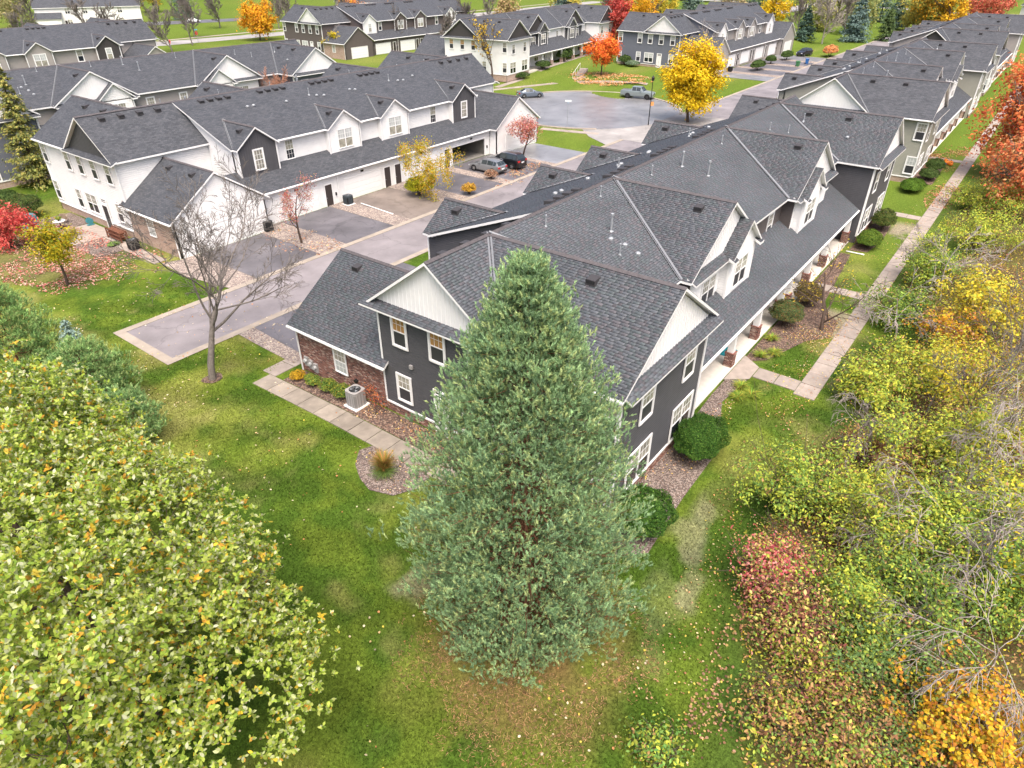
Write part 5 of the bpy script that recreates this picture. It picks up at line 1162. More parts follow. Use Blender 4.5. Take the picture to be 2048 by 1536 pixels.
arch((1880, 600), 0, 5.2, 'pale twiggy bare tree beside the sidewalk', kids=(10, 7, 5), up=(0, -.03, -.03), tr=.012)
arch((2010, 520), 0, 6.2, 'pale spreading bare tree below the lime shrubs of the edge', kids=(10, 7, 5), up=(0, -.03, -.03), tr=.014)
def undergrowth():
    n = 75000; x = 10+78*rng.random(n)**1.5; y = -14+19*rng.random(n); e = 3.4+1.4*np.sin(x*.35)+2.4*(fbm(x, y, 5., 3, 1)-.5)-.05*np.maximum(0, 30-x)
    k = (y < e) & (x*.9+y*.2 > 9); x, y = x[k], y[k]; e = e[k]; n = len(x); hb = np.clip((e-y)/2.2, 0, 1)*(.25+1.7*fbm(x, y, 2.4, 3, 61)**1.5)
    p = np.stack([x, y, .02+hb*(.35+.65*rng.random(n)**.5)], 1); f = fbm(x, y, 3.2, 3, 77)
    c = palette(n, LIME+GREEN, None, .2); a = f > .55; c[a] = palette(int(a.sum()), RUST+GREEN[:1]+YEL[:1], None, .2); b = (f < .42) & (rng.random(n) < .8); c[b] = palette(int(b.sum()), DEEP+LIME[:1], None, .2); w_ = rng.random(n) < .06; c[w_] = palette(int(w_.sum()), YEL+RED[:2], None, .2)
    me = leaves_mesh('undergrowth', p, unit(rng.normal(size=(n, 3))*.6+np.array((0, 0, 1.))), .12*(.6+.8*rng.random(n)), c, MT['leaf'], 'oval'); tag(link(bpy.data.objects.new('undergrowth', me)), 'tangled green and rust undergrowth of the wood edge', 'undergrowth', kind='stuff')
undergrowth()
for px, H, R_, n, c, lb in (((1860, 1120), 4.6, 1.7, 1500, LIME, 'slim lime sapling rising above the shrubs'), ((1740, 950), 4.2, 1.5, 1200, LIME+GREEN[:1], 'thin green sapling near the pale green shrub'), ((1990, 1260), 5.0, 1.8, 1500, GREEN+YEL[:1], 'leafy sapling at the right edge behind the orange bush'), ((1930, 960), 5.2, 1.8, 1500, LIME+YEL[2:], 'yellow green sapling under the grey boughs'), ((1850, 830), 4.6, 1.6, 1200, YEL+LIME[:1], 'sparse yellow sapling beyond the lime shrubs'), ((1830, 560), 4.6, 1.8, 1200, LIME, 'lime sapling beside the narrow sidewalk'), ((2030, 700), 6.0, 2.0, 1600, YEL+RUST[:1], 'tall ochre sapling at the right edge')):
    p = at(px[0], px[1]); leafy('wild_sapling', (p.x, p.y), H, R_, lb, c, n=n, size=.14, cz=.62, rz=.4, clump=.5, nclump=40, shell=.1, maxlev=3, kids=(9, 6, 5), bark='bark_grey', tr=.012, shape='oval', group='saplings of the wood edge')
# ------------------------------------------------------------------ garden shrubs near the houses
YEW = [(.045, .115, .018), (.065, .15, .025), (.10, .19, .03), (.03, .08, .015)]
DK = [(.045, .085, .025), (.07, .12, .03), (.10, .15, .04)]
bush('yew_shrub', (27.7, 8.75), 1.75, 1.25, 2.1, 'large dark green clipped yew under the front corner windows', YEW, n=15000, size=.085)
bush('yew_shrub', (21.2, 8.6), 1.5, 1.35, 1.9, 'dark green clipped yew half hidden by the pine', YEW, n=13000, size=.085)
bush('spirea_shrub', (44.7, 9.9), 1.15, 1.1, 1.9, 'green globe shrub flecked orange beside the porch column', [(.10, .15, .05), (.14, .20, .06), (.24, .15, .06), (.08, .13, .06)], n=9000, size=.075)
bush('spirea_shrub', (48.9, 9.7), 1.1, 1.0, 1.7, 'brown green globe shrub behind the first by the porch', [(.13, .12, .05), (.22, .14, .06), (.09, .09, .04), (.35, .28, .05)], n=7000, size=.075)
bush('yew_shrub', (63.8, 8.9), 1.5, 1.0, 1.5, 'flat green juniper at the far corner of the charcoal row', [(.07, .14, .02), (.12, .20, .03), (.16, .22, .03)], n=6500, size=.10)
bush('yew_shrub', (69.4, 9.0), 1.5, 1.0, 1.9, 'round green yew along the far end wall of the charcoal row', [(.055, .10, .025), (.09, .14, .03), (.14, .14, .04)], n=6500, size=.10)
bush('yew_shrub', (84.2, 9.2), 2.0, 1.2, 1.2, 'wide bright green juniper before the grey green row', [(.09, .18, .02), (.14, .24, .03), (.06, .12, .02)], n=6500, size=.11)
bush('yew_shrub', (89.8, 8.6), 1.3, 1.0, 1.3, 'dark juniper at the corner of the grey green row', DK, n=4000, size=.12)
bush('yew_shrub', (93.6, 8.6), 1.4, 1.0, 1.6, 'second dark juniper along the grey green row', DK, n=4000, size=.12)
bush('yew_shrub', (22.6, 76.3), 1.9, 1.7, 2.3, 'broad round green shrub on the end wall of the white row', DK+[(.13, .15, .04)], n=7000, size=.13)
bush('yew_shrub', (22.6, 80.2), 1.5, 1.5, 2.0, 'smaller green shrub left of the broad round one', DK, n=5000, size=.13)
def tuft(name, base, h, r, label, cols, n=320, w=.025, droop=.5, group=None):
    """clump of arching grass blades"""
    g = Vector((base[0], base[1], gh(base[0], base[1]))); root = empty(name, g, 0, label, 'plant', group)
    a = rng.random(n)*6.283; L = h*(.55+.6*rng.random(n)); s = r*(.3+.7*rng.random(n)); t = np.linspace(0, 1, 5)
    d = np.stack([np.cos(a), np.sin(a), 0*a], 1); b = d*.12*r*rng.random((n, 1))
    C_ = b[:, None, :]+d[:, None, :]*(s[:, None]*t**1.8)[..., None]+np.array((0, 0, 1.))*((L[:, None]*(t-droop*.55*t**2.6))[..., None])
    side = np.stack([-np.sin(a), np.cos(a), 0*a], 1)[:, None, :]*(w*(1-.85*t))[None, :, None]
    V = np.stack([C_-side, C_+side], 2).reshape(n, 10, 3)
    f = np.concatenate([[2*k, 2*k+1, 2*k+3, 2*k+2] for k in range(4)]); F = (np.arange(n)[:, None]*10+f[None]).ravel()
    me = mesh_np('blades', V.reshape(-1, 3), F, np.arange(n*4)*4, np.repeat(palette(n, cols, None, .2), 4, 0)); me.materials.append(MT['leaf'])
    tag(link(bpy.data.objects.new('blades', me), root), kind='stuff'); return root
tuft('ornamental_grass', (16.9, 20.6), 1.35, .75, 'rust and green ornamental grass in the round rock bed', [(.40, .20, .06), (.34, .24, .05), (.20, .24, .05), (.46, .26, .08)], 520, .022)
tuft('ornamental_grass', (16.7, 20.4), .75, .8, 'low green blades round the foot of the ornamental grass', [(.13, .22, .06), (.20, .28, .07)], 260, .022, .9)
for i, (x, y, lb) in enumerate(((35.1, 9.3, 'daylily clump nearest the porch step'), (33.9, 9.0, 'daylily clump left of the door path'), (34.6, 8.5, 'lowest daylily clump beside the door path'), (39.4, 9.6, 'golden daylily clump right of the door path'), (40.2, 9.1, 'daylily clump with yellow tips right of the door path'), (42.0, 9.9, 'green daylily clump at the second column'))):
    tuft('daylily', (x, y), .6, .7, lb, [(.16, .27, .04), (.25, .34, .05), (.40, .36, .06)], 170, .03, .9)
bush('small_shrub', (19.9, 31.2), .5, .45, .6, 'small golden shrub at the corner of the brick garage', [(.55, .36, .03), (.50, .30, .03)], n=900, size=.07)
for x, y, r, lb in ((20.0, 29.8, .45, 'low green shrub below the electric meters'), (20.1, 28.6, .55, 'green shrub left of the air conditioner'), (20.1, 27.4, .6, 'green shrub next to the air conditioner'), (20.2, 30.5, .3, 'tiny green shrub beside the golden one')):
    bush('small_shrub', (x, y), r, r, r*1.5, lb, [(.10, .20, .04), (.17, .26, .05), (.34, .33, .05)], n=1300, size=.07)
bare('red_berry_shrub', (20.1, 24.6), 1.9, 'thin red leaved shrub right of the air conditioner', kids=(8, 5, 4), trunk=.08, bark='bark', tr=.012, sp=.7, rmin=.006, leaves=(380, .08, [(.55, .10, .05), (.60, .22, .06), (.30, .12, .06)], None), maxlev=2)['category'] = 'shrub'
bush('hedge_shrub', (160.5, 54.0), 3.0, 1.2, 2.0, 'boxy clipped hedge between the blue grey row driveways', DK, n=4000, size=.22)
bush('hedge_shrub', (171.8, 55.0), 1.2, 1.2, 1.8, 'round clipped shrub behind the boxy hedge', DK, n=2000, size=.22); bush('hedge_shrub', (181.0, 54.4), 2.6, 1.2, 2.0, 'farther clipped hedge by the parked black car', DK, n=3000, size=.22)
for x, y, r, h, lb in ((128.6, 88.6, 1.7, 1.7, 'low spreading yew at the corner of the white far row'), (119.0, 88.0, 2.2, 1.4, 'flat yew under the windows of the white far row'), (139.6, 91.0, 1.4, 2.6, 'left of two round shrubs at the far porch'), (142.6, 91.8, 1.4, 2.6, 'right of two round shrubs at the far porch'), (144.0, 77.6, 1.4, 2.0, 'round shrub left of the blue grey front door'), (143.0, 75.2, 1.5, 1.2, 'pale low shrub below the blue grey windows'), (143.4, 82.0, 1.2, 1.3, 'dark shrub at the left corner of the blue grey row'), (109.2, 96.4, 1.6, 2.6, 'dark shrub behind the far end of the white row')):
    bush('garden_shrub', (x, y), r, r, h, lb, DK if 'pale' not in lb else [(.20, .27, .18), (.15, .22, .12)], n=1800, size=.2)
# ------------------------------------------------------------------ far trees
GR = 'trees behind the townhouses'
bare('bare_tree', (150, 146), 11, 'wide bare tree in front of the brown row garages', kids=(10, 8, 6), bark='bark_grey', rmin=.04, sp=.75, up=(.05, .03, .02), trunk=.15, lens=(.75, .55, .5))
bare('bare_tree', (138, 140), 9, 'bare tree left of the wide one before the brown row', kids=(10, 8, 6), bark='bark_grey', rmin=.04, sp=.75, trunk=.15)
leafy('yellow_tree', (117.8, 141.5), 7.0, 3.0, 'small lime and bare tree in front of the brown row door', [(.45, .40, .02), (.50, .36, .03)], n=1800, size=.32, cz=.5, rz=.4, clump=.7, nclump=30, maxlev=3, kids=(8, 6, 5), bark='bark_pale')
leafy('yellow_tree', (127, 184.5), 10.5, 5.0, 'golden orange tree across the far street', [(.68, .34, .02), (.72, .42, .03), (.60, .26, .03)], n=6500, size=.5, cz=.56, rz=.46, clump=1.2, nclump=70, maxlev=2)
bare('bare_tree', (134, 182), 10, 'bare tree beside the golden orange tree', kids=(10, 8, 6), bark='bark_grey', rmin=.045, sp=.8)
bare('bare_tree', (109, 189), 10, 'bare tree at the far street corner', kids=(9, 7, 6), bark='bark_grey', rmin=.045, sp=.8)
bare('bare_tree', (95, 214), 12, 'tall bare tree by the far driveway', kids=(9, 8, 6), bark='bark_grey', rmin=.055, sp=.8)
bare('bare_tree', (88, 232), 12, 'second bare tree behind the grey row', kids=(9, 8, 6), bark='bark_grey', rmin=.055, sp=.8)
bare('bare_tree', (37, 205), 10, 'bare tree at the top left corner', kids=(9, 8, 6), bark='bark_grey', rmin=.055, sp=.8)
leafy('orange_tree', (62, 218), 7, 4, 'low orange brown shrubby tree at the top left', [(.42, .25, .10), (.50, .30, .10)], n=1400, size=.45, cz=.4, rz=.35, clump=.8, nclump=40, maxlev=3, kids=(9, 7, 5), bark='bark_pale')
bush('round_shrub', (89, 238), 3.4, 3.2, 4.6, 'big round dark shrub by the far white house', DK, n=2600, size=.4); bush('round_shrub', (83, 236), 2.0, 2.0, 2.6, 'smaller dark shrub by the far white house', DK, n=1200, size=.4)
spruce((230, 51.5), 12.5, 4.6, 'blue spruce beyond the blue grey row', 6000, ((.14, .21, .19), (.19, .27, .25), (.10, .16, .14)), 'blue_spruce', .5)
spruce((218, 62), 9, 3.2, 'dark spruce left of the blue spruce', 4000, ((.06, .11, .08), (.10, .16, .12)), size=.5); spruce((238, 45), 8.5, 2.8, 'small green spruce right of the blue spruce', 3500, ((.08, .13, .05), (.12, .17, .06)), size=.5)
bare('bare_tree', (219, 57), 13, 'wide pale bare tree beside the blue grey row', kids=(12, 9, 7), bark='bark_pale', rmin=.05, sp=.8, trunk=.1)
leafy('orange_tree', (262, 38), 17, 7, 'tall orange and green tree beyond the spruces', [(.50, .27, .03), (.60, .33, .03), (.30, .28, .05), (.22, .25, .05)], n=6500, size=.65, cz=.52, rz=.48, clump=1.6, nclump=70, maxlev=2)
leafy('yellow_tree', (258, 32), 14, 4.5, 'slim golden birch before the tall orange tree', [(.70, .44, .03), (.62, .36, .03)], n=3500, size=.55, cz=.52, rz=.48, clump=1.2, nclump=50, maxlev=2)
leafy('maple_tree', (290, 27), 13, 8, 'coral maple behind the farthest roofs', [(.60, .15, .10), (.66, .26, .16)], n=5000, size=.65, cz=.5, rz=.45, clump=1.5, nclump=60, maxlev=2)
leafy('maple_tree', (300, 8), 14, 9, 'scarlet maple above the farthest roofs at top right', [(.66, .06, .06), (.58, .10, .08)], n=5000, size=.65, cz=.5, rz=.45, clump=1.5, nclump=60, maxlev=2)
bush('orange_shrub', (193, 47.8), 3.0, 1.6, 2.6, 'orange shrub row beside the parked black car', [(.66, .26, .08), (.60, .34, .16)], n=1800, size=.32); bush('orange_shrub', (176, 39.0), 5.0, 1.4, 2.4, 'coral shrub hedge at the end of the lane', [(.62, .24, .12), (.60, .36, .2)], n=2200, size=.32)
for x, y, H, R_, k, lb in ((215, 96, 12, 5.0, 'g', 'dark spruce left above the blue grey roofs'), (236, 104, 13, 5.4, 'g', 'second dark spruce above the blue grey roofs'), (205, 133, 12, 4.0, 'g', 'dark spruce behind the white far row'), (214, 141, 13, 4.2, 'g', 'pale spruce behind the white far row'), (246, 84, 13, 5.0, 'g', 'third dark spruce above the blue grey roofs'), (300, 60, 15, 6, 'g', 'tall dark spruce at the top beyond the lawn'), (330, 120, 15, 6, 'g', 'far spruce at the top centre'), (150, 262, 12, 5, 'g', 'far spruce behind the white car'), (276, 50, 13, 5, 'g', 'shadowy spruce beside the orange tree')):
    spruce((x, y), H, R_, lb, 3000, ((.07, .12, .09), (.11, .17, .13), (.14, .19, .15)) if 'pale' not in lb else ((.15, .22, .18), (.2, .27, .23)), size=.6, group=GR)
for x, y, H, R_, c, lb in ((208, 108, 12, 5, [(.66, .40, .02), (.60, .30, .03)], 'golden maple top centre between spruces'), (226, 74, 12, 5, [(.66, .42, .02), (.60, .46, .03)], 'golden maple right above the blue grey roofs'), (250, 122, 11, 6, [(.55, .42, .04), (.45, .38, .06)], 'yellow tree line top centre'), (190, 190, 11, 5, [(.62, .30, .05), (.70, .36, .04)], 'orange tree behind the brown row'), (172, 196, 10, 5, [(.70, .40, .04), (.64, .22, .08)], 'gold and coral tree behind the brown row'), (330, 30, 14, 8, [(.40, .20, .12), (.30, .24, .08)], 'russet tree at the top right'), (160, 300, 14, 9, [(.62, .40, .05), (.3, .3, .07)], 'yellow green tree at the top left centre'), (120, 292, 12, 7, [(.25, .24, .10), (.34, .28, .14)], 'olive tree beyond the white car'), (346, 74, 13, 7, [(.3, .30, .07), (.45, .36, .08)], 'olive gold tree at the top beyond the lane')):
    leafy('autumn_tree', (x, y), H, R_, lb, c, n=3200, size=.6, cz=.52, rz=.46, clump=1.3, nclump=50, maxlev=2, group=GR)

# red shrubs and trees at the left edge, more far trees
loose((0, 440), 2.2, 2.6, 4.2, 'bright red burning bush at the left edge', [(.60, .09, .08), (.66, .18, .14), (.46, .06, .06)], n=5200, size=.2, nclump=60, clump=.6, name='burning_bush', group=None)
for x, y, H, R_, c, lb in ((244, 66, 10, 5, [(.26, .30, .09), (.36, .34, .10)], 'olive tree beside the pale bare tree'), (252, 56, 12, 5.5, [(.20, .25, .09), (.30, .30, .10)], 'green tree behind the blue spruce'), (270, 44, 12, 5.5, [(.48, .40, .08), (.34, .32, .09)], 'yellow olive tree right of the blue spruce'), (280, 70, 14, 7, [(.22, .24, .10), (.30, .26, .12)], 'dark olive tree above the far lawn'), (310, 46, 14, 7, [(.50, .30, .07), (.40, .32, .09)], 'bronze tree above the farthest roofs'), (236, 92, 11, 5, [(.26, .22, .12), (.34, .28, .14)], 'brown tree above the blue grey roofs'), (318, 92, 14, 8, [(.26, .28, .10), (.4, .34, .1)], 'broad olive tree at the top'), (196, 150, 9, 5, [(.4, .33, .14), (.34, .22, .12)], 'brown shrubby tree behind the white far row'), (176, 163, 10, 5, [(.5, .4, .1), (.36, .3, .1)], 'yellow olive tree behind the brown row'), (230, 150, 11, 6, [(.5, .38, .06), (.42, .4, .1)], 'yellow tree beyond the white far row'), (264, 150, 12, 6, [(.30, .26, .12), (.26, .3, .1)], 'olive brown tree beyond the white far row'), (100, 275, 12, 6, [(.34, .3, .14), (.26, .26, .11)], 'brown olive tree behind the far white house'), (50, 285, 12, 6, [(.4, .28, .14), (.3, .26, .11)], 'tan tree at the top left corner')):
    leafy('autumn_tree', (x, y), H, R_, lb, c, n=3000, size=.65, cz=.5, rz=.48, clump=1.4, nclump=50, maxlev=2, group=GR)
for x, y, H, lb in ((226, 66, 11, 'pale bare tree behind the blue grey garages'), (246, 58, 12, 'bare tree between spruce and orange tree'), (166, 142, 10, 'bare tree right of the brown row'), (72, 196, 9, 'bare tree on the verge of the far street at left'), (120, 206, 10, 'bare tree across the far street'), (151, 208, 10, 'bare tree behind the golden orange tree')):
    bare('bare_tree', (x, y), H, lb, kids=(12, 9, 7), bark='bark_grey', rmin=.05, sp=.8, trunk=.12, group=GR)
bare('bare_tree', (62, 90), 6.5, 'russet twiggy tree between the white and slate rows', kids=(14, 10, 8), bark='bark_russet', rmin=.022, sp=.85, trunk=.1)

for x, y, H, lb in ((58, 188, 10, 'bare tree behind the left end of the grey row'), (84, 186, 10, 'bare tree behind the middle of the grey row'), (98, 180, 11, 'bare tree behind the right end of the grey row'), (160, 184, 10, 'bare tree at the end of the brown row roofs'), (182, 176, 11, 'bare tree behind the brown row dormers'), (205, 164, 11, 'bare tree behind the gap of the far rows'), (146, 132, 8, 'low bare tree before the brown row garages'), (140, 224, 11, 'bare tree beside the white car'), (170, 226, 12, 'bare tree on the lawn behind the far street'), (206, 120, 11, 'bare tree above the white far row'), (222, 112, 11, 'bare tree left above the blue grey roofs')):
    bare('bare_tree', (x, y), H, lb, kids=(12, 9, 7), bark='bark_grey', rmin=.055, sp=.8, trunk=.12, group=GR)
# ------------------------------------------------------------------ vehicles
MT['tyre'] = mat('tyre_rubber', (.015, .015, .016), .8, .2); MT['rim'] = mat('alloy_rim', (.35, .36, .37), .35, .5, metal=.7); MT['rim_dark'] = mat('dark_rim', (.03, .03, .032), .4, .5)
MT['carglass'] = mat('car_glass', (.02, .028, .03), .05, .8); MT['tail'] = mat('tail_light', (.45, .01, .015), .2, .5); MT['head'] = mat('head_light', (.75, .78, .80), .1, .6)
MT['plate'] = mat('licence_plate', (.75, .76, .78), .5); MT['chrome'] = mat('chrome', (.7, .7, .72), .15, .5, metal=.9)
def vehicle(name, label, loc, rz, L, W, st, paint, dark_rims=False, wr=.34, axles=(.19, .80), bed=None, rails=False, group=None):
    """st: stations along the length from the nose: (x, z sill, z belt, z roof, half width factor, half roof width, type of the stretch behind it)"""
    root = empty(name, (loc[0], loc[1], gh(loc[0], loc[1])+.02), rz, label, 'car', group)
    hw = W/2; rings = []
    for x, zb, zs, zr, wf, rw, ty in st:
        w_ = hw*wf; rings.append([(x, w_*.90, zb), (x, w_, zb+.14), (x, w_*1.0, zs-.22), (x, w_*.955, zs), (x, hw*rw, zr), (x, hw*rw*.72, zr+(.035 if zr > zs+.1 else .015)), (x, 0, zr+(.045 if zr > zs+.1 else .02))])
    body = MB(); glass = MB()
    for i in range(len(rings)-1):
        ty = st[i][6]
        for sgn in (1, -1):
            A = [Vector((p[0]-L/2, p[1]*sgn, p[2])) for p in rings[i]]; B = [Vector((p[0]-L/2, p[1]*sgn, p[2])) for p in rings[i+1]]
            for k in range(6):
                q = [A[k], B[k], B[k+1], A[k+1]]
                g = (k == 3 and ty in ('roof', 'side')) or (k >= 4 and ty in ('wind', 'rear'))
                if g:
                    c = sum(q, Vector())/4; body.face(q)
                    n = (q[1]-q[0]).cross(q[3]-q[0]).normalized(); n = n if n.dot(c-Vector((c.x*.6, 0, .6))) > 0 else -n
                    fx = .92 if ty == 'roof' else .94
                    sx = lambda p: c+(p-c)*fx+n*.008
                    glass.face([sx(p) for p in q])
                else: body.face(q)
    for e, i in ((0, 0), (1, len(rings)-1)):
        R1 = [Vector((p[0]-L/2, p[1], p[2])) for p in rings[i]]; body.face(R1+[Vector((p.x, -p.y, p.z)) for p in R1[::-1][1:]])
    body.face([Vector((p[0][0]-L/2, p[0][1], p[0][2])) for p in rings]+[Vector((p[0][0]-L/2, -p[0][1], p[0][2])) for p in rings[::-1]])
    bo = body.build('body', paint, root, weld=True)
    bo.data.polygons.foreach_set('use_smooth', [True]*len(bo.data.polygons))
    try: bo.data.set_sharp_from_angle(angle=R(32))
    except Exception: pass
    glass.build('window_glass', MT['carglass'], root)
    if bed:
        q = MB(); q.box((bed[0]-L/2, -hw*.80, bed[2]-.45), (bed[1]-L/2, hw*.80, bed[2]+.012)); q.build('cargo_bed', MT['plastic_black'], root)
    for ax in axles:
        for sgn in (1, -1):
            x = ax*L-L/2; q = MB(); n = 20
            prof = [(wr*.62, -.1), (wr*.95, -.105), (wr, -.06), (wr, .06), (wr*.95, .105), (wr*.62, .1)]
            for (r0, y0), (r1, y1) in zip(prof, prof[1:]+prof[:1]):
                for k in range(n):
                    t0, t1 = 2*math.pi*k/n, 2*math.pi*(k+1)/n
                    q.face([(r0*math.cos(t0), y0, r0*math.sin(t0)), (r0*math.cos(t1), y0, r0*math.sin(t1)), (r1*math.cos(t1), y1, r1*math.sin(t1)), (r1*math.cos(t0), y1, r1*math.sin(t0))])
            wo = q.build('wheel', MT['tyre'], root, (x, sgn*(hw-.09), wr))
            r_ = MB(); r_.face([(wr*.6*math.cos(2*math.pi*k/n), sgn*.05, wr*.6*math.sin(2*math.pi*k/n)) for k in range(n)])
            for k in range(5):
                t = 2*math.pi*k/5; c, s_ = math.cos(t), math.sin(t)
                r_.face([(c*wr*.62-s_*.05, sgn*.1, s_*wr*.62+c*.05), (c*wr*.62+s_*.05, sgn*.1, s_*wr*.62-c*.05), (s_*.03, sgn*.105, -c*.03), (-s_*.03, sgn*.105, c*.03)])
            r_.build('rim', MT['rim_dark' if dark_rims else 'rim'], wo)
            a_ = MB(); a_.face([(x+wr*1.2*math.cos(2*math.pi*k/n), sgn*(hw+.004), max(.17, wr+wr*1.2*math.sin(2*math.pi*k/n))) for k in range(n)]); a_.build('wheel_arch', MT['plastic_black'], root)
    z0 = st[1][2]; zt = st[-2][2]
    for sgn in (1, -1):
        q = MB(); q.box((st[0][0]-L/2-.012, sgn*hw*.86, z0-.24), (st[0][0]-L/2+.25, sgn*hw*.55, z0-.1)); q.build('headlight', MT['head'], root)
        q = MB(); q.box((st[-1][0]-L/2-.2, sgn*hw*.93, zt-.26), (st[-1][0]-L/2+.014, sgn*hw*.58, zt-.08)); q.build('tail_light', MT['tail'], root)
        q = MB(); xm = next(s_[0] for s_ in st if s_[6] == 'wind')+.45; q.box((xm-L/2, sgn*hw*.97, st[3][2]+.02), (xm-L/2+.16, sgn*(hw+.16), st[3][2]+.16)); q.build('mirror', paint, root)
    q = MB(); q.box((st[-1][0]-L/2+.004, -.26, zt-.42), (st[-1][0]-L/2+.02, .26, zt-.28)); q.build('licence_plate', MT['plate'], root)
    q = MB(); q.box((st[0][0]-L/2-.014, -hw*.5, z0-.34), (st[0][0]-L/2+.05, hw*.5, z0-.16)); q.build('grille', MT['plastic_black'], root)
    q = MB(); q.box((st[-1][0]-L/2-.1, -hw*.9, .30), (st[-1][0]-L/2+.03, hw*.9, .46)); q.build('bumper', MT['plastic_black'] if rails else paint, root)
    if rails:
        zr = max(s_[3] for s_ in st)+.03; xs = [s_[0] for s_ in st if s_[6] in ('roof', 'rear')]
        for sgn in (1, -1):
            q = MB(); q.tube([(xs[0]-L/2+.1, sgn*hw*.66, zr), (xs[0]-L/2+.3, sgn*hw*.66, zr+.05), (xs[-1]-L/2-.2, sgn*hw*.66, zr+.05), (xs[-1]-L/2, sgn*hw*.66, zr-.02)], .022, 5); q.build('roof_rail', MT['chrome'], root)
    return root
def paintm(n, c, metal=.4): return mat(n, c, .28, .5, metal=metal, coat=.6)
SED = [(0, .28, .62, .62, .80, .70, 'hood'), (.12, .22, .70, .70, .92, .80, 'hood'), (.7, .2, .86, .86, .98, .85, 'hood'), (1.25, .2, .94, .95, 1.0, .86, 'wind'), (2.05, .2, .97, 1.40, 1.0, .66, 'roof'), (2.75, .2, .98, 1.45, 1.0, .68, 'roof'), (3.35, .2, 1.0, 1.38, 1.0, .66, 'rear'), (4.05, .22, 1.02, 1.05, .98, .78, 'trunk'), (4.5, .26, 1.0, 1.0, .93, .78, 'trunk'), (4.62, .32, .92, .92, .84, .72, 'end')]
WAG = [(0, .28, .64, .64, .80, .70, 'hood'), (.12, .22, .72, .72, .92, .80, 'hood'), (.7, .2, .88, .88, .98, .85, 'hood'), (1.2, .2, .95, .96, 1.0, .86, 'wind'), (1.95, .2, .98, 1.42, 1.0, .68, 'roof'), (2.8, .2, .99, 1.48, 1.0, .70, 'roof'), (3.7, .2, 1.0, 1.44, 1.0, .69, 'roof'), (4.1, .22, 1.0, 1.38, .98, .66, 'rear'), (4.45, .24, 1.0, 1.02, .95, .78, 'end'), (4.55, .3, .85, .86, .9, .78, 'end')]
SUV = [(0, .34, .80, .80, .82, .72, 'hood'), (.12, .28, .90, .90, .94, .82, 'hood'), (.75, .26, 1.04, 1.04, .99, .86, 'hood'), (1.3, .26, 1.10, 1.11, 1.0, .86, 'wind'), (2.0, .26, 1.13, 1.62, 1.0, .70, 'roof'), (2.9, .26, 1.15, 1.70, 1.0, .72, 'roof'), (3.9, .26, 1.17, 1.66, 1.0, .70, 'roof'), (4.3, .28, 1.18, 1.60, .98, .68, 'rear'), (4.65, .30, 1.18, 1.20, .95, .80, 'end'), (4.78, .36, 1.0, 1.02, .9, .8, 'end')]
TRK = [(0, .45, .98, .98, .86, .78, 'hood'), (.12, .4, 1.08, 1.08, .97, .88, 'hood'), (.9, .38, 1.18, 1.18, 1.0, .9, 'hood'), (1.6, .38, 1.22, 1.24, 1.0, .9, 'wind'), (2.2, .38, 1.25, 1.86, 1.0, .74, 'roof'), (3.0, .38, 1.26, 1.92, 1.0, .75, 'roof'), (3.75, .38, 1.26, 1.88, 1.0, .74, 'rear'), (3.95, .38, 1.26, 1.28, 1.0, .92, 'bed'), (5.7, .4, 1.26, 1.28, 1.0, .92, 'bed'), (5.8, .5, 1.2, 1.22, .97, .9, 'end')]
# cars on the driveway point at the garage (nose +Y)
vehicle('silver_wagon', 'silver station wagon nearest the gravel on the driveway', (62.9, 50.9), R(-90), 4.55, 1.78, WAG, paintm('silver_paint', (.21, .22, .23)), rails=True)
vehicle('black_crossover', 'black crossover parked right of the silver wagon', (66.0, 50.5), R(-88), 4.78, 1.9, SUV, paintm('black_paint', (.012, .013, .016)), rails=True, wr=.37)
p1 = at(1060, 190); vehicle('grey_sedan', 'grey blue sedan parked at the far side of the turning circle', (104.2, 74.4), R(180-36), 4.62, 1.8, SED, paintm('grey_blue_paint', (.13, .16, .20)))
vehicle('silver_pickup', 'silver green pickup truck parked at the turning circle kerb', (115.2, 59.0), R(180-78), 5.8, 2.0, TRK, paintm('sage_silver_paint', (.24, .28, .28)), True, .42, (.17, .77), (4.05, 5.68, 1.27))
vehicle('black_car', 'black crossover parked in front of the far blue grey garages', (190.6, 53.2), R(-14), 4.78, 1.9, SUV, paintm('navy_black_paint', (.018, .019, .026)), wr=.37)
vehicle('white_car', 'white sedan parked in the far drive at top left', (145.0, 247.6), R(158), 4.62, 1.85, SED, paintm('white_paint_car', (.75, .76, .77), .1))
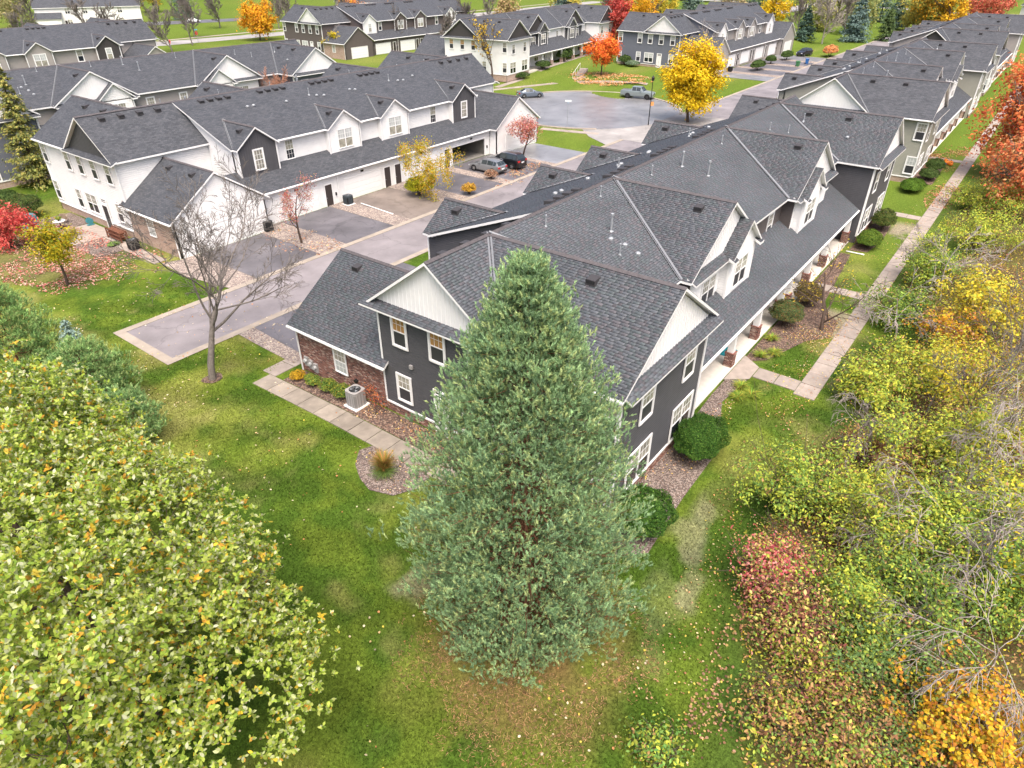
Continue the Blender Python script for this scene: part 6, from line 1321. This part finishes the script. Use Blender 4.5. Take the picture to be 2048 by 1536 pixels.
# ------------------------------------------------------------------ small things
def ac(base, label, col, w=.85, h=.95, top='metal', rz=0.0, group='air conditioners', pad=True):
    z = gh(*base); root = empty('air_conditioner', (base[0], base[1], z), rz, label, 'air conditioner', group)
    if pad: q = MB(); q.box((-w*.62, -w*.62, -.02), (w*.62, w*.62, .09)); q.build('base_pad', MT['trim'], root)
    a = w/2; c = a*.28; oc = [(a-c, -a), (a, -a+c), (a, a-c), (a-c, a), (-a+c, a), (-a, a-c), (-a, -a+c), (-a+c, -a)]
    q = MB(); q.prism([(x, y, .09) for x, y in oc], (0, 0, h)); q.build('casing', col, root)
    q = MB(); n = 24
    for k in range(n):                                        # grille fins
        i = k % 8; (x0, y0), (x1, y1) = oc[i], oc[(i+1) % 8]; f = (k//8+.5)/3; x, y = x0+(x1-x0)*f, y0+(y1-y0)*f
        q.box((x*1.0-.02, y*1.0-.02, .16), (x*1.02+.02, y*1.02+.02, h))
    q.build('fins', MT['acfin'] if top == 'metal' else MT['black'], root)
    q = MB(); q.prism([(x*1.04, y*1.04, h+.09) for x, y in oc], (0, 0, .06)); t = q.build('top_cover', col, root)
    q = MB(); q.lathe([(a*.78, h+.152), (a*.78, h+.165), (a*.70, h+.165), (a*.70, h+.153)], 20); q.build('fan_ring', MT['black'], t)
    q = MB()
    for k in range(3):
        th = 2*math.pi*k/3; q.face([(math.cos(th+o)*r, math.sin(th+o)*r, h+.154+zz) for o, r, zz in ((-.1, .06, 0), (.1, .06, .006), (.45, a*.68, .02), (-.15, a*.68, .002))])
    for r in (a*.25, a*.45, a*.62):
        q.tube([(math.cos(t_)*r, math.sin(t_)*r, h+.18) for t_ in np.linspace(0, 6.283, 17)], .006, 3, False)
    q.build('fan', MT['metal'], t)
    return root
MT['acfin'] = mat('grey_louvre', (.21, .205, .20), .5, .4)
MT['acgrey'] = mat('grey_metal_casing', (.30, .29, .285), .5, .4, noise=.06, nscale=4); MT['acdark'] = mat('dark_metal_casing', (.045, .06, .07), .5, .4)
ac((20.05, 26.1), 'grey round cornered air conditioner on a white pad by the brick wall', MT['acgrey'])
ac((44.6, 54.6), 'dark square air conditioner beside the white garage door', MT['acdark'], .8, .8, 'dark'); ac((24.9, 60.0), 'dark air conditioner with pale top on the end wall path', MT['plastic_black'], .8, .75, 'dark', pad=False)
ac((154.6, 57.8), 'far air conditioner beside the blue grey garage door', MT['plastic_black'], .85, .85, 'dark', pad=False); ac((34.8, 54.6), 'dark air conditioner behind the bare branches by the first garage', MT['plastic_black'], .8, .8, 'dark', pad=False)
# electric meters and fittings of the brick garage wall belong to the house
house = next(o for o in bpy.data.objects if o.name == 'dark_townhouse_row')
for k in range(3):
    q = MB(); y = 10.9-k*.42; q.box((-.14, y-.16, .35-.1*k), (-.015, y+.16, .95-.1*k)); mo = q.build('electric_meter', MT['acgrey'], house)
    q = MB(); q.tube([(-.14, y, .72-.1*k), (-.27, y, .72-.1*k)], .12, 12); q.build('meter_glass', MT['glass_sky'], mo)
q = MB(); q.tube([(-.015, 6.4, .95), (-.16, 6.4, .93)], .13, 10); q.build('dryer_vent', MT['black'], house)
q = MB(); q.box((-.15, 1.62, 3.5), (-.03, 1.82, 3.72)); q.build('wall_vent', MT['acgrey'], house)
# porch mat, bench, bicycle
q = MB()
for k in range(7): q.box((-.62+k*.18, -.8, 0), (-.62+k*.18+.172, .8, .014+.004*(k % 2)))
MT['teal'] = mat('teal_weave', (.03, .30, .36), .9, .1, noise=.35, nscale=5)
tag(q.build('door_mat', MT['teal'], None, (38.6, 11.9, .062)), 'striped teal rug on the porch between the columns', 'rug')
def bicycle(loc, rz, label):
    root = empty('bicycle', loc, rz, label, 'bicycle')
    for x in (-.52, .52):
        q = MB(); q.tube([(x+.33*math.cos(t), 0, .34+.33*math.sin(t)) for t in np.linspace(0, 6.283, 21)], .018, 5, False); wo = q.build('wheel', MT['tyre'], root)
        q = MB()
        for t in np.linspace(0, 3.14, 7)[:-1]: q.tube([(x-.32*math.cos(t), 0, .34-.32*math.sin(t)), (x+.32*math.cos(t), 0, .34+.32*math.sin(t))], .004, 3, False)
        q.build('spokes', MT['rim'], wo)
    q = MB()
    for a, b in (((-.52, 0, .34), (-.15, 0, .34)), ((-.52, 0, .34), (-.22, 0, .78)), ((-.15, 0, .34), (-.25, 0, .88)), ((-.15, 0, .34), (.36, 0, .78)), ((-.22, 0, .78), (.36, 0, .82)), ((.33, 0, .92), (.52, 0, .34))): q.tube([a, b], .02, 6)
    q.build('frame', MT['black'], root)
    q = MB(); q.tube([(.3, -.28, 1.0), (.34, 0, .95), (.3, .28, 1.0)], .014, 5); q.build('handlebar', MT['black'], root)
    q = MB(); q.box((-.38, -.07, .88), (-.12, .07, .94)); q.build('saddle', MT['plastic_black'], root)
bicycle((43.0, 11.35, .062), R(35), 'black bicycle leaning beside the second porch column')
def bench(loc, rz, label, name='porch_bench', cat='bench', m_='black'):
    root = empty(name, loc, rz, label, cat)
    for k in range(4): q = MB(); q.box((-.6, -.22+k*.12, .42), (.6, -.12+k*.12, .45)); q.build('seat_slat', MT[m_], root)
    for k in range(3): q = MB(); q.box((-.6, .26, .55+k*.13), (.6, .29, .65+k*.13)); q.build('back_slat', MT[m_], root)
    for x in (-.55, .55):
        for y in (-.2, .24): q = MB(); q.box((x-.025, y-.025, 0), (x+.025, y+.025, .42 if y < 0 else .95)); q.build('leg', MT[m_], root)
bench((31.4, 12.4, .062), R(0), 'black bench against the porch wall by the corner')
# patio at the white row
def chair(loc, rz, label):
    root = empty('patio_chair', loc, rz, label, 'chair', 'patio chairs'); m_ = MT['wicker']
    q = MB(); q.box((-.26, -.26, .36), (.26, .26, .42)); q.build('seat', m_, root)
    q = MB(); q.hexa([(-.26, .22, .42), (.26, .22, .42), (.26, .28, .42), (-.26, .28, .42), (-.24, .34, .95), (.24, .34, .95), (.24, .39, .95), (-.24, .39, .95)]); q.build('backrest', m_, root)
    for x in (-.24, .24):
        for y in (-.24, .24): q = MB(); q.tube([(x, y, 0), (x, y, .37)], .018, 5); q.build('leg', MT['black'], root)
        q = MB(); q.box((x-.03, -.26, .58), (x+.03, .3, .62)); q.build('armrest', m_, root)
MT['wicker'] = mat('tan_wicker', (.34, .27, .20), .8, .2, noise=.2, nscale=12)
zp = gh(23, 69)+.05
chair((22.6, 71.6, zp), R(200), 'tan patio chair left of the small table'); chair((24.4, 71.8, zp), R(150), 'tan patio chair by the house wall'); chair((22.4, 68.9, zp), R(60), 'tan patio chair nearest the lawn')
root = empty('patio_table', (23.4, 70.4, zp), 0, 'small round patio table with a green plant', 'table')
q = MB(); q.lathe([(.5, .68), (.52, .70), (.52, .72), (.5, .73)], 18); q.build('table_top', MT['trim'], root); q = MB(); q.tube([(0, 0, 0), (0, 0, .68)], .04, 8); q.build('table_leg', MT['black'], root); q = MB(); q.lathe([(.28, 0), (.28, .03), (.05, .06)], 14); q.build('table_foot', MT['black'], root)
bush('potted_plant', (23.4, 70.4), .28, .28, .4, 'green plant standing on the patio table', [(.25, .33, .06), (.16, .25, .05)], n=260, size=.09, z0=zp+.73, cat='plant')
MT['tarp'] = mat('teal_cover', (.05, .22, .26), .55, .35, noise=.2, nscale=3)
def grill():
    root = empty('covered_grill', (21.9, 73.2, zp), R(20), 'barbecue grill under a teal cover on the patio', 'grill'); n = 16; rings = []
    for z, rx, ry in ((0, .78, .46), (.35, .74, .42), (.75, .72, .40), (1.0, .66, .36), (1.14, .5, .26), (1.18, .15, .1)):
        rings.append([Vector((rx*math.copysign(abs(math.cos(t))**.6, math.cos(t))*(1+.05*math.sin(5*t+z*4)), ry*math.copysign(abs(math.sin(t))**.6, math.sin(t))*(1+.06*math.sin(7*t+z*3)), z)) for t in np.linspace(0, 6.283, n+1)[:-1]])
    q = MB()
    for a, b in zip(rings, rings[1:]):
        for k in range(n): q.face([a[k], a[(k+1) % n], b[(k+1) % n], b[k]])
    q.face(rings[-1]); q.build('cover', MT['tarp'], root, smooth=True, weld=True)
    for x in (-.6, .6): q = MB(); q.tube([(x, 0, .0), (x, 0, .3)], .05, 6); q.build('leg', MT['black'], root)
grill()
root = empty('hose_reel', (25.5, 69.2, zp), 0, 'teal garden hose reel against the brick of the white row', 'hose reel')
q = MB(); q.lathe([(.3, -.14), (.12, -.12), (.12, .12), (.3, .14)], 14); o = q.build('drum', MT['tarp'], root, (0, 0, .38)); o.rotation_euler = (R(90), 0, 0); q = MB(); q.box((-.3, -.2, 0), (.3, .2, .06)); q.box((-.04, -.2, .06), (.04, -.16, .4)); q.box((-.04, .16, .06), (.04, .2, .4)); q.build('stand', MT['tarp'], root)
def woodrack():
    root = empty('firewood_rack', (25.2, 63.4, gh(25, 63)), R(90), 'reddish wooden firewood rack by the white row side door', 'rack')
    MT['wood'] = mat('red_brown_wood', (.16, .07, .045), .85, .15, noise=.35, nscale=9)
    for x in (-1.2, 1.2):
        for y in (-.3, .3): q = MB(); q.box((x-.05, y-.05, 0), (x+.05, y+.05, 1.0)); q.build('post', MT['wood'], root)
    for y in (-.3, .3):
        for z in (.2, .55, .9): q = MB(); q.box((-1.15, y-.03, z), (1.15, y+.03, z+.09)); q.build('rail', MT['wood'], root)
    n = 0
    for r in range(4):
        for k in range(9):
            x = -1.0+k*.25+random.uniform(-.02, .02); q = MB(); q.tube([(x, -.25, .3+r*.18), (x+random.uniform(-.03, .03), .25, .3+r*.18)], random.uniform(.07, .1), 7); q.build('log', MT['wood'], root)
woodrack()
bush('planter_lettuce', (24.2, 62.2), .55, .35, .4, 'low green plants in front of the firewood rack', [(.18, .30, .08), (.28, .38, .12)], n=500, size=.1, cat='plant')
tuft('ornamental_grass', (22.3, 66.6), .9, .7, 'yellow green grass clump at the edge of the patio', [(.34, .34, .06), (.25, .30, .06)], 240, .03); tuft('ornamental_grass', (23.2, 67.6), 1.0, .8, 'straw coloured dry grass on the patio edge', [(.46, .36, .22), (.40, .30, .17)], 240, .025)
# drain pipes lying on the ground
for a, b, lb in (((45.4, 53.6), (45.1, 48.9), 'white drain pipe lying on the gravel by the driveway'), ((61.4, 10.1), (61.5, 8.9), 'white drain pipe lying on the lawn at the far porch column')):
    q = MB(); q.tube([(a[0], a[1], gh(*a)+.1), (b[0], b[1], gh(*b)+.08)], .05, 6); q.tube([(b[0], b[1], gh(*b)+.08), (b[0]+.02, b[1]-.25, gh(*b)+.07)], .06, 6); tag(q.build('drain_pipe', MT['trim']), lb, 'pipe')
# street lamp, signs, bins, steps
root = empty('street_lamp', (96.9, 47.4, gh(97, 47)), 0, 'black street lamp with banner bracket at the apron', 'street lamp')
q = MB(); q.tube([(0, 0, 0), (0, 0, .5), (0, 0, 6.1)], [.1, .075, .055], 8); q.build('pole', MT['black'], root)
q = MB(); q.lathe([(.06, 6.1), (.2, 6.2), (.22, 6.55), (.1, 6.75), (.02, 6.85)], 10); q.build('lantern', MT['black'], root)
q = MB(); q.tube([(0, 0, 3.3), (.55, -.3, 3.3)], .02, 5); q.build('bracket', MT['black'], root)
MT['banner'] = mat('orange_banner', (.62, .28, .10), .7); q = MB(); q.prism([(.06, -.03, 2.7), (.52, -.28, 2.7), (.52, -.28, 3.26), (.06, -.03, 3.26)], (.01, .012, 0)); q.build('banner', MT['banner'], root)
MT['signblue'] = mat('blue_sign', (.16, .42, .62), .5); MT['signwhite'] = mat('white_sign', (.70, .78, .80), .5); MT['signred'] = mat('red_sign', (.55, .03, .03), .5)
root = empty('street_name_sign', (88.2, 56.2, gh(88, 56)), R(30), 'thin pole with pale blue street name blades before the turning circle', 'sign')
q = MB(); q.tube([(0, 0, 0), (0, 0, 3.6)], .03, 6); q.build('pole', MT['metal'], root); q = MB(); q.box((-.45, -.012, 3.3), (.45, .012, 3.52)); q.build('name_blade', MT['signblue'], root); q = MB(); q.box((-.012, -.45, 3.55), (.012, .45, 3.77)); q.build('name_blade', MT['signwhite'], root)
root = empty('stop_sign', (113.4, 193.4, gh(113, 193)), R(200), 'red stop sign with a blue street name on top at the far corner', 'sign')
q = MB(); q.tube([(0, 0, 0), (0, 0, 3.3)], .05, 6); q.build('pole', MT['metal'], root); q = MB(); q.prism([(.55*math.cos(math.pi*(k+.5)/4), -.03, 2.3+.55*math.sin(math.pi*(k+.5)/4)) for k in range(8)], (0, .03, 0)); sg_ = q.build('sign_plate', MT['signred'], root)
f = bpy.data.curves.new('lettering', 'FONT'); f.body = 'STOP'; f.size = .36; f.align_x = 'CENTER'; f.align_y = 'CENTER'; f.extrude = .004
tmp = bpy.data.objects.new('lettering', f); COL.link(tmp); dg = bpy.context.evaluated_depsgraph_get(); me = bpy.data.meshes.new_from_object(tmp.evaluated_get(dg)); bpy.data.objects.remove(tmp, do_unlink=True)
me.materials.append(MT['trim']); lo_ = link(bpy.data.objects.new('lettering', me), sg_); lo_.location = (0, -.045, 2.3); lo_.rotation_euler = (R(90), 0, 0)
q = MB(); q.box((-.6, -.02, 3.0), (.6, .02, 3.3)); q.build('name_blade', MT['signblue'], root)
root = empty('fire_hydrant', (107.4, 197.3, gh(107, 197)), 0, 'red fire hydrant on the far street verge', 'hydrant')
q = MB(); q.lathe([(.2, 0), (.2, .08), (.14, .1), (.14, .65), (.19, .68), (.15, .8), (.05, .92)], 10); q.build('barrel', MT['signred'], root); q = MB(); q.tube([(-.28, 0, .5), (.28, 0, .5)], .08, 8); q.build('nozzle', MT['signred'], root)
def wheelie(loc, rz, label, col):
    root = empty('wheeled_bin', (loc[0], loc[1], gh(*loc)), rz, label, 'bin', 'wheeled bins')
    q = MB(); q.hexa([(-.28, -.28, .06), (.28, -.28, .06), (.28, .28, .06), (-.28, .28, .06), (-.36, -.36, 1.05), (.36, -.36, 1.05), (.36, .38, 1.05), (-.36, .38, 1.05)]); q.build('body', col, root)
    q = MB(); q.hexa([(-.39, -.4, 1.052), (.39, -.4, 1.052), (.39, .42, 1.052), (-.39, .42, 1.052), (-.34, -.34, 1.14), (.34, -.34, 1.14), (.34, .38, 1.18), (-.34, .38, 1.18)]); q.build('lid', col, root)
    for x in (-.3, .3): q = MB(); q.tube([(x-.04, .34, .12), (x+.04, .34, .12)], .12, 10); q.build('wheel', MT['tyre'], root)
    q = MB(); q.tube([(-.3, .46, 1.02), (.3, .46, 1.02)], .025, 6); q.build('handle', MT['black'], root)
MT['binblue'] = mat('blue_plastic', (.02, .10, .30), .5, .4); MT['bingreen'] = mat('green_plastic', (.05, .17, .07), .5, .4)
wheelie((176.6, 48.3), R(20), 'blue wheeled bin standing on the lane', MT['binblue']); wheelie((171.3, 48.7), R(-10), 'dull green wheeled bin left of the blue one', MT['bingreen'])
def steps():
    x0, y0 = 124.0, 77.2; dx, dy = .93, .36; root = empty('garden_steps', (x0, y0, 0), math.atan2(dy, dx), 'concrete steps with white handrail up the lawn bank', 'steps')
    z0 = gh(x0-1, y0)
    for k in range(8): q = MB(); q.box((k*.95, -.8, z0-.3), (k*.95+.97, .8, z0+.1+k*.13)); q.build('step', MT['slab'], root)
    for y in (.85,):
        q = MB(); q.tube([(0, y, z0+1.05), (7.2, y, z0+2.0)], .035, 6); q.build('handrail', MT['trim'], root)
        for k in range(4): x = k*2.4; q = MB(); q.tube([(x, y, z0), (x, y, z0+1.05+x*.13)], .03, 6); q.build('rail_post', MT['trim'], root)
steps()
# pumpkins and blue pot by the grey green row
MT['pumpkin'] = mat('orange_pumpkin', (.70, .20, .02), .5, .3, noise=.1, nscale=5)
def pumpkin(loc, r, label):
    root = empty('pumpkin', (loc[0], loc[1], gh(*loc)+r*.78), 0, label, 'pumpkin', 'pumpkins by the far door'); q = MB(); n = 20; m_ = 9; rings = []
    for j in range(m_+1):
        ph = math.pi*j/m_; rings.append([Vector((r*math.sin(ph)*(1+.07*math.cos(8*t))*math.cos(t), r*math.sin(ph)*(1+.07*math.cos(8*t))*math.sin(t), r*.78*math.cos(ph))) for t in np.linspace(0, 6.283, n+1)[:-1]])
    for a, b in zip(rings, rings[1:]):
        for k in range(n): q.face([a[k], b[k], b[(k+1) % n], a[(k+1) % n]])
    q.build('flesh', MT['pumpkin'], root, smooth=True); q = MB(); q.tube([(0, 0, r*.7), (.03, 0, r*1.05)], .04, 6); q.build('stem', MT['bark'], root)
for x, y, r, lb in ((98.4, 8.0, .3, 'left pumpkin of the pile by the grey green row'), (98.9, 7.6, .26, 'right pumpkin of the pile by the grey green row'), (98.0, 7.5, .25, 'front pumpkin of the pile by the grey green row'), (99.4, 8.2, .27, 'back pumpkin of the pile by the grey green row')): pumpkin((x, y), r, lb)
q = MB(); q.lathe([(.25, 0), (.4, .5), (.43, .55), (.36, .55), (.3, .45)], 14); MT['potblue'] = mat('blue_glaze', (.02, .06, .22), .2, .5); tag(q.build('flower_pot', MT['potblue'], None, (96.4, 8.2, 0)), 'glazed blue pot beside the pumpkins', 'pot')
# ------------------------------------------------------------------ far houses at the top left and top right
def cottage(x, y, rz, w, d, h, label, wall='lap_white'):
    root = empty('far_house', (x, y, gh(x, y)), rz, label, 'house'); 
    q = MB(); q.box((-w/2, -d/2, -.4), (w/2, d/2, h)); q.face([(-w/2, -d/2, h), (-w/2, d/2, h), (-w/2, 0, h+d*.3)]); q.face([(w/2, -d/2, h), (w/2, d/2, h), (w/2, 0, h+d*.3)]); q.build('wall', MT[wall], root)
    for s_ in (-1, 1):
        q = MB(); a = [(-w/2-.4, s_*(d/2+.4), h-.24), (w/2+.4, s_*(d/2+.4), h-.24), (w/2+.4, 0, h+d*.3+.03), (-w/2-.4, 0, h+d*.3+.03)]; q.face(a, uv=[(0, 0), (w, 0), (w, d*.6), (0, d*.6)]); q.mi = 1; q.face([(p[0], p[1], p[2]-.15) for p in a])
        for i in range(4): j = (i+1) % 4; q.face([a[i], a[j], (a[j][0], a[j][1], a[j][2]-.15), (a[i][0], a[i][1], a[i][2]-.15)])
        q.build('roof', [MT['shingle_far'], MT['trim']], root, uv=True)
    # porch and garage wing
    q = MB(); q.box((-w/2, -d/2-4, -.4), (-w/2+7, -d/2-.01, 3)); q.build('wing', MT[wall], root)
    q = MB(); a = [(-w/2-.3, -d/2-4.3, 2.95), (-w/2+7.3, -d/2-4.3, 2.95), (-w/2+7.3, -d/2-.02, 4.4), (-w/2-.3, -d/2-.02, 4.4)]; q.face(a, uv=[(0, 0), (8, 0), (8, 5), (0, 5)]); q.mi = 1; q.face([(p[0], p[1], p[2]-.12) for p in a]); q.build('wing_roof', [MT['shingle_far'], MT['trim']], root, uv=True)
    inst(GCACHE[(4.9, 2.25)] if (4.9, 2.25) in GCACHE else garage_door_mesh(4.9, 2.25), 'garage_door', root, (-w/2+3.5, -d/2-4.01, 0), math.pi)
    for k in range(4):
        xx = -w/2+9+k*(w-10)/4
        for zz in (.9, 4.0):
            if zz+1.6 < h: o = inst(window_mesh(1.3, 1.5, True, 2, 1)[0], 'window', root, (xx, -d/2-.01, zz), math.pi); inst(pane_mesh(1.3, 1.5, 0, 'glass_mix'), 'pane', o); inst(pane_mesh(1.3, 1.5, 1, 'glass_dark'), 'pane', o)
    q = MB(); q.box((-w/2+7.6, -d/2-.06, 0), (-w/2+8.6, -d/2-.01, 2.1)); q.build('door', MT['door_dark'], root)
cottage(118, 262, R(-28), 30, 10, 6.0, 'white house with dark roof behind the far driveway'); cottage(64, 262, R(-10), 16, 9, 5.0, 'white house with porch at the top left corner'); cottage(330, 12, R(60), 14, 9, 5.5, 'pale house between red trees at the top right')
cottage(196, 214, R(-25), 22, 10, 5.5, 'dark roofed house behind the far orange tree', 'lap_taupe')
# ------------------------------------------------------------------ fallen leaves and grass
def scatter(name, label, regions, n, size, cols, w=None, zoff=.035, avoid=True, cat='fallen leaves'):
    """leaves lying on the ground; regions: (x, y, rx, ry, weight)"""
    ww = np.array([r[4] for r in regions], dtype=float); ww /= ww.sum(); P = []
    for (x, y, rx, ry, _), f in zip(regions, ww):
        k = int(n*f); a = rng.random(k)*6.283; r = np.sqrt(rng.random(k)) if rx < 40 else rng.random(k)
        P.append(np.stack([x+rx*r*np.cos(a), y+ry*r*np.sin(a)], 1) if rx < 40 else np.stack([x+rx*(2*rng.random(k)-1), y+ry*(2*rng.random(k)-1)], 1))
    P = np.concatenate(P); P = P[fbm(P[:, 0], P[:, 1], 2.4, 3, 51) > .36+.2*rng.random(len(P))]; z = np.array([gh(a, b) for a, b in P])+zoff; p = np.column_stack([P, z+rng.random(len(P))*.03]); k = len(p)
    nr = unit(rng.normal(size=(k, 3))*.28+np.array((0, 0, 1.)))
    me = leaves_mesh(name, p, nr, size*(.6+.8*rng.random(k)), palette(k, cols, w, .22), MT['leaf'], 'round')
    o = link(bpy.data.objects.new(name, me)); tag(o, label, cat, kind='stuff')
PALE = [(.62, .52, .34), (.55, .40, .20), (.50, .24, .10), (.66, .58, .42), (.58, .46, .08)]
scatter('fallen_leaves', 'pale and tan leaves strewn over the front lawn', [(12, 16, 14, 14, 2), (8, 9, 10, 6, 1), (16, 30, 10, 10, 1.2), (17, 44, 8, 14, 3.4)], 1900, .10, PALE, (.3, .25, .15, .2, .1))
scatter('fallen_leaves', 'yellow and brown leaves along the wood edge', [(20, 3.4, 9, 2.6, 2), (30, 4.6, 10, 2.6, 2), (40, 5.5, 9, 3, 2), (52, 5.5, 10, 3, 1.6), (70, 6, 14, 3, 2), (95, 5.5, 16, 3.4, 3)], 5200, .075, [(.60, .48, .10), (.45, .22, .10), (.34, .16, .09), (.62, .50, .30), (.55, .30, .18)])
scatter('fallen_leaves', 'pink red leaf carpet under the red tree at the left', [(19.5, 66, 5.2, 9.5, 3), (21, 58, 5, 5, 1)], 9500, .14, [(.52, .22, .17), (.58, .34, .27), (.42, .12, .10), (.60, .44, .34)])
scatter('fallen_leaves', 'orange leaves under the round maple on the bank', [(127, 71.5, 6.5, 9, 1)], 3600, .26, [(.66, .34, .14), (.60, .26, .10), (.62, .46, .26)])
scatter('fallen_leaves', 'leaves and litter in the front planting beds', [(27, 9.2, 6.5, 1.0, 2), (45.5, 8.2, 3.2, 1.8, 3), (20.1, 22.6, .7, 3.4, 2), (17, 20.5, 1.4, 1.9, .8), (42, 7.9, 4.5, 1.3, 1.5)], 2600, .075, [(.60, .50, .36), (.55, .34, .18), (.40, .18, .10), (.62, .46, .10)])
scatter('fallen_leaves', 'red brown leaf drift beside the grey green row', [(101, 8.2, 9, 2.2, 2), (84, 6.2, 6, 1.5, .6)], 2600, .16, [(.46, .20, .10), (.55, .32, .18), (.36, .14, .09)])
scatter('fallen_leaves', 'sparse leaves on the far lawns and gravel', [(35, 50, 2.5, 4.5, 1), (60, 47, 10, 2.2, .8), (66.5, 47.8, 3.0, 1.6, 1.2), (118, 50, 10, 3, 1), (124, 82, 10, 5, .8)], 1800, .15, [(.50, .26, .15), (.58, .42, .22), (.42, .18, .10)])
scatter('wood_litter', 'brown leaf litter on the floor of the thicket', [(18, -.5, 9, 4, 2), (28, .5, 8, 4, 2), (40, 0, 10, 5, 2), (56, 0, 10, 5, 1.5), (22, -5, 12, 4, 1.5)], 22000, .10, [(.25, .13, .08), (.36, .21, .12), (.16, .085, .06), (.46, .33, .12), (.40, .24, .16)])
def pavedmask(x, y):
    return ((x > 15.9) & (y > 39.2) & (y < 46.5)) | ((x > 17.9) & (x < 21) & (y < 33.4) & (y > 16.5)) | ((x > 20) & (x < 30.5) & (y > 7.4) & (y < 33.5)) | ((x > 36.2) & (y > 5.3) & (y < 6.8)) | ((x > 15.4) & (x < 18.1) & (y > 18.2) & (y < 23)) | ((x > 30) & (y > 9)) | ((x > 36.2) & (x < 38.2) & (y > 6.5)) | ((x > 20.7) & (y > 32.2) & (y < 39.5)) | ((x > 24) & (y > 46))
def grass():
    n = 330000; u = rng.random(n); x = -2+48*rng.random(n)**1.25; y = 1+50*rng.random(n); m_ = ~pavedmask(x, y) & (rng.random(n) < np.clip(1.5-np.hypot(x, y)/60, .25, 1)); x, y = x[m_], y[m_]; n = len(x)
    wood = (y < 3.2+1.4*np.sin(x*.35)); k = ~wood | (rng.random(n) < .15); dp = np.hypot(x-PINE[0], y-PINE[1]); k &= (dp > 3.6) | (rng.random(n) < .3); x, y = x[k], y[k]; n = len(x)
    z = np.array([-0.3*ss(25, 38, b) for b in y])-.02; h = .06+.07*rng.random(n); a = rng.random(n)*6.283; w_ = .016+.014*rng.random(n)
    ln = rng.normal(size=(n, 2))*.035; b0 = np.stack([x, y, z], 1); d = np.stack([np.cos(a)*w_, np.sin(a)*w_, 0*a], 1); tip = b0+np.stack([ln[:, 0], ln[:, 1], h], 1)
    V = np.stack([b0-d, b0+d, tip], 1).reshape(-1, 3); c = lawn_col(x, y)*(1+rng.normal(size=(n, 1))*.36)*1.12
    me = mesh_np('lawn_grass', V, np.arange(n*3), np.arange(n)*3, np.clip(np.maximum(c, lawn_col(x, y)*.72), .01, .8)); me.materials.append(MT['leaf']); o = link(bpy.data.objects.new('lawn_grass', me)); tag(o, 'short mown grass of the near lawn', 'grass', kind='stuff')
grass()

def needles_litter():
    n = 15000; a = rng.random(n)*6.283; r = 5.0*np.sqrt(rng.random(n)); x = PINE[0]-.8+r*np.cos(a); y = PINE[1]-.7+r*np.sin(a)
    k = (fbm(x, y, 1.4, 3, 41) > .44) & (rng.random(n) < 1.2-r/5.0); x, y = x[k], y[k]; n = len(x); t = rng.random(n)*6.283; L = .05+.05*rng.random(n)
    c = np.stack([x, y, np.full(n, .015)+.03*rng.random(n)], 1); d = np.stack([np.cos(t)*L, np.sin(t)*L, rng.normal(size=n)*.01], 1); s_ = np.stack([-np.sin(t), np.cos(t), 0*t], 1)*.012
    V = np.stack([c-d-s_, c-d+s_, c+d], 1).reshape(-1, 3)
    me = mesh_np('fallen_needles', V, np.arange(n*3), np.arange(n)*3, palette(n, [(.36, .21, .10), (.28, .16, .08), (.44, .28, .14), (.21, .13, .08)], None, .2)); me.materials.append(MT['leaf']); tag(link(bpy.data.objects.new('fallen_needles', me)), 'orange brown needles lying under the big pine', 'needles', kind='stuff')
needles_litter()
